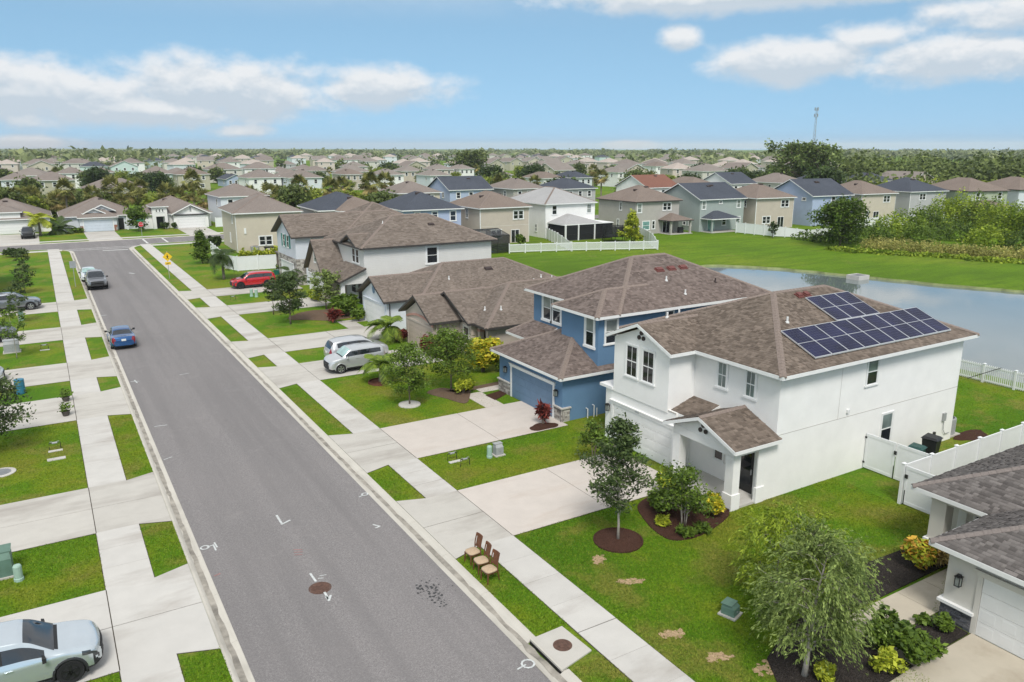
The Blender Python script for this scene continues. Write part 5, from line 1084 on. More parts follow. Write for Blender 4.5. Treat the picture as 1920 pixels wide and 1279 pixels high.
fence('fawn_house_fence', 'white privacy fence from sage house corner down to the pond meadow', [(a.x+1, a.y+2.5), (a.x*.45+b.x*.55, a.y*.45+b.y*.55), (b.x+2, b.y), (b.x+14, b.y+1)], kind='panel', hs=[1.83, 1.83, 1.3, 1.3])
a, b = gp(1487, 418, -.1), gp(1545, 426, -.1); fence('blue_gable_fence', 'white privacy fence beside the light blue gable house', [(a.x+1, a.y-4), (b.x+2, b.y-5), (b.x+20, b.y-6)], kind='panel')
a, b = gp(1672, 412, -.1), gp(1738, 424, -.1); fence('grey_house_fence', 'white privacy fence in front of the grey slate-roofed house', [(a.x-18, a.y-11), (a.x-6, a.y-8), (b.x+2, b.y), (b.x+16, b.y+3)], kind='panel')
fence('curved_corner_fence', 'white privacy fence curving round the beige corner house garden', [(20.4, 117.0), (20.0, 110), (19.4, 102.5), (20.3, 99.6), (25.2, 99.2), (31, 99.4)], 1.83, sp=2.2)
fence('far_gap_fence', 'white privacy fence between entry tower house and its neighbour', [(28.9, 158.5), (32.5, 158.5)], 1.83)
# ---- pool cage
pcg = thing('pool_cage', 'black screened pool cage beside the light blue house', 'pool cage', (55, 99, 0))
x0, x1, y0, y1, hh = 50.6, 58.6, 97.6, 104.6, 2.5
mb = MB()
for x in np.linspace(x0, x1, 5):
    mb.tube([(x, y0, 0), (x, y0, hh), (x, (y0+y1)/2, hh+.7), (x, y1, hh), (x, y1, 0)], .05, 5)
obj('frame', mb, 'black_metal', pcg, fix=False)
mb = MB()
for y, z in ((y0, hh), (y1, hh), ((y0+y1)/2, hh+.7), (y0, 1.0)): mb.tube([(x0, y, z), (x1, y, z)], .045, 5)
obj('purlins', mb, 'black_metal', pcg, fix=False)
m_, t_, b_ = nt('screen_mesh'); b_.inputs['Base Color'].default_value = (.014, .015, .017, 1); b_.inputs['Alpha'].default_value = .72
for q in ([(x0, y0, 0), (x1, y0, 0), (x1, y0, hh), (x0, y0, hh)], [(x0, y0, hh), (x1, y0, hh), (x1, (y0+y1)/2, hh+.7), (x0, (y0+y1)/2, hh+.7)], [(x0, (y0+y1)/2, hh+.7), (x1, (y0+y1)/2, hh+.7), (x1, y1, hh), (x0, y1, hh)], [(x0, y0, 0), (x0, y1, 0), (x0, y1, hh), (x0, y0, hh)], [(x1, y0, 0), (x1, y1, 0), (x1, y1, hh), (x1, y0, hh)]): obj('screen', MB().add(q, [(0, 1, 2, 3)]), 'screen_mesh', pcg, fix=False)
pm('pool_water', (.05, .30, .34), .1, 3, .1, .1); tag(obj('swimming_pool', MB().box(52, 57, 99.4, 103, -.1, .03), 'pool_water'), 'small turquoise swimming pool inside the black cage', 'pool')
# ================================================================ vegetation
pm('bark', (.16, .125, .10), .3, 12, .95, .6, 30, .02); pm('bark_pale', (.40, .36, .31), .2, 10, .9, .4, 30, .01); pm('palm_trunk', (.22, .19, .155), .3, 14, .95, .7, 20, .02)
leaf_mat('leaf_oak', (.022, .042, .018), (.085, .125, .050)); leaf_mat('leaf_mid', (.030, .060, .012), (.110, .175, .030)); leaf_mat('leaf_bright', (.070, .125, .010), (.225, .295, .035)); leaf_mat('leaf_greygreen', (.052, .085, .026), (.215, .285, .105)); leaf_mat('leaf_dark', (.014, .030, .012), (.052, .085, .026))
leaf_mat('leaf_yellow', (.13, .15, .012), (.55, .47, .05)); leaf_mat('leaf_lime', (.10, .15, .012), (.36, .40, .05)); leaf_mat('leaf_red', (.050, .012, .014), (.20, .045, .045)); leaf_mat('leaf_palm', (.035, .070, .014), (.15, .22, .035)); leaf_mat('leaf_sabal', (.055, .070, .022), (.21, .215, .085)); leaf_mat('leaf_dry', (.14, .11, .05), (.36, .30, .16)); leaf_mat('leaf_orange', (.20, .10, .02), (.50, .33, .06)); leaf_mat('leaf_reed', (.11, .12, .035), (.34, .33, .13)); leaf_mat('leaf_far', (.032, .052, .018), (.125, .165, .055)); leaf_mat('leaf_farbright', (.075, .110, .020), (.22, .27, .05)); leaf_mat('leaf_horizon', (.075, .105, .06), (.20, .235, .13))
def leaf_cloud(P, size, rng, flat=.35, elong=1.9, jit=.35, tint=None, droop=0., dirs=None):
    """P (n,3) leaf centres -> diamond quads, randomly turned"""
    n = len(P); d = rng.normal(size=(n, 3)); d[:, 2] = d[:, 2]*.55-droop; d = d if dirs is None else dirs; d = d/1.; d /= np.linalg.norm(d, axis=1)[:, None]
    nn = rng.normal(size=(n, 3)); nn[:, 2] = np.abs(nn[:, 2])+flat; s = np.cross(d, nn); s /= np.linalg.norm(s, axis=1)[:, None]+1e-9
    sz = size*(1+jit*rng.normal(size=n)).clip(.4, 2)[:, None]; a = d*sz*elong*.5; b = s*sz*.5; c = np.cross(d, s)*sz*.12
    V = np.stack([P-a, P+b-a*.1+c, P+a, P-b-a*.1+c], axis=1).reshape(-1, 3); F = np.arange(4*n).reshape(n, 4)
    T = rng.beta(1.6, 1.8, size=n) if tint is None else tint
    return V, F, T
def grow(rng, h, cr, base, trunk_r, nb, nsub, spread=1.0, stems=1, lean=0., top=1.0, shape='oval', droop=0., asc=1.):
    """trunk and limbs as tapered tubes; returns mesh builder and tip points with directions"""
    mb = MB(); tips = []
    for st in range(stems):
        a0 = rng.uniform(0, 2*math.pi); off = (0 if stems == 1 else .12*cr*rng.uniform(.4, 1)); x, y = off*math.cos(a0), off*math.sin(a0)
        th = h*top*(.86 if stems == 1 else rng.uniform(.6, .85)); pts = []; k = 7
        for i in range(k+1):
            t = i/k; pts.append(Vector((x+(lean*t*t*h)+rng.normal()*.02*h*t+(off*2.2*t*math.cos(a0) if stems > 1 else 0), y+rng.normal()*.02*h*t+(off*2.2*t*math.sin(a0) if stems > 1 else 0), th*t)))
        rr = [trunk_r*(1.25 if i == 0 else 1)*(1-.82*i/k) for i in range(k+1)]; mb.tube(pts, rr, 7)
        m = max(2, nb//stems)
        for j in range(m):
            t = base+(1-base)*(j+rng.uniform(0, 1))/m; t = min(t, .98); i = min(k-1, int(t*k)); p = pts[i].lerp(pts[i+1], t*k-i)
            rel = (t-base)/(1-base)
            if shape == 'oval': rad = cr*math.sqrt(max(.10, 1-(rel*1.7-.75)**2))
            elif shape == 'cone': rad = cr*(1.05-rel)
            elif shape == 'taper': rad = cr*(1.12-.85*rel)*(.55+.45*min(1, rel*5))
            else: rad = cr*(.65+.35*math.sin(rel*math.pi))
            rad *= rng.uniform(.72, 1.08)*spread; a = j*2.399+rng.uniform(-.4, .4); upz = asc*rng.uniform(.15, .65)*rad*(1-.2*rel)+(h*(1-top)*.5)
            e = p+Vector((math.cos(a)*rad, math.sin(a)*rad, upz-droop*rad)); mid = p.lerp(e, .5)+Vector((0, 0, rad*(.14+droop*.35)))
            r0 = trunk_r*(1-.8*t)*.55; q = [p, p.lerp(mid, .5)+Vector((0, 0, .03*rad)), mid, mid.lerp(e, .55)+Vector((0, 0, .02*rad)), e]; mb.tube(q, [r0, r0*.8, r0*.6, r0*.4, r0*.15], 5, cap=False)
            for s in range(nsub):
                u = rng.uniform(.3, 1); b0 = mid.lerp(e, (u-.3)/.7) if u > .5 else p.lerp(mid, u*1.6); ln = rad*rng.uniform(.22, .48); dv = Vector((rng.normal(), rng.normal(), rng.normal()*.6+.25-droop*1.5)).normalized()*ln; b1 = b0+dv
                mb.tube([b0, b0.lerp(b1, .5)+Vector((0, 0, .05*ln)), b1], [r0*.35, r0*.25, r0*.08], 4, cap=False); tips += [b1, b0.lerp(b1, .55)]
            tips += [e, mid.lerp(e, .6)]
        tips.append(pts[-1]+Vector((0, 0, h*.06)))
    return mb, tips
def make_tree(name, label, cat, loc, h, cr, base=.3, trunk_r=.08, nb=14, nsub=4, n=6000, leaf=.09, mat='leaf_mid', bark='bark', seed=1, sig=.16, elong=1.9, stems=1, shape='oval', droop=0., lean=0., group=None, rot=0., flat=.35, tsh=0., strand=0., asc=1., grav=.8):
    rng = np.random.default_rng(seed); mb, tips = grow(rng, h, cr, base, trunk_r, nb, nsub, 1., stems, lean, shape=shape, droop=droop, asc=asc)
    t = thing(name, label, cat, loc, rot, group, world=False)
    obj('trunk', mb, bark, t, smooth=True, fix=False)
    tp = np.array([tuple(p) for p in tips]); w = rng.uniform(.4, 1.6, len(tp)); w /= w.sum()
    idx = rng.choice(len(tp), n, p=w); cl = rng.normal(size=(len(tp),))*.12
    P = tp[idx]+rng.normal(size=(n, 3))*np.array([1, 1, .8])*sig*cr
    dirs = None
    if strand:                                     # leaves strung along hanging twigs
        ns = max(1, n//16); st = rng.choice(len(tp), ns, p=w); s0 = tp[st]+rng.normal(size=(ns, 3))*sig*cr; out = s0*np.array([1, 1, 0]); out /= np.linalg.norm(out, axis=1)[:, None]+1e-6; out += rng.normal(size=(ns, 3))*.45; out[:, 2] = rng.uniform(-.3, 1.3, ns); ln = strand*rng.uniform(.5, 1.5, ns)
        k = rng.integers(0, ns, n); u = rng.uniform(0, 1, n)[:, None]; L_ = ln[k][:, None]; P = s0[k]+out[k]*u*L_*.8+np.array([0, 0, -1.])*u**2*L_*grav+rng.normal(size=(n, 3))*.022; dirs = out[k]*.8+np.array([0, 0, -1.])*u*2*grav+rng.normal(size=(n, 3))*.35; idx = st[k]
    P[:, 2] = np.maximum(P[:, 2], .06)
    T = (rng.beta(1.5, 1.8, n)+cl[idx]+tsh).clip(0, 1)
    V, F, T = leaf_cloud(P, leaf, rng, flat, elong, tint=T, droop=droop, dirs=dirs)
    np_quads('crown', V, F, mat, T, t); return t
def make_shrub(name, label, loc, h, r, n=2500, leaf=.08, mat='leaf_mid', seed=1, elong=1.8, cat='shrub', group=None, stems=9, mats2=None, flat=.4, ry=None, rot=0.):
    """low shrub: stems fan out from the base, leaves gather towards an uneven outer shell"""
    rng = np.random.default_rng(seed); t = thing(name, label, cat, loc, rot, group, world=False); mb = MB(); lobes = []; ry = ry or r
    for i in range(stems):
        a = i*2.4+rng.uniform(-.4, .4); q = rng.uniform(.15, .75); e = Vector((math.cos(a)*r*q, math.sin(a)*ry*q, h*rng.uniform(.55, .86))); m = Vector((e.x*.35, e.y*.35, e.z*.55)); mb.tube([(e.x*.08, e.y*.08, 0), m, e], [.02+.012*h, .014+.006*h, .006], 5, cap=False); lobes.append(tuple(e))
    obj('stems', mb, 'bark', t, fix=False); lo = np.array(lobes); idx = rng.integers(0, len(lo), n)
    d = rng.normal(size=(n, 3)); d /= np.linalg.norm(d, axis=1)[:, None]; rad = rng.uniform(.45, 1.05, n)[:, None]; P = lo[idx]*np.array([1, 1, .82])+d*rad*np.array([r*.42, ry*.42, h*.30]); P[:, 2] = np.abs(P[:, 2]-.03)+.03
    T = (rng.beta(1.6, 1.7, n)+rng.normal(size=len(lo))[idx]*.12).clip(0, 1); V, F, T = leaf_cloud(P, leaf, rng, flat, elong, tint=T)
    if mats2:
        k = rng.random(n) < .5; Vq = V.reshape(-1, 4, 3)
        for msk, mt in ((k, mat), (~k, mats2)): m_ = int(msk.sum()); np_quads('foliage', Vq[msk].reshape(-1, 3), np.arange(4*m_).reshape(m_, 4), mt, T[msk], t)
    else: np_quads('foliage', V, F, mat, T, t)
    return t
def frond_mesh(L, w, droop, nl=22, seed=0, tipup=.35):
    """feather palm frond: arched midrib with paired leaflets, along +x"""
    rng = np.random.default_rng(seed); V = []; F = []; T = []
    c = lambda s: np.array([L*s*(1-.12*s), 0, L*(tipup*s-droop*s*s)])
    for i in range(nl):
        s = .12+.88*i/nl; p = c(s); q = c(min(1, s+.04)); dr = (q-p)/np.linalg.norm(q-p+1e-9); ln = w*math.sin(math.pi*min(.97, .12+.85*s))*rng.uniform(.85, 1.1)
        for sg in (-1, 1):
            tip = p+dr*ln*.55+np.array([0, sg*ln*.8, -ln*.32]); wd = L/nl*.95; b = len(V); V += [p-dr*wd*.5, p+dr*wd*.5, tip+dr*.01, tip-dr*wd*.3]; F.append((b, b+1, b+2, b+3)); T.append(rng.uniform(.1, 1))
    for i in range(8):
        p, q = c(i/8), c((i+1)/8); wd = .028*(1-i/9)*L/2; b = len(V); V += [p+np.array([0, wd, .01]), p-np.array([0, wd, -.01]), q-np.array([0, wd*.8, -.01]), q+np.array([0, wd*.8, .01])]; F.append((b, b+1, b+2, b+3)); T.append(.8)
    return np.array(V), np.array(F), np.array(T)
FR = {}
def make_palm(name, label, loc, h, L, nf=16, tr=.09, mat='leaf_palm', seed=3, droop=.75, group=None, w=None, cat='palm', lean=.04, tipup=.55):
    t = thing(name, label, cat, loc, random.uniform(0, 6), group, world=False); rng = np.random.default_rng(seed); mb = MB(); k = 8
    mb.tube([(lean*h*(i/k)**2, 0, h*i/k) for i in range(k+1)], [tr*(1.35-.45*i/k+(.06 if i % 2 else 0)) for i in range(k+1)], 9); obj('trunk', mb, 'palm_trunk', t, smooth=True, fix=False)
    meshes = []
    for v in range(3):
        V, F, T = frond_mesh(L*(1+.08*v), w or L*.30, droop*(.75+.3*v), seed=seed*7+v, tipup=tipup); o = np_quads('frond', V, F, mat, T, t); o.location = (lean*h, 0, h); o.rotation_euler = (0, -.35+.35*v, v*2.1); meshes.append(o.data)
    for i in range(nf-3):
        o = bpy.data.objects.new('frond', meshes[i % 3]); COL.objects.link(o); o.parent = t; o.location = (lean*h, 0, h-.02); o.rotation_euler = (rng.uniform(-.12, .12), rng.uniform(-.75, .55), i*2.399)
    return t
def make_sabal(name, label, loc, h, r, seed=5, group=None):
    """cabbage palm: ball of fan leaves with a dry brown skirt"""
    t = thing(name, label, 'palm', loc, 0, group, world=False); rng = np.random.default_rng(seed); mb = MB()
    mb.tube([(0, 0, 0), (.1, 0, h*.5), (.05, 0, h)], [.24, .2, .2], 8); obj('trunk', mb, 'palm_trunk', t, fix=False)
    def fans(nf, lo, hi, mat, nm, s):
        V = []; F = []; T = []
        for i in range(nf):
            a = rng.uniform(0, 6.283); el_ = rng.uniform(lo, hi); d = np.array([math.cos(a)*math.cos(el_), math.sin(a)*math.cos(el_), math.sin(el_)]); c = np.array([.05, 0, h])+d*r*rng.uniform(.45, .7); u = np.cross(d, [0, 0, 1.]); u /= np.linalg.norm(u); v = np.cross(u, d); tt = rng.uniform(0, 1)
            for j in range(11):
                b = (j/10-.5)*3.4; dd = d*math.cos(b)+u*math.sin(b)-np.array([0, 0, .35*abs(math.sin(b))]); e = c+dd*r*s*rng.uniform(.8, 1.1); pw = (u*math.cos(b)-d*math.sin(b))*r*.05; k = len(V); V += [c, (c+e)/2+pw, e-np.array([0, 0, .12*r]), (c+e)/2-pw]; F.append((k, k+1, k+2, k+3)); T.append(np.clip(tt+rng.normal()*.15, 0, 1))
        np_quads(nm, np.array(V), np.array(F), mat, np.array(T), t)
    fans(34, -.35, 1.35, 'leaf_sabal', 'fan_leaves', .62); fans(14, -1.2, -.35, 'leaf_dry', 'dry_skirt', .5); return t
def mass(name, label, cat, clumps, n, leaf, mat, seed, flat=.5):
    """a wood or thicket that reads as one mass: leaf faces over many overlapping crowns"""
    rng = np.random.default_rng(seed); c = np.array(clumps); vol = (c[:, 3]**2)*c[:, 4]**.5; idx = rng.choice(len(c), n, p=vol/vol.sum()); d = rng.normal(size=(n, 3)); d[:, 2] = np.abs(d[:, 2])*1.1-.25; d /= np.linalg.norm(d, axis=1)[:, None]
    rad = rng.uniform(.72, 1.06, n)[:, None]; s = c[idx]; bump = (1+.16*np.sin(d[:, 0]*7+idx)+.14*np.cos(d[:, 1]*8+idx*2.1))[:, None]
    P = s[:, :3]+d*rad*bump*np.stack([s[:, 3], s[:, 3], s[:, 4]], 1); T = (rng.beta(1.6, 1.8, n)+(rng.normal(size=len(c))*.16)[idx]).clip(0, 1)
    V, F, T = leaf_cloud(P, leaf, rng, flat, 1.5, tint=T); o = np_quads(name, V, F, mat, T); return tag(o, label, cat, kind='stuff')
def bed(name, poly, mat, z=.03): return struct(name, MB().slab(poly, -.05, z), mat)
def blob_poly(cx, cy, rx, ry, k=22, j=.10, rot=0.):
    ph = random.uniform(0, 6); o = []
    for i in range(k):
        a = 2*math.pi*i/k; r = 1+j*math.sin(3*a+ph)+j*.6*math.sin(5*a+ph*2)+random.uniform(-j, j)*.6; x, y = rx*r*math.cos(a), ry*r*math.sin(a); o.append((cx+x*math.cos(rot)-y*math.sin(rot), cy+x*math.sin(rot)+y*math.cos(rot)))
    return o
def at(px, py): v = gp(px, py); return (v.x, v.y, 0)
# ---- lawn and bed of the white house
p = at(1159, 1014); mring = struct('mulch_bed', MB().lathe([(.98, -.05), (.98, .07), (.93, .085), (.90, .045), (.3, .09), (.05, .10)], 36, (p[0], p[1], 0)), 'mulch_brown')
make_tree('young_oak', 'young oak with pale slender trunk in round brown mulch ring', 'tree', p, 5.6, 1.3, .22, .055, 34, 6, 6800, .060, 'leaf_oak', 'bark_pale', 11, sig=.10, elong=2.4, asc=1.7, shape='taper')
bp = [at(*q) for q in ((1195, 952), (1212, 935), (1245, 922), (1262, 935), (1290, 942), (1330, 948), (1362, 955), (1366, 968), (1340, 990), (1305, 1008), (1262, 1014), (1232, 1000), (1210, 978))]
bed('mulch_bed', [q[:2] for q in smooth_closed([q[:2] for q in bp], 4)], 'mulch_brown', .05)
make_tree('crape_myrtle', 'multi-stemmed shrub tree in the mulch bed before the white porch', 'tree', at(1281, 985), 2.9, 1.15, .18, .03, 20, 5, 3600, .065, 'leaf_mid', 'bark_pale', 21, sig=.13, stems=4)
make_shrub('croton', 'yellow croton bush beside the white porch pillar', at(1338, 968), .95, .55, 900, .12, 'leaf_yellow', 31, 1.8, mats2='leaf_lime')
make_shrub('croton', 'yellow-green croton at the driveway corner of the white house', at(1252, 925), 1.0, .6, 900, .12, 'leaf_lime', 32, 1.8, mats2='leaf_mid')
make_shrub('leafy_shrub', 'dark green shrub left of the multi-stemmed shrub tree', at(1238, 958), 1.05, .65, 1500, .09, 'leaf_mid', 33); make_shrub('leafy_shrub', 'low grassy plant at the front tip of the mulch bed', at(1285, 1006), .4, .35, 420, .09, 'leaf_mid', 34, 3.2); make_shrub('leafy_shrub', 'small olive tuft on the left of the mulch bed', at(1240, 985), .4, .35, 420, .09, 'leaf_lime', 35, 3.2); make_shrub('leafy_shrub', 'small green tuft on the right of the mulch bed', at(1318, 998), .38, .32, 380, .09, 'leaf_mid', 36, 3.2)
make_shrub('leafy_shrub', 'thin upright plant beside the yellow croton', at(1362, 948), .9, .18, 160, .09, 'leaf_lime', 37)
make_tree('slender_shrub_tree', 'light green shrub tree at the white house garage corner', 'tree', at(1112, 868), 2.5, .8, .15, .03, 14, 4, 1500, .075, 'leaf_mid', 'bark', 38, sig=.16, stems=3)
# ---- front garden of the cream house
bed('mulch_bed', [(15.9, 11.6), (17.2, 10.75), (20.55, 10.9), (20.55, 13.6), (23.0, 13.65), (27.1, 13.7), (27.1, 15.2), (24.5, 15.3), (21.5, 14.4), (19.0, 14.2), (17.1, 13.4)], 'mulch_black', .04); bed('mulch_bed', [(22.05, 10.95), (23.55, 10.95), (23.62, 12.1), (22.05, 12.1)], 'mulch_black', .045)
make_tree('weeping_tree', 'weeping grey-green tree in the black mulch bed of the cream house', 'tree', at(1508, 1268), 4.6, 1.35, .2, .08, 26, 8, 32000, .030, 'leaf_greygreen', 'bark_pale', 41, sig=.13, elong=3.4, droop=.0, strand=.45, lean=.10, asc=1.3)
make_tree('willow_shrub', 'bright green feathery tree behind the weeping grey-green tree', 'tree', (19.9, 15.3, 0), 3.7, 1.45, .15, .045, 24, 7, 17000, .036, 'leaf_bright', 'bark_pale', 42, sig=.10, elong=3.2, stems=2, strand=.42)
make_shrub('leafy_shrub', 'glossy green shrub beside the cream house walkway', at(1668, 1222), 1.15, .85, 2600, .10, 'leaf_mid', 43); make_shrub('leafy_shrub', 'glossy green shrub spreading towards the cream house drive', at(1715, 1238), .85, .75, 1900, .10, 'leaf_mid', 44); make_shrub('croton', 'orange and yellow croton by the slate pillar base', at(1718, 1062), 1.05, .7, 1300, .12, 'leaf_orange', 45, 1.7, mats2='leaf_lime'); make_shrub('ornamental_grass', 'brown grass tuft at the slate pillar base', at(1757, 1062), .85, .4, 500, .09, 'leaf_dry', 46, 5.0)
make_shrub('leafy_shrub', 'small round shrub in the bed before the slate wall', at(1768, 1185), .6, .3, 700, .07, 'leaf_mid', 47); make_shrub('leafy_shrub', 'sparse small plant near the walkway edge', at(1728, 1170), .35, .3, 260, .08, 'leaf_mid', 48); make_shrub('leafy_shrub', 'yellowish low shrub under the weeping tree', at(1660, 1262), .7, .5, 900, .08, 'leaf_lime', 49); make_shrub('leafy_shrub', 'small bush at the foot of the weeping tree', at(1545, 1276), .5, .4, 700, .07, 'leaf_lime', 50)
tag(obj('wooden_stake', MB().tube([(*at(1457, 1234)[:2], 0), (at(1457, 1234)[0]+.05, at(1457, 1234)[1], .75)], .03, 6), 'bark'), 'short wooden stake left of the weeping tree', 'stake')
# ---- garden between blush and blue houses
p = at(768, 759); struct('stone_ring', MB().lathe([(.68, -.05), (.66, .06), (.4, .09), (.1, .07)], 18, (p[0], p[1], 0)), 'concrete_pale'); make_tree('tabebuia', 'light green tree standing in a ring of white stones', 'tree', p, 4.0, 1.35, .2, .045, 22, 6, 5000, .075, 'leaf_mid', 'bark', 51, sig=.12, tsh=.12)
bed('mulch_bed', [q[:2] for q in smooth_closed([at(*q)[:2] for q in ((800, 737), (825, 728), (850, 730), (880, 727), (880, 748), (870, 757), (838, 748))], 3)], 'mulch_dry', .03)
make_tree('ligustrum', 'bushy olive green tree in dry mulch beside the blue house walk', 'tree', at(846, 733), 4.1, 1.6, .25, .055, 24, 6, 6000, .078, 'leaf_mid', 'bark', 52, sig=.12, tsh=.1)
make_shrub('leafy_shrub', 'low bright shrub at the foot of the olive green tree', at(868, 738), 1.0, .7, 1200, .1, 'leaf_lime', 53); make_shrub('croton', 'large yellow and green croton before the blush house entry', at(905, 697), 2.4, 1.5, 4600, .17, 'leaf_yellow', 54, 1.7, mats2='leaf_lime', stems=14)
for i, (px, py) in enumerate(((805, 668), (822, 668), (840, 668))): make_shrub('copperleaf', ['red-leaved bush at the blush garage corner', 'red and green bush in the blush house bed', 'dark red bush beside the blush house window'][i], at(px, py), 1.7, .8, 900, .16, 'leaf_red' if i != 1 else 'leaf_lime', 55+i, 2.0, mats2='leaf_mid' if i else None)
make_shrub('copperleaf', 'low dark red hedge beside the blush garage wall', at(748, 640), 1.1, .5, 1400, .12, 'leaf_red', 58, 2.2, ry=1.2)
make_palm('feather_palm', 'green feather palm between white and blush garages', at(724, 640), 1.1, 1.8, 24, .14, 'leaf_palm', 6, w=.62, droop=.95, tipup=.85)
p = at(714, 717); struct('mulch_ring', MB().lathe([(.85, -.05), (.83, .1), (.74, .1), (.73, .04), (.1, .06)], 24, (p[0], p[1], 0)), 'mulch_red'); make_palm('feather_palm', 'palm in a red mulch ring beside the silver boxy car', p, 1.1, 1.5, 20, .10, 'leaf_palm', 8, w=.55, droop=.95, tipup=.8)
bed('mulch_bed', [q[:2] for q in [at(*q) for q in ((910, 742), (938, 733), (952, 738), (928, 751))]], 'mulch_brown', .03); bed('mulch_bed', [q[:2] for q in [at(*q) for q in ((835, 734), (880, 727), (945, 714), (945, 720), (860, 737))]], 'mulch_dry', .03)
p = at(1020, 800); bed('mulch_bed', blob_poly(p[0], p[1], .9, .5), 'mulch_brown', .03); make_shrub('cordyline', 'dark red spiky cordyline at the blue garage corner', at(1018, 795), 1.5, .32, 260, .10, 'leaf_red', 60, 5.0, stems=4)
make_shrub('leafy_shrub', 'small green shrub at the left of the blue garage', at(938, 697), .8, .45, 600, .09, 'leaf_mid', 61); make_shrub('leafy_shrub', 'dark round shrub beside the blush house wall', at(978, 652), 1.3, .7, 900, .11, 'leaf_dark', 62)
# ---- gardens further along
make_tree('dark_oak', 'dark bushy oak on the lawn before the round louvre house', 'tree', at(545, 608), 4.6, 1.45, .2, .07, 22, 6, 5600, .095, 'leaf_oak', 'bark', 63, sig=.12, asc=1.5); make_tree('dark_oak', 'slim dark oak left of the bushy oak', 'tree', at(513, 590), 3.7, .7, .35, .04, 12, 4, 1300, .10, 'leaf_oak', 'bark', 64, sig=.16)
bed('mulch_bed', blob_poly(*at(613, 590)[:2], 3.2, 2.6), 'mulch_dry', .03); make_tree('frangipani', 'small white-flowering tree before the gabled porch', 'tree', at(612, 580), 3.9, 1.55, .22, .06, 16, 4, 1700, .13, 'leaf_greygreen', 'bark', 65, sig=.11)
make_shrub('leafy_shrub', 'bright green arching shrub by the porch pillar', at(648, 592), 2.0, 1.3, 1500, .2, 'leaf_mid', 66, 3.0); make_shrub('leafy_shrub', 'low green shrub beside the round louvre garage', at(672, 602), 1.2, .8, 800, .15, 'leaf_mid', 67); make_shrub('cordyline', 'red spiky cordyline in the dry mulch', at(628, 605), 1.3, .5, 320, .14, 'leaf_red', 68, 4.5); make_shrub('leafy_shrub', 'green hedge at the gabled porch drive', at(590, 562), 1.0, .6, 900, .14, 'leaf_lime', 69, ry=2.0)
make_palm('feather_palm', 'small dark palm before the stone garage surround', at(546, 536), 1.6, 1.5, 14, .12, 'leaf_dark', 9); make_palm('feather_palm', 'slender palm on the corner lawn behind the red car', at(420, 524), 2.9, 2.0, 22, .12, 'leaf_dark', 10, droop=1.0, w=.9); make_tree('holly', 'narrow upright holly on the corner lawn', 'tree', at(380, 494), 4.6, 1.3, .08, .06, 18, 4, 3600, .15, 'leaf_mid', 'bark', 70, sig=.2, shape='cone'); make_shrub('leafy_shrub', 'round shrub at the beige corner house wall', at(404, 470), 2.4, 1.1, 900, .2, 'leaf_dark', 71)
for i in range(7): make_shrub('hedge_plant', 'light green hedge plant behind the curved white fence', (22.0+i*1.45, 103.5+random.uniform(-.3, .3), 0), random.uniform(1.9, 2.6), .95, 700, .17, 'leaf_lime', 72+i, group='hedge behind the curved fence')
make_shrub('leafy_shrub', 'green shrub between red car and stone garage', at(530, 512), 1.5, .9, 800, .16, 'leaf_mid', 80)
make_tree('golden_conifer', 'yellow-green conical conifer inside the white picket fence', 'tree', (*gp(1184, 456, -.1)[:2], -.1), 5.6, 1.7, .05, .08, 26, 4, 4200, .20, 'leaf_lime', 'bark', 81, sig=.13, shape='cone')
make_shrub('leafy_shrub', 'round shrub on the lawn of the tan house', (*gp(975, 460, -.1)[:2], -.1), 1.8, .9, 700, .2, 'leaf_mid', 82)
# left side of the street
make_tree('yard_tree', 'tree with dark foliage at the left edge beside parked driveway plants', 'tree', at(-14, 850), 4.2, 1.9, .2, .07, 20, 6, 5200, .085, 'leaf_oak', 'bark', 83, sig=.12)
make_tree('sapling', 'thin sapling beside the green utility cabinet on the left', 'tree', at(32, 672), 4.2, .85, .32, .035, 14, 4, 1000, .09, 'leaf_mid', 'bark_pale', 84, sig=.14); make_tree('sapling', 'thin sapling before the grey sport utility vehicle', 'tree', at(36, 606), 4.0, .8, .28, .035, 14, 4, 900, .10, 'leaf_oak', 'bark_pale', 85, sig=.14); make_tree('sapling', 'bushy sapling beyond the grey sport utility vehicle', 'tree', at(47, 550), 3.2, 1.0, .15, .04, 14, 4, 1000, .11, 'leaf_oak', 'bark', 86, sig=.14); make_tree('sapling', 'sapling on the corner lawn left of the footpath', 'tree', at(45, 508), 3.0, 1.0, .15, .04, 12, 4, 900, .12, 'leaf_oak', 'bark', 87, sig=.14); make_shrub('leafy_shrub', 'dark shrub at the corner of the cross street', at(25, 482), 1.3, 1.6, 900, .2, 'leaf_dark', 88)
# across the cross street
make_palm('feather_palm', 'yellow-green palm beside the black pickup truck', (-.3, 158.0, 0), 3.0, 2.7, 18, .16, 'leaf_lime', 12, w=1.3); make_palm('sago_palm', 'dark spreading palm on the lawn left of the blue garage', (2.7, 160.5, 0), .8, 3.0, 20, .25, 'leaf_dark', 13, tipup=.8); make_tree('yard_tree', 'small round tree right of the blue garage', 'tree', (15.2, 157.5, 0), 4.6, 1.7, .15, .07, 14, 4, 2200, .24, 'leaf_mid', 'bark', 89, sig=.2); make_shrub('leafy_shrub', 'low shrub at the left of the blue garage', (5.4, 160.6, 0), 1.0, 1.1, 500, .22, 'leaf_mid', 90); make_shrub('leafy_shrub', 'shrub beside the entry tower', (19.8, 159.5, 0), 1.3, .8, 500, .22, 'leaf_dark', 91); make_shrub('leafy_shrub', 'shrub between entry tower and garage', (21.5, 159.0, 0), 1.2, .6, 400, .22, 'leaf_dark', 92)
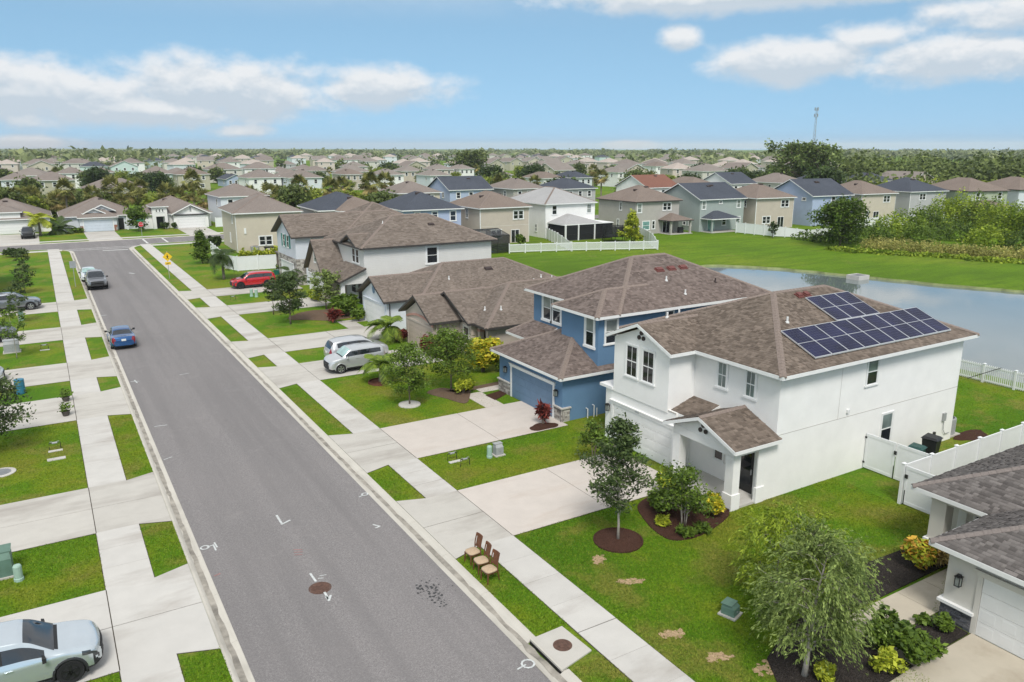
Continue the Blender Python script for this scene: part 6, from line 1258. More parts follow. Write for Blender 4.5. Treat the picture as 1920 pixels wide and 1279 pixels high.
# ---- palm and thicket belt behind those houses
rng = np.random.default_rng(5)
sab = [make_sabal('sabal_palm', 'tall sabal palm in the thicket behind the cross street houses', (0, 0, 0), 6.5, 2.3, 5, 'sabal palms in the thicket'), make_sabal('sabal_palm', 'sabal palm with heavy dry skirt in the thicket', (0, 0, 0), 5.2, 2.6, 6, 'sabal palms in the thicket')]
bt = [make_tree('thicket_tree', 'mid green bushy tree in the thicket belt', 'tree', (0, 0, 0), 6.0, 3.2, .12, .16, 16, 4, 2600, .38, 'leaf_far', 'bark', 95, sig=.2, group='trees of the thicket belt'), make_tree('thicket_tree', 'bright green bushy tree in the thicket belt', 'tree', (0, 0, 0), 5.0, 3.0, .1, .14, 14, 4, 2200, .38, 'leaf_farbright', 'bark', 96, sig=.2, group='trees of the thicket belt'), make_tree('thicket_tree', 'dark spreading oak in the thicket belt', 'tree', (0, 0, 0), 8.0, 4.2, .2, .2, 18, 5, 3600, .40, 'leaf_dark', 'bark', 97, sig=.18, group='trees of the thicket belt')]
first = {}
def place(proto, x, y, s, z=-.12):
    o = proto if proto not in first else copy_tree(proto); first[proto] = 1; o.location = (x, y, z); o.rotation_euler.z = random.uniform(0, 6.28); o.scale = (s, s, s*random.uniform(.9, 1.1)); return o
belt = []
for px in np.arange(-30, 420, 15): belt.append((px+random.uniform(-6, 6), random.choice((0, 0, 1, 1, 2, 3, 3)), random.uniform(178, 205)))
for px in np.arange(480, 780, 15): belt.append((px+random.uniform(-6, 6), random.choice((0, 1, 0, 2, 3, 3)), random.uniform(160, 195)))
for px in np.arange(900, 1220, 15): belt.append((px+random.uniform(-8, 8), random.choice((0, 1, 2, 3, 3, 2, 4)), random.uniform(185, 260)))
for px in np.arange(0, 1500, 20): belt.append((px+random.uniform(-9, 9), random.choice((0, 2, 2, 3, 3, 4)), random.uniform(250, 420)))
for px in np.arange(1180, 1700, 26): belt.append((px+random.uniform(-9, 9), random.choice((2, 3, 4)), random.uniform(190, 260)))
P_ = sab+bt
for px, k, dist in belt:
    az_ = YAW+math.atan((px-960)/FPX/math.cos(PITCH)); x, y = dist*math.sin(az_), dist*math.cos(az_)
    if any((x-a)**2+(y-b)**2 < 9.5**2 for a, b in taken): continue
    place(P_[k], x, y, random.uniform(.75, 1.15))
def az_at(px, dist): a = YAW+math.atan((px-960)/FPX/math.cos(PITCH)); return dist*math.sin(a), dist*math.cos(a)
make_tree('big_oak', 'huge spreading live oak above the roofs before the mast', 'tree', (*az_at(1482, 262), -.12), 15.5, 11.5, .18, .6, 34, 8, 8500, .5, 'leaf_greygreen', 'bark', 98, sig=.07, tsh=-.25)
make_tree('big_oak', 'tall dark oak in the far estate', 'tree', (*az_at(885, 400), -.12), 11.5, 8, .2, .4, 22, 6, 5000, .6, 'leaf_far', 'bark', 99, sig=.15)
# ---- dark wood on the right, woods to the horizon
cl = []
for i in range(150):
    x, y = az_at(rng.uniform(1560, 2150), rng.uniform(235, 430)); h = rng.uniform(8, 13); cl.append((x, y, h*.35, rng.uniform(5, 9), h*.62))
cl = [c for c in cl if math.hypot(c[0], c[1]) > 240 or c[0] > 205]
mass('woodland', 'dark green wood behind the pond row houses', 'woodland', cl, 52000, .75, 'leaf_far', 101)
cl = []
for i in range(70): x, y = az_at(rng.uniform(1615, 2100), rng.uniform(205, 250)); cl.append((x, y, 2., rng.uniform(3.5, 6), rng.uniform(3.2, 5)))
cl = [c for c in cl if all((c[0]-a)**2+(c[1]-b)**2 > 12**2 for a, b in taken)]
mass('woodland_edge', 'bright green thicket at the foot of the dark wood', 'thicket', cl, 16000, .6, 'leaf_farbright', 102)
cl = []
for i in range(420):
    px = rng.uniform(-150, 2100); x, y = az_at(px, rng.uniform(1050, 2300)); cl.append((x, y, 2, rng.uniform(14, 30), rng.uniform(5, 9)))
for i in range(60): x, y = az_at(rng.uniform(-120, 330), rng.uniform(600, 900)); cl.append((x, y, 2, rng.uniform(9, 16), rng.uniform(8, 12)))
for i in range(50): x, y = az_at(rng.uniform(1150, 1600), rng.uniform(620, 900)); cl.append((x, y, 2, rng.uniform(9, 16), rng.uniform(6, 9)))
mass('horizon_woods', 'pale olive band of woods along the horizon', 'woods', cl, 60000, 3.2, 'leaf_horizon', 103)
cl = []
for i in range(120): x, y = az_at(rng.uniform(-100, 1560), rng.uniform(430, 1000)); cl.append((x, y, 1, rng.uniform(3, 7), rng.uniform(3.5, 7)))
cl = [c for c in cl if all((c[0]-a)**2+(c[1]-b)**2 > (c[3]+8)**2 for a, b in taken)]
mass('estate_trees', 'dark tree clumps scattered through the far estate', 'trees', cl, 26000, 1.1, 'leaf_far', 104)
# ---- pond side bushes
b_ = gp(1575, 462, -.1); make_tree('pond_tree', 'dark green bushy tree standing alone on the far pond bank', 'tree', (b_.x, b_.y, -.1), 7.4, 3.7, .08, .16, 26, 6, 9000, .21, 'leaf_mid', 'bark', 105, sig=.12, tsh=-.12)
b_ = gp(1318, 446, -.1); make_tree('sapling', 'bare young tree before the fawn house fence', 'tree', (*gp(1448, 446, -.1)[:2], -.1), 2.8, .8, .3, .05, 10, 3, 300, .2, 'leaf_dark', 'bark', 106, sig=.2)
cl, cl2, cl3 = [], [], []
for px, py, rx, rz, b2 in ((1640, 452, 2.6, 2.4, 0), (1665, 446, 3.2, 3.6, 1), (1700, 440, 3.4, 3.8, 1), (1735, 436, 3.4, 4.2, 0), (1765, 428, 3.8, 5.2, 1), (1800, 430, 4.0, 5.8, 1), (1840, 432, 4.2, 5.6, 0), (1870, 440, 4.0, 5.0, 1), (1905, 446, 4.2, 5.0, 1), (1950, 446, 4.5, 5.5, 0), (1600, 456, 2.2, 1.8, 0), (1545, 454, 2.2, 1.6, 0), (1510, 450, 1.8, 1.2, 0), (1720, 452, 2.6, 2.4, 0), (1790, 450, 3.0, 2.8, 0), (1850, 460, 3.2, 2.6, 1), (1925, 466, 3.2, 2.4, 0)):
    v = gp(px, py, -.1); (cl2 if b2 else cl).append((v.x, v.y, .2, rx, rz))
for i in range(46): v = gp(1625+i*8.5+rng.uniform(-3, 3), 464+i*.62+rng.uniform(-3, 4), -.1); cl3.append((v.x, v.y, 0., rng.uniform(1.2, 2.0), rng.uniform(1.0, 1.7)))
mass('pond_thicket', 'dark green thicket on the far pond bank', 'thicket', cl, 24000, .22, 'leaf_mid', 107); mass('pond_thicket', 'bright yellow-green bushes on the far pond bank', 'thicket', cl2, 26000, .22, 'leaf_bright', 108); mass('reeds', 'tall olive reeds and grasses along the meadow edge', 'reeds', cl3, 16000, .15, 'leaf_reed', 109, flat=0.)  # the second thicket has a brighter leaf colour
cl = []
for i in range(60): t = i/60; v = gp(1560+t*380+rng.uniform(-4, 4), 470+t*24+rng.uniform(-2, 2), -.1); cl.append((v.x, v.y, -.1, rng.uniform(.7, 1.3), rng.uniform(.3, .6)))
mass('meadow_grass', 'ragged tall grass line before the reeds', 'grass', cl, 7000, .22, 'leaf_bright', 110, flat=0.)
# ---- grass blades on the near lawns
def in_poly(pts, poly):
    x, y = pts[:, 0], pts[:, 1]; r = np.zeros(len(pts), bool); n = len(poly)
    for i in range(n):
        (x0, y0), (x1, y1) = poly[i], poly[(i+1) % n]; c = ((y0 > y) != (y1 > y)) & (x < (x1-x0)*(y-y0)/((y1-y0) if abs(y1-y0) > 1e-12 else 1e-12)+x0); r ^= c
    return r
BEDS = [[(v.co.x, v.co.y) for v in o.data.vertices if v.co.z > .015] for o in COL.objects if o.name.startswith(('mulch', 'stone_ring'))]
def hull(P):
    P = sorted(set(P)); lo = []; up_ = []
    for L, S in ((lo, P), (up_, P[::-1])):
        for p in S:
            while len(L) > 1 and (L[-1][0]-L[-2][0])*(p[1]-L[-2][1])-(L[-1][1]-L[-2][1])*(p[0]-L[-2][0]) <= 0: L.pop()
            L.append(p)
    return lo[:-1]+up_[:-1]
SAND = []
for (px, py, rx, ry, rot) in ((1122, 1049, .34, .2, .5), (1186, 1090, .52, .16, -.5), (1262, 1188, .42, .17, -.35), (1352, 1232, .5, .18, -.4), (1440, 1254, .5, .35, 0.)):
    v = gp(px, py); sm_ = MB(); SAND.append(blob_poly(v.x, v.y, rx*.9, ry*.9, 18, .1, rot))
    for i_ in range(34):                           # ragged bare patch made of many small overlapping scrapes
        r_, a_ = math.sqrt(random.random()), random.uniform(0, 6.283); ux, uy = rx*r_*math.cos(a_), ry*r_*math.sin(a_); cx_, cy_ = v.x+ux*math.cos(rot)-uy*math.sin(rot), v.y+ux*math.sin(rot)+uy*math.cos(rot); q = blob_poly(cx_, cy_, random.uniform(.04, .15), random.uniform(.03, .09), 11, .2, random.uniform(0, 3)); sm_.add([(x, y, .003+i_*.0004) for x, y in q], [tuple(range(len(q)))])
    struct('bare_soil', sm_, 'sand', fix=False)
HOLES = [bp_ for bp_ in ([q[:2] for q in bp],)]+[hull(b) for b in BEDS if b]
AREAS = [((14.53, 23.9), (12.2, 23.88), 700), ((23.9, 30.2), (12.1, 20.9), 420), ((14.53, 23.6), (28.8, 33.05), 480), ((11.75, 12.95), (-2, 16.1), 700), ((11.75, 12.95), (17.95, 23.45), 800), ((11.75, 12.95), (29.2, 32.6), 600), ((11.75, 12.95), (38.5, 47.9), 330), ((14.53, 23.6), (38.1, 48.6), 150), ((40.0, 51.5), (17.9, 31), 130),
         ((-5.5, .31), (27.95, 32.65), 480), ((-5.5, .31), (37.7, 48.1), 230), ((1.9, 3.06), (28.4, 32.2), 600), ((1.9, 3.06), (38.1, 47.5), 400), ((1.9, 3.06), (18.5, 22.5), 800), ((-4, .31), (18.5, 22.85), 500), ((14.53, 20.4), (3, 12.2), 600)]
rng = np.random.default_rng(77); VV = []; 
for (xa, xb), (ya, yb), dens in AREAS:
    xa, xb, ya, yb = xa-.035, xb+.035, ya-.035, yb+.035; n = int((xb-xa)*(yb-ya)*dens); P = np.stack([rng.uniform(xa, xb, n), rng.uniform(ya, yb, n)], 1); keep = np.ones(n, bool)
    for h_ in HOLES: keep &= ~in_poly(P, h_)
    for h_ in SAND: keep &= ~(in_poly(P, h_) & (rng.random(len(P)) < .8))
    P = P[keep]; n = len(P); a = rng.uniform(0, 6.283, n); hgt = rng.uniform(.02, .062, n); w_ = rng.uniform(.010, .022, n); ln = rng.uniform(.0, .05, n); b = rng.uniform(0, 6.283, n)
    z = np.zeros(n); p0 = np.stack([P[:, 0]-np.cos(a)*w_, P[:, 1]-np.sin(a)*w_, z], 1); p1 = np.stack([P[:, 0]+np.cos(a)*w_, P[:, 1]+np.sin(a)*w_, z], 1); p2 = np.stack([P[:, 0]+np.cos(b)*ln, P[:, 1]+np.sin(b)*ln, hgt], 1)
    VV.append(np.stack([p0, p1, p2], 1).reshape(-1, 3))
V = np.concatenate(VV); F = np.arange(len(V)).reshape(-1, 3); tag(np_quads('lawn_grass', V, F, 'grass_blade', rng.beta(1.2, 2.2, len(F))), 'short grass blades on the nearer lawns', 'grass', kind='stuff')
# ================================================================ vehicles
def paint(name, c, metal=.35, rough=.28):
    m, t, b = nt(name); p = _pos(t)
    t.links.new(_ramp(t, _noise(t, p, 1.5, 3), [(.3, tuple(x*.92 for x in c)), (.7, c)]), b.inputs['Base Color']); b.inputs['Metallic'].default_value = metal; b.inputs['Roughness'].default_value = rough; b.inputs['Coat Weight'].default_value = 1.; b.inputs['Coat Roughness'].default_value = .04
paint('paint_silvergreen', (.60, .66, .70), .6, .2); paint('paint_blue', (.016, .095, .27), .45, .2); paint('paint_grey', (.20, .21, .23), .5); paint('paint_red', (.50, .010, .020), .2, .2); paint('paint_silver', (.56, .57, .58), .5); paint('paint_black', (.014, .014, .017), .2); paint('paint_white', (.62, .64, .67), .1); paint('paint_charcoal', (.085, .09, .10), .4)
pm('tyre', (.018, .018, .019), .2, 8, .85, .2, 40); pm('rim_silver', (.50, .51, .52), .08, 6, .3, 0, metal=.8); pm('rim_black', (.03, .03, .032), .1, 6, .35, 0, metal=.4); pm('cladding', (.022, .023, .024), .15, 6, .7, .1); pm('plate', (.70, .70, .68), .05, 6, .5, 0)
glass_mat('car_glass', (.016, .022, .030), .02, 1.0); glass_mat('sunshade', (.40, .58, .56), .1, .6); glass_mat('lens_red', (.30, .010, .016), .08, .7); glass_mat('lens_clear', (.55, .58, .62), .06, .8); glass_mat('lens_dark', (.05, .055, .06), .05, .8)
KINDS = {
 'suv': dict(L=4.86, W=1.88, zt=[(0, .60), (.012, .80), (.05, .93), (.14, 1.02), (.245, 1.08), (.36, 1.50), (.42, 1.62), (.55, 1.68), (.80, 1.66), (.92, 1.56), (.945, 1.46), (.985, 1.06), (1, .80)], zs=[(0, .58), (.04, .82), (.20, .99), (.6, 1.02), (.95, 1.05), (1, .78)], zb=[(0, .36), (.05, .25), (.93, .26), (1, .42)], wh=(.185, .775, .368), cowl=.25, rs=.40, re=.93, rb=.982, side=(.30, .90), bp=(.515, .70), wt=.645, arch='cladding'),
 'boxy': dict(L=4.20, W=1.80, zt=[(0, .62), (.012, .82), (.06, .97), (.15, 1.05), (.245, 1.10), (.345, 1.50), (.39, 1.58), (.55, 1.62), (.82, 1.60), (.93, 1.54), (.955, 1.44), (.985, 1.06), (1, .80)], zs=[(0, .60), (.05, .88), (.22, 1.02), (.6, 1.06), (.95, 1.12), (1, .80)], zb=[(0, .32), (.05, .22), (.94, .24), (1, .40)], wh=(.195, .805, .335), cowl=.25, rs=.375, re=.945, rb=.984, side=(.29, .90), bp=(.52, .70), wt=.68, arch=None),
 'wagon': dict(L=4.58, W=1.84, zt=[(0, .60), (.012, .80), (.06, .93), (.14, 1.03), (.235, 1.10), (.36, 1.54), (.42, 1.64), (.55, 1.69), (.78, 1.66), (.90, 1.56), (.93, 1.46), (.985, 1.02), (1, .78)], zs=[(0, .58), (.05, .84), (.20, 1.0), (.6, 1.03), (.93, 1.08), (1, .78)], zb=[(0, .32), (.05, .22), (.94, .25), (1, .42)], wh=(.19, .78, .34), cowl=.245, rs=.40, re=.915, rb=.98, side=(.29, .87), bp=(.51, .69), wt=.64, arch=None),
 'sedan': dict(L=4.60, W=1.80, zt=[(0, .52), (.012, .68), (.06, .80), (.16, .90), (.275, .96), (.40, 1.33), (.47, 1.42), (.58, 1.43), (.68, 1.37), (.82, 1.06), (.87, 1.03), (.965, 1.02), (.985, .96), (1, .72)], zs=[(0, .50), (.05, .72), (.22, .88), (.6, .93), (.86, .99), (.97, .97), (1, .70)], zb=[(0, .28), (.05, .19), (.94, .20), (1, .36)], wh=(.20, .79, .315), cowl=.285, rs=.45, re=.70, rb=.815, side=(.335, .76), bp=(.55,), wt=.58, arch=None),
 'pickup': dict(L=5.75, W=2.0, zt=[(0, .75), (.01, 1.05), (.05, 1.16), (.14, 1.20), (.225, 1.25), (.315, 1.72), (.36, 1.86), (.45, 1.90), (.60, 1.87), (.625, 1.78), (.645, 1.34), (.66, 1.31), (.97, 1.31), (.99, 1.25), (1, .9)], zs=[(0, .72), (.03, 1.05), (.20, 1.18), (.6, 1.22), (.97, 1.24), (1, .85)], zb=[(0, .52), (.05, .42), (.94, .45), (1, .6)], wh=(.175, .78, .40), cowl=.235, rs=.345, re=.612, rb=.642, side=(.26, .61), bp=(.44,), wt=.66, arch='cladding', bed=(.668, .965)),
}
def make_car(name, label, kind, mat, loc, rot, rim='rim_silver', shade=False, group=None, cat='car', plate=True):
    k = KINDS[kind]; L, W = k['L'], k['W']; hw = W/2; t = thing(name, label, cat, loc, rot, group, world=False)
    I = lambda key, s: np.interp(s, *zip(*k[key]))
    s = np.unique(np.concatenate([[0, .004, .012, .024, .04], np.linspace(.055, .945, 92), np.linspace(.955, 1, 9)]))
    sm = lambda f: np.convolve(np.pad(f, 2, mode='edge'), [.1, .2, .4, .2, .1], 'valid')
    zt, zs, zb = sm(I('zt', s)), sm(I('zs', s)), I('zb', s); zs = np.minimum(zs, zt-.015)
    wm = hw*np.interp(s, [0, .012, .04, .09, .2, .8, .92, .97, 1], [.66, .78, .88, .955, .99, 1, .965, .90, .76])
    wt = np.interp(s, [0, k['cowl']-.02, k['cowl']+.02, k['rs'], k['re'], k['rb'], 1], [.80, .80, .78, k['wt']/hw, (k['wt']-.03)/hw, .76, .74])*np.minimum(wm, hw)
    if 'bed' in k: wt = np.where((s > k['rb']+.004), wm*.90, wt)
    rings = []
    for i in range(len(s)):
        h = zt[i]-zs[i]; g = zs[i]-zb[i]
        pts = [(0, zb[i]), (.80*wm[i], zb[i]), (.965*wm[i], zb[i]+.09*g), (wm[i], zb[i]+.38*g), (wm[i]*.992, zb[i]+.80*g), (wm[i]*.955, zs[i]), (wt[i]*1.055, zs[i]+h*.90), (wt[i]*.93, zt[i]-min(.02, h*.05)), (wt[i]*.5, zt[i]+.012), (0, zt[i]+.018)]
        P = np.array(pts); out = []; seg = []
        for j in range(len(P)-1):
            p0, p1, p2, p3 = P[max(0, j-1)], P[j], P[j+1], P[min(len(P)-1, j+2)]; n = {0: 1, 1: 1, 5: 5}.get(j, 3)
            for q in range(n):
                u = q/n; lin = p1+(p2-p1)*u; cr = .5*((2*p1)+(p2-p0)*u+(2*p0-5*p1+4*p2-p3)*u*u+(3*p1-p0-3*p2+p3)*u**3); out.append(lin*.45+cr*.55); seg.append((j, q))
        out.append(P[-1]); rings.append(np.array(out))
    R = np.array(rings); nr = R.shape[1]; X = L/2-s*L
    # gentle plan curve of the nose and tail
    V = np.zeros((len(s), 2*nr-1, 3))
    for i in range(len(s)):
        y = np.concatenate([-R[i, :, 0], R[i, ::-1, 0][1:]]); z = np.concatenate([R[i, :, 1], R[i, ::-1, 1][1:]])
        V[i, :, 1] = y; V[i, :, 2] = z; bow = (.16*np.exp(-s[i]/.035)-.07*np.exp(-(1-s[i])/.03)); V[i, :, 0] = X[i]-bow*(np.abs(y)/hw)**2*1.0
    m = V.shape[1]; parts = {}
    wf, wr, rad = k['wh']; xf, xr = L/2-wf*L, L/2-wr*L; ra = rad*1.14
    def put(part, quad): parts.setdefault(part, []).append(quad)
    segs = seg+seg[::-1]
    for i in range(len(s)-1):
        sc = (s[i]+s[i+1])/2
        for j in range(m-1):
            q = [V[i, j], V[i, j+1], V[i+1, j+1], V[i+1, j]]; c = sum(q)/4; sg, sub = segs[j]
            ay = abs(c[1]); side = 'r' if c[1] < 0 else 'l'
            if sg <= 5 and ay > hw*.55 and min((c[0]-xf)**2, (c[0]-xr)**2)+(c[2]-rad)**2 < ra*ra: continue
            part = 'body'
            if sg == 5 and k['side'][0] < sc < k['side'][1] and sub not in (0, 4):
                part = 'body' if any(abs(sc-b) < .012 for b in k['bp']) else 'side_window_'+side+str(sum(sc > b for b in k['bp']))
                if part == 'body': part = 'pillar'
            elif (sg >= 7 or (sg == 6 and sub >= 1)) and k['cowl'] < sc < k['rs']: part = 'windshield'
            elif (sg >= 7 or (sg == 6 and sub >= 1)) and k['re'] < sc < k['rb']: part = 'rear_window'
            elif sg >= 7 and k['cowl']-.016 < sc <= k['cowl']: part = 'wiper_cowl'
            elif kind == 'suv' and sc < .05 and ay > hw*.5 and sg in (2, 3) and c[2] < zs[i]-.2: part = 'bumper_corner'
            elif sg >= 7 and 'bed' in k and k['bed'][0] < sc < k['bed'][1]: part = 'bed_liner'
            elif sc < .11 and ay > hw*.50 and zs[i]-.13 < c[2] < zs[i]-.01 and sg in (4, 5, 3) and sc > .014: part = 'headlight_'+side
            elif sc > .965 and ay > hw*.52 and sg in (3, 4, 5) and c[2] > zs[i]-.30: part = 'taillight_'+side
            elif sg <= 2 and c[2] < zb[i]+.12*(zs[i]-zb[i])+.02: part = 'sill'
            elif sc < .014 and ay < hw*.62 and c[2] > .50: part = 'grille'
            put(part, q)
    for e, sgn in ((0, 1), (len(s)-1, -1)):          # closed nose and tail
        ctr = V[e].mean(axis=0); prev = V[e]
        for f in (.55, .02):
            cur = ctr+(V[e]-ctr)*f; cur[:, 0] = V[e, :, 0].mean()+sgn*.012*(1-f)+(V[e, :, 0]-V[e, :, 0].mean())*f
            for j in range(m-1):
                q = [prev[j], prev[j+1], cur[j+1], cur[j]]; c = sum(q)/4
                put(('grille' if c[2] > ctr[2]-.12 and e == 0 else 'lower_grille' if e == 0 and c[2] < ctr[2]-.02 else 'body'), q)
            prev = cur
    GM = {'windshield': 'sunshade' if shade else 'car_glass', 'rear_window': 'car_glass', 'bed_liner': 'cladding', 'sill': 'cladding', 'grille': 'cladding', 'lower_grille': 'cladding', 'pillar': 'cladding', 'wiper_cowl': 'cladding', 'bumper_corner': 'cladding'}
    for part, qs in parts.items():
        Q = np.array(qs).reshape(-1, 3); F = np.arange(len(Q)).reshape(-1, 4)
        mt = GM.get(part) or ('car_glass' if part.startswith('side') else ('lens_dark' if kind == 'suv' else 'lens_clear') if part.startswith('head') else 'lens_red' if part.startswith('tail') else mat)
        nm = 'side_window' if part.startswith('side') else part.rsplit('_', 1)[0] if part.startswith(('head', 'tail')) else part
        # weld so shading is smooth
        key = {}; idx = []; vs = []
        for p in np.round(Q, 5):
            kx = tuple(p)
            if kx not in key: key[kx] = len(vs); vs.append(kx)
            idx.append(key[kx])
        np_quads(nm, np.array(vs), np.array(idx).reshape(-1, 4), mt, None, t, smooth=True)
    for xx in (xf, xr):
        for sd in (-1, 1):
            w = thing_part_wheel(t, xx, sd*(hw-.115), rad, sd, rim)
            mb = MB(); n = 14; ar = [(xx+ra*math.cos(math.pi*a/n), sd*(hw*.985), rad+ra*math.sin(math.pi*a/n)) for a in range(n+1)]
            mb.tube([(ar[0][0], ar[0][1], max(.25, rad-.12))]+ar+[(ar[-1][0], ar[-1][1], max(.25, rad-.12))], .042 if k['arch'] else .026, 6); obj('wheel_arch', mb, k['arch'] or mat, t, smooth=True, fix=False)
        obj('wheel_well', MB().box(xx-ra*.97, xx+ra*.97, -hw*.93, hw*.93, .22, rad+ra*.93), 'throat', t)
    cz = np.interp(k['cowl']+.06, s, zs)
    for sd in (-1, 1):
        x = L/2-(k['cowl']+.055)*L; mb = MB(); y = sd*(hw+.10); z = cz+.06
        mb.hexa([(x-.04, y-.09, z-.06), (x+.06, y-.07, z-.06), (x+.06, y+.07, z-.06), (x-.04, y+.09, z-.06)], [(x-.04, y-.09, z+.09), (x+.04, y-.07, z+.08), (x+.04, y+.07, z+.08), (x-.04, y+.09, z+.09)]); mb.box(x-.02, x+.03, min(sd*(hw-.06), y), max(sd*(hw-.06), y), z-.06, z-.01)
        obj('side_mirror', mb, 'cladding' if kind in ('suv', 'pickup', 'sedan') else mat, t)
        for b in (.46, .66) if len(k['bp']) > 1 else (.50,):
            xx = L/2-(b+.02)*L; zz = np.interp(b, s, zs)-.10; obj('door_handle', MB().box(xx-.1, xx+.1, min(sd*(hw*.97), sd*(hw+.012)), max(sd*(hw*.97), sd*(hw+.012)), zz, zz+.03), mat, t)
    if plate: obj('licence_plate', MB().box(-L/2-.012, -L/2+.03, -.16, .16, .72, .87), 'plate', t)
    return t
def thing_part_wheel(t, x, y, r, sd, rim):
    tw = .115; mb = MB(); prof = [(r*.66, -tw*.9), (r*.92, -tw), (r, -tw*.7), (r, tw*.7), (r*.92, tw), (r*.66, tw*.9)]
    w = obj('wheel', mb.lathe(prof, 28, (x, y, r), 'y'), 'tyre', t, smooth=False)
    rm = MB(); rm.lathe([(r*.66, -.02), (r*.66, tw*.93), (r*.60, tw*.95), (r*.58, .02)], 28, (x, y, r), 'y') if sd > 0 else rm.lathe([(r*.66, .02), (r*.66, -tw*.93), (r*.60, -tw*.95), (r*.58, -.02)], 28, (x, y, r), 'y')
    for i in range(5):
        a = 2*math.pi*i/5+.3; d = Vector((math.cos(a), 0, math.sin(a))); p = Vector((x, y+sd*tw*.80, r)); u = Vector((-d.z, 0, d.x)); e = Vector((0, sd*.03, 0))
        rm.hexa([p+u*.045+d*.02, p-u*.045+d*.02, p-u*.035+d*r*.6, p+u*.035+d*r*.6], [p+u*.045+d*.02+e, p-u*.045+d*.02+e, p-u*.035+d*r*.6+e, p+u*.035+d*r*.6+e])
    obj('rim', rm, rim, w); return w
PI = math.pi
make_car('parked_car', 'silver-green sport utility car with black wheels parked nose to the footpath', 'suv', 'paint_silvergreen', (-2.42, 23.9, .025), 0, 'rim_black')
make_car('parked_car', 'bright blue sedan parked at the kerb showing its tail lights', 'sedan', 'paint_blue', (4.28, 66.6, -.06), PI/2)
make_car('pickup_truck', 'grey pickup truck parked at the kerb facing down the street', 'pickup', 'paint_grey', (4.4, 96.6, -.06), -PI/2, cat='truck')
make_car('parked_car', 'blue and white sedan parked behind the grey pickup truck', 'sedan', 'paint_white', (4.05, 102.6, -.06), -PI/2, shade=True)
make_car('parked_car', 'dark grey sport utility car in the driveway behind saplings', 'suv', 'paint_grey', (-3.35, 86.0, .025), 0)
make_car('parked_car', 'charcoal car behind the sapling and green cabinet', 'wagon', 'paint_charcoal', (-5.0, 72.3, .025), 0)
make_car('parked_car', 'silver car nose at the left driveway beside the blue barrel', 'sedan', 'paint_silver', (-5.6, 59.7, .025), 0)
make_car('parked_car', 'red sport utility car on the driveway before the white fence', 'suv', 'paint_red', (19.25, 87.15, .025), PI, 'rim_black')
make_car('parked_car', 'silver boxy hatchback facing the street with teal windshield shade', 'boxy', 'paint_silver', (17.5, 50.15, .025), PI, shade=True)
make_car('parked_car', 'silver wagon with red tail lights parked tail to the street', 'wagon', 'paint_silver', (18.55, 52.55, .025), 0)
make_car('pickup_truck', 'black pickup truck before the wide white garage', 'pickup', 'paint_black', (-2.15, 156.0, .012), -PI/2, cat='truck')
# ================================================================ chairs left at the kerb
pm('chair_wood', (.145, .058, .026), .3, 9, .45, .1, 60, .005); pm('cushion', (.47, .35, .235), .12, 14, .95, .4, 90, .004)
def make_chair(label, loc, rot):
    c = thing('dining_chair', label, 'chair', loc, rot, 'three chairs put out at the kerb', world=False)
    # local: faces -x
    for (x, y) in ((-.21, -.21), (-.21, .21)): obj('leg', MB().hexa([(x-.022, y-.022, .41), (x+.022, y-.022, .41), (x+.022, y+.022, .41), (x-.022, y+.022, .41)], [(x-.032, y-.016, 0), (x, y-.016, 0), (x, y+.016, 0), (x-.032, y+.016, 0)]), 'chair_wood', c)
    for y in (-.19, .19): obj('back_post', MB().tube([(.30, y, 0), (.21, y, .42), (.22, y, .70), (.30, y, 1.03)], [.02, .026, .024, .02], 6), 'chair_wood', c)
    ap = MB(); ap.box(-.20, .20, -.215, -.185, .36, .43); ap.box(-.20, .20, .185, .215, .36, .43); ap.box(-.225, -.195, -.2, .2, .36, .43); ap.box(.19, .22, -.18, .18, .36, .43); obj('seat_frame', ap, 'chair_wood', c)
    st = MB(); n = 26; ring_ = lambda sc, z: [((-.01+(.245*sc)*math.copysign(abs(math.cos(2*PI*i/n))**.55, math.cos(2*PI*i/n))), (.25*sc)*math.copysign(abs(math.sin(2*PI*i/n))**.55, math.sin(2*PI*i/n)), z) for i in range(n)]
    rs_ = [ring_(.97, .425), ring_(1.0, .45), ring_(.97, .478), ring_(.80, .495), ring_(.30, .505)]; st.add([p for r in rs_ for p in r], [(a*n+i, a*n+(i+1) % n, (a+1)*n+(i+1) % n, (a+1)*n+i) for a in range(4) for i in range(n)]+[tuple(range(n))[::-1], tuple(4*n+i for i in range(n))]); obj('seat_cushion', st, 'cushion', c, smooth=True)
    tr = MB(); k = 8
    for i in range(k):
        y0, y1 = [-.20+.40*j/k for j in (i, i+1)]; cv = lambda y: .025*(1-(y/.2)**2); tr.hexa([(.275+cv(y0), y0, .93), (.275+cv(y1), y1, .93), (.300+cv(y1), y1, .93), (.300+cv(y0), y0, .93)], [(.295+cv(y0), y0, 1.05), (.295+cv(y1), y1, 1.05), (.325+cv(y1), y1, 1.05), (.325+cv(y0), y0, 1.05)])
    obj('top_rail', tr, 'chair_wood', c); obj('lower_rail', MB().box(.205, .235, -.18, .18, .56, .61), 'chair_wood', c)
    obj('back_panel', MB().hexa([(.215, -.13, .61), (.215, .13, .61), (.235, .13, .61), (.235, -.13, .61)], [(.285, -.13, .935), (.285, .13, .935), (.305, .13, .935), (.305, -.13, .935)]), 'chair_wood', c)
    return c
cc = [gp(918, 1088), gp(903, 1071), gp(887, 1054)]
for i, lb in enumerate(('brown wooden dining chair with tan seat beside the storm drain lawn', 'brown wooden dining chair with tan seat between two others', 'brown wooden dining chair with tan seat against the driveway apron')):
    make_chair(lb, (cc[i].x, cc[i].y, 0.), math.radians((6, -3, 4)[i]))
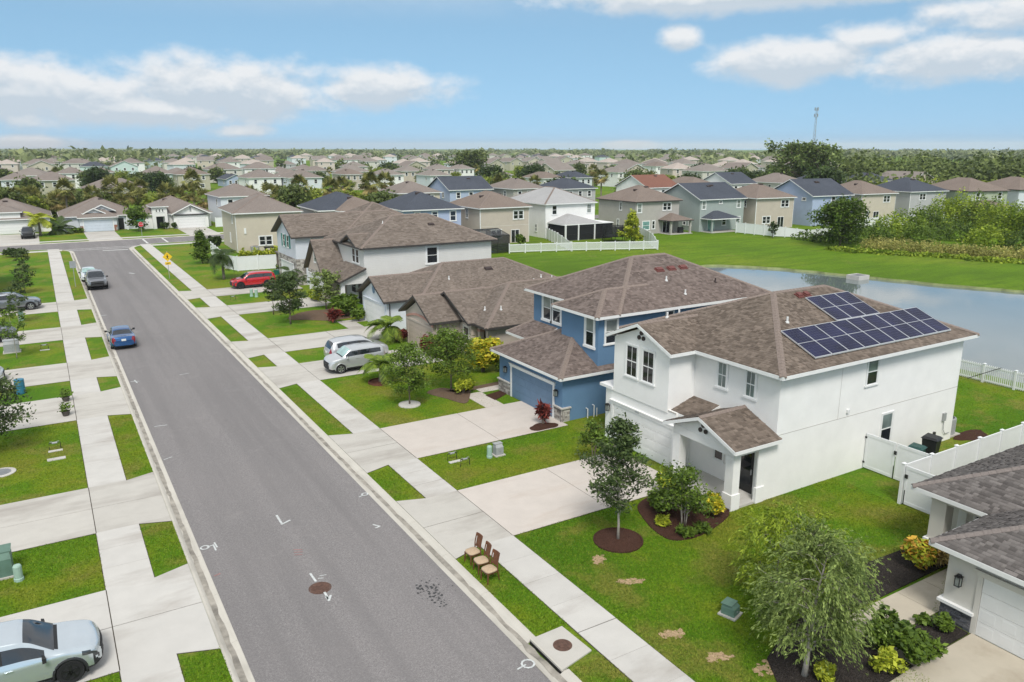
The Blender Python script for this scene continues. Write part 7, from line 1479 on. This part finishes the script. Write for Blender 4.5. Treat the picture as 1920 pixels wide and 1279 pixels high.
# ================================================================ utilities and yard things
pm('utility_green', (.115, .20, .155), .12, 5, .55, 0); pm('pedestal_green', (.33, .47, .39), .1, 5, .6, 0); pm('bin_black', (.015, .016, .018), .2, 5, .5, .1); pm('bin_green', (.018, .07, .062), .2, 5, .5, .1); pm('blue_plastic', (.03, .17, .27), .1, 4, .45, 0); pm('yellow_sign', (.80, .52, .02), .05, 4, .45, 0); pm('red_sign', (.55, .02, .03), .05, 4, .45, 0); pm('sign_green', (.02, .22, .10), .05, 4, .5, 0); pm('teal_pot', (.03, .20, .17), .1, 4, .4, 0); pm('pot_dark', (.08, .07, .06), .2, 6, .8, .1)
def cabinet(label, c, w, d, h, mat='utility_green', pad=True, rot=0.):
    t = thing('utility_cabinet', label, 'utility box', (c[0], c[1], 0), rot, world=False); mb = MB()
    mb.add([(-w/2, -d/2, .06), (w/2, -d/2, .06), (w/2, d/2, .06), (-w/2, d/2, .06), (-w/2, -d/2, h*.75), (w/2, -d/2, h*.75), (w/2, d/2, h*.75), (-w/2, d/2, h*.75), (-w/2+.03, -d/2+.12, h), (w/2-.03, -d/2+.12, h), (w/2-.03, d/2-.03, h), (-w/2+.03, d/2-.03, h)], [(0, 3, 2, 1), (0, 1, 5, 4), (1, 2, 6, 5), (2, 3, 7, 6), (3, 0, 4, 7), (4, 5, 9, 8), (5, 6, 10, 9), (6, 7, 11, 10), (7, 4, 8, 11), (8, 9, 10, 11)]); obj('housing', mb, mat, t)
    obj('lid', MB().box(-w/2-.02, w/2+.02, -d/2+.1, d/2+.02, h, h+.03), mat, t); obj('lock', MB().box(-.03, .03, -d/2-.02, -d/2, h*.4, h*.5), 'galv', t)
    if pad: obj('pad', MB().box(-w/2-.08, w/2+.08, -d/2-.08, d/2+.08, 0, .06), 'concrete', t)
    return t
cabinet('small green utility box in the lawn near the sandy patches', gp(1369, 1152), .42, .46, .42, 'utility_green', rot=.3)
cabinet('grey-topped green utility cabinet at the left edge beside pale pedestal', gp(2, 1078), .8, .75, .95, 'utility_green', rot=0); cabinet('grey utility cabinet behind the thin sapling', gp(23, 660), 1.0, .8, .9, 'ac_grey'); cabinet('grey utility cabinet next to the pale pedestal on the narrow lawn', gp(934, 853), .42, .36, .6, 'ac_grey')
def pedestal(label, c, h=.62, r=.13):
    t = thing('cable_pedestal', label, 'pedestal', (c[0], c[1], 0), world=False); obj('post', MB().lathe([(r, 0), (r, h-.05), (r*.8, h), (r*.3, h+.015)], 14), 'pedestal_green', t); obj('collar', MB().lathe([(r*1.15, .0), (r*1.15, .10), (r, .12)], 14), 'pedestal_green', t)
pedestal('pale green cable pedestal beside the grey cabinet on the narrow lawn', gp(918, 858)); pedestal('pale green cable pedestal beside the left edge cabinet', gp(36, 1088), .6, .14); pedestal('pale green cable pedestal beyond the thin saplings', gp(41, 601), .9, .2); pedestal('pale green cable pedestal on the lawn before the red car', gp(472, 556), .8, .16); pedestal('second pale green pedestal on the lawn before the red car', gp(481, 557), .8, .16)
def backflow(label, c, pad=True):
    t = thing('water_meter_assembly', label, 'water valve', (c[0], c[1], 0), world=False); mb = MB()
    mb.tube([(-.25, 0, 0), (-.25, 0, .34), (.25, 0, .34), (.25, 0, 0)], .022, 8); obj('pipe', mb, 'black_metal', t, fix=False); obj('valve_body', MB().tube([(-.12, 0, .34), (.12, 0, .34)], .05, 10), 'galv', t)
    for x in (-.16, .16): obj('handle', MB().box(x-.05, x+.05, -.012, .012, .40, .42).box(x-.008, x+.008, -.008, .008, .35, .41), 'galv', t)
    if pad: obj('meter_lid', MB().box(-.32, .32, -.42, -.2, 0, .035), 'concrete_pale', t)
backflow('black pipe water valve with white meter lid on the narrow lawn', gp(848, 862)); backflow('second black pipe water valve nearer the white house driveway', gp(872, 873), False); backflow('black pipe water valve on two white lids on the left lawn', gp(104, 842)); backflow('black pipe water valve on the lawn by the sapling and cabinet', gp(84, 655)); backflow('black pipe water valve before the red car lawn', gp(437, 562), False)
c = gp(106, 861); tag(obj('meter_lid', MB().box(c.x-.4, c.x+.4, c.y-.16, c.y+.16, 0, .04), 'concrete_pale'), 'white meter lid strip on the left lawn', 'meter lid')
c = gp(2, 887); t = thing('manhole_cover', 'pale round concrete manhole in the left lawn', 'manhole', (c.x, c.y, 0)); obj('collar', MB().lathe([(.62, -.02), (.62, .03), (.45, .035)], 28, (c.x, c.y, 0)), 'concrete_pale', t); obj('cover', MB().lathe([(.42, .0), (.42, .045), (.36, .05)], 28, (c.x, c.y, 0)), 'galv', t)
c = gp(39, 738); t = thing('blue_barrel', 'blue plastic barrel on the left lawn edge', 'barrel', (c.x, c.y, 0)); obj('drum', MB().lathe([(.26, 0), (.28, .05), (.28, .3), (.295, .32), (.28, .34), (.28, .6), (.295, .62), (.28, .64), (.28, .88), (.25, .9)], 20, (c.x, c.y, 0)), 'blue_plastic', t); obj('rim', MB().lathe([(.27, .88), (.285, .9), (.285, .93), (.24, .93)], 20, (c.x, c.y, 0)), 'blue_plastic', t)
for px, py, lb in ((124, 780, 'dark plant pot on the driveway near the footpath'), (124, 753, 'plant pot on the lawn edge near the footpath')):
    c = gp(px, py); t = thing('plant_pot', lb, 'plant pot', (c.x, c.y, 0), world=False); obj('pot', MB().lathe([(.15, 0), (.22, .28), (.24, .30), (.22, .31), (.2, .27)], 16), 'pot_dark', t); rng_ = np.random.default_rng(px); Pp = rng_.normal(size=(160, 3))*np.array([.14, .14, .16])+np.array([0, 0, .5]); V, F, T = leaf_cloud(Pp, .08, rng_); np_quads('foliage', V, F, 'leaf_mid', T, t)
c = gp(520, 515); t = thing('plant_pot', 'teal plant pot beside the red car tail', 'plant pot', (c.x, c.y, 0), world=False); obj('pot', MB().lathe([(.3, 0), (.48, .5), (.5, .55), (.45, .55), (.42, .5)], 18), 'teal_pot', t); obj('soil', MB().lathe([(.40, .46), (.40, .5), (.1, .51)], 18), 'mulch_black', t)
def bin_(label, c, mat, s=1.):
    t = thing('wheelie_bin', label, 'bin', (c[0], c[1], 0), .2, world=False); mb = MB(); w0, w1, h = .24*s, .31*s, 1.0*s
    mb.hexa([(-w0, -w0, .08), (w0, -w0, .08), (w0, w0, .08), (-w0, w0, .08)], [(-w1, -w1, h), (w1, -w1, h), (w1, w1, h), (-w1, w1, h)]); obj('tub', mb, mat, t)
    mb = MB(); mb.hexa([(-w1-.04, -w1-.05, h), (w1+.04, -w1-.05, h), (w1+.04, w1+.06, h), (-w1-.04, w1+.06, h)], [(-w1*.8, -w1*.8, h+.09), (w1*.8, -w1*.8, h+.09), (w1*.9, w1*.9, h+.11), (-w1*.9, w1*.9, h+.11)]); obj('lid', mb, mat, t)
    for y in (-w0, w0): obj('wheel', MB().lathe([(.11, -.03), (.11, .03), (.06, .03)], 14, (w0+.03, y, .11), 'y'), 'tyre', t)
    obj('handle', MB().tube([(w1+.08, -w1*.8, h-.04), (w1+.08, w1*.8, h-.04)], .016, 6), mat, t)
bin_('black wheeled bin behind the double gate', (36.2, 19.9), 'bin_black', 1.12); bin_('dark green wheeled bin beside the black bin behind the gate', (34.75, 19.75), 'bin_green', .98)
def ac(label, x, y):
    t = thing('air_conditioner', label, 'air conditioner', (x, y, 0), world=False); obj('pad', MB().box(-.5, .5, -.5, .5, 0, .08), 'concrete', t); obj('housing', MB().lathe([(.42, .08), (.42, .92), (.40, .96)], 26), 'ac_grey', t); fn = MB()
    for r in (.12, .22, .32): fn.lathe([(r, .965), (r+.015, .965), (r+.015, .985), (r, .985)], 24)
    obj('fan_guard', fn, 'black_metal', t, fix=False)
    lv = MB()
    for i in range(10): lv.lathe([(.421, .14+i*.08), (.432, .14+i*.08), (.432, .155+i*.08), (.421, .155+i*.08)], 26)
    obj('louvres', lv, 'ac_grey', t, fix=False)
ac('grey air conditioner behind the white house corner', 40.35, 21.5); bed('mulch_bed', blob_poly(41.2, 20.6, 1.2, .6), 'mulch_brown', .03)
tag(obj('fence_pole', MB().tube([(51.2, 26.4, .15), (51.62, 24.6, 1.25)], .025, 6), 'black_metal'), 'dark pole leaning on the pond picket fence', 'pole')
# ---- signs
c = gp(318, 522); t = thing('pedestrian_crossing_sign', 'yellow diamond pedestrian crossing sign with arrow plate on grass verge', 'road sign', (c.x, c.y, 0)); x, y = c.x, c.y
obj('pole', MB().box(x-.03, x+.03, y-.02, y+.02, 0, 3.2), 'galv', t); q = .54
dm = obj('diamond_plate', MB().hexa([(x, y-.025, 2.55-q), (x+q, y-.025, 2.55), (x, y-.025, 2.55+q), (x-q, y-.025, 2.55)], [(x, y-.045, 2.55-q), (x+q, y-.045, 2.55), (x, y-.045, 2.55+q), (x-q, y-.045, 2.55)]), 'yellow_sign', t)
wk_ = MB(); yy = y-.05
def bar2(mb, a, b, w): a, b = Vector((a[0], a[1], 0)), Vector((b[0], b[1], 0)); d = (b-a).normalized(); n = Vector((-d.y, d.x, 0))*w/2; mb.add([(x+(p.x), yy, 2.55+p.y) for p in (a+n, a-n, b-n, b+n)], [(0, 1, 2, 3)])
bar2(wk_, (.0, .16), (0.0, -.06), .11); bar2(wk_, (0.0, -.05), (.12, -.26), .06); bar2(wk_, (0, -.05), (-.10, -.26), .06); bar2(wk_, (0, .12), (.13, .0), .045); bar2(wk_, (0, .12), (-.12, .01), .045); wk_.add([(x+.055*math.cos(a), yy, 2.55+.235+.055*math.sin(a)) for a in np.linspace(0, 5.6, 9)], [tuple(range(9))]); obj('walking_figure', wk_, 'black_metal', dm, fix=False)
ap_ = obj('arrow_plate', MB().box(x-.32, x+.32, y-.04, y-.025, 1.62, 1.94), 'yellow_sign', t); aw = MB(); aw.add([(x+.2, yy, 1.86), (x-.1, yy, 1.76), (x-.08, yy, 1.71), (x+.22, yy, 1.81)], [(0, 1, 2, 3)]); aw.add([(x-.22, yy, 1.69), (x-.06, yy, 1.68), (x-.12, yy, 1.80)], [(0, 1, 2)]); obj('arrow', aw, 'black_metal', ap_, fix=False)
c = gp(267, 447); t = thing('stop_sign', 'red stop sign topped by green street name blades', 'stop sign', (c.x, c.y, 0)); x, y = c.x, c.y
obj('pole', MB().box(x-.03, x+.03, y-.02, y+.02, 0, 3.1), 'galv', t)
def text(body, size, loc, mat, parent, ext=.004):
    cu = bpy.data.curves.new('lettering', 'FONT'); cu.body = body; cu.size = size; cu.align_x = 'CENTER'; cu.align_y = 'CENTER'; cu.extrude = ext; o = bpy.data.objects.new('tmp', cu); COL.objects.link(o); dg = bpy.context.evaluated_depsgraph_get(); me = bpy.data.meshes.new_from_object(o.evaluated_get(dg)); bpy.data.objects.remove(o)
    me.materials.clear(); me.materials.append(MATS[mat]); ob = bpy.data.objects.new('lettering', me); COL.objects.link(ob); ob.parent = parent; og = ORG.get(parent, (0, 0, 0)); ob.location = (loc[0]-og[0], loc[1]-og[1], loc[2]-og[2]); ob.rotation_euler = (math.pi/2, 0, 0); ORG[ob] = og; return ob
oc = lambda r, d: [(x+r*math.cos(PI/8+i*PI/4), y-d, 2.35+r*math.sin(PI/8+i*PI/4)) for i in range(8)]
ob_ = obj('white_border', MB().extr(oc(.44, .022), (0, -.012, 0)), 'road_paint', t); so_ = obj('octagon', MB().extr(oc(.40, .036), (0, -.008, 0)), 'red_sign', t); text('STOP', .30, (x, y-.05, 2.35), 'road_paint', so_)
for z, r in ((2.92, .55), (3.12, .4)): obj('street_blade', MB().box(x-r, x+r, y-.02, y+.0, z, z+.18) if z < 3 else MB().box(x-.01, x+.01, y-.4, y+.4, z, z+.18), 'sign_green', t)
obj('pole_cap', MB().box(x-.05, x+.05, y-.05, y+.05, 3.3, 3.36), 'galv', t)
c = gp(142, 538); t = thing('parking_sign', 'street sign seen from behind on the left grass verge', 'road sign', (c.x, c.y, 0)); x, y = c.x, c.y
obj('pole', MB().box(x-.03, x+.03, y-.02, y+.02, 0, 2.9), 'galv', t); obj('plate', MB().box(x-.31, x+.31, y-.045, y-.022, 2.1, 2.86), 'galv', t)
# ---- pond outfall, trampoline, patio grill, mast
v = gp(1608, 523, -.34); t = thing('pond_outfall', 'white concrete outfall box standing in the pond', 'outfall box', (v.x, v.y, -.62)); x, y = v.x, v.y
m_ = MB(); m_.box(x-1.0, x+1.0, y-.85, y-.7, -1.3, .15); m_.box(x-1.0, x+1.0, y+.7, y+.85, -1.3, .15); m_.box(x-1.0, x-.85, y-.7, y+.7, -1.3, .15); m_.box(x+.85, x+1.0, y-.7, y+.7, -1.3, .15); obj('box', m_, 'concrete_pale', t); gr = MB()
for i in range(8): gr.box(x-.85, x+.85, y-.6+i*.165, y-.57+i*.165, .06, .1)
obj('grate', gr, 'galv', t)
v = gp(1150, 452, -.1); t = thing('trampoline', 'black trampoline with net enclosure beside the yellow conifer', 'trampoline', (v.x, v.y, -.1), world=False); mb = MB(); n = 24; mb.lathe([(1.9, .85), (1.9, .9), (1.75, .9)], n); obj('mat', mb, 'screen_black', t)
obj('net', MB().add([(1.85*math.cos(2*PI*i/n), 1.85*math.sin(2*PI*i/n), z) for z in (.9, 2.5) for i in range(n)], [(i, (i+1) % n, n+(i+1) % n, n+i) for i in range(n)]), 'screen_mesh', t, fix=False)
for i in range(6): a = 2*PI*i/6; obj('pole', MB().tube([(1.9*math.cos(a), 1.9*math.sin(a), 0), (1.9*math.cos(a), 1.9*math.sin(a), 2.6)], .05, 6), 'black_metal', t)
x, y = 98.5, 104.2; t = thing('barbecue_grill', 'black covered grill under the greige house patio roof', 'grill', (x, y, -.1), world=False); obj('cart', MB().box(-.5, .5, -.28, .28, .1, .85), 'bin_black', t); obj('hood', MB().extr([(-.5, -.3, .85), (-.5, .3, .85), (-.5, .22, 1.15), (-.5, -.1, 1.2)], (1.0, 0, 0)), 'bin_black', t); obj('shelf', MB().box(.5, .85, -.25, .25, .8, .84), 'bin_black', t)
x, y = az_at(1492, 700); t = thing('radio_mast', 'thin lattice radio mast above the trees', 'mast', (x, y, 0), world=False); Hm = 46
for a in (0, 2.09, 4.19): obj('leg', MB().tube([(1.5*math.cos(a), 1.5*math.sin(a), 0), (.5*math.cos(a), .5*math.sin(a), Hm)], .14, 5), 'galv', t)
lt = MB()
for i in range(14):
    z0, z1 = Hm*i/14, Hm*(i+1)/14; r = lambda z: 1.5-z/Hm
    for a, b in ((0, 2.09), (2.09, 4.19), (4.19, 0)): lt.tube([(r(z0)*math.cos(a), r(z0)*math.sin(a), z0), (r(z1)*math.cos(b), r(z1)*math.sin(b), z1)], .07, 4)
obj('lattice', lt, 'galv', t, fix=False)
for z in (Hm-1, Hm-6): 
    for a in (0, 2.09, 4.19): obj('antenna', MB().box(1.4*math.cos(a)-.3, 1.4*math.cos(a)+.3, 1.4*math.sin(a)-.3, 1.4*math.sin(a)+.3, z-1.3, z+1.3), 'galv', t)
# yard things by the beige corner house
t = thing('air_conditioner', 'grey air conditioner beside the beige corner house', 'air conditioner', (26.2, 115.4, 0), world=False); obj('housing', MB().lathe([(.55, 0), (.55, 1.0), (.5, 1.05)], 20), 'ac_grey', t); obj('fan_guard', MB().lathe([(.4, 1.05), (.4, 1.08), (.1, 1.08)], 16), 'black_metal', t)
t = thing('garden_table', 'dark covered garden furniture beside the beige corner house', 'table', (28.5, 115.0, 0), world=False); obj('top', MB().box(-1.1, 1.1, -.5, .5, .75, .9), 'bin_black', t)
for x in (-1, .9): obj('leg', MB().box(x, x+.1, -.4, .4, 0, .75), 'bin_black', t)
# ================================================================ air: thin even haze over the whole estate
hz = bpy.data.objects.new('haze', mesh_of(MB().box(-9600, 9800, -9600, 9800, -3.0, 62.0), 'haze')); COL.objects.link(hz); hz['kind'] = 'stuff'; hz['label'] = 'thin pale haze over the estate'; hz['category'] = 'haze'
hm = bpy.data.materials.new('haze'); hm.use_nodes = True; ht = hm.node_tree; ht.nodes.clear()
hv = ht.nodes.new('ShaderNodeVolumePrincipled'); hv.inputs['Color'].default_value = (.93, .96, 1, 1); hv.inputs['Density'].default_value = .00014; hv.inputs['Anisotropy'].default_value = .2
ho = ht.nodes.new('ShaderNodeOutputMaterial'); ht.links.new(hv.outputs[0], ho.inputs['Volume']); hz.data.materials.append(hm)
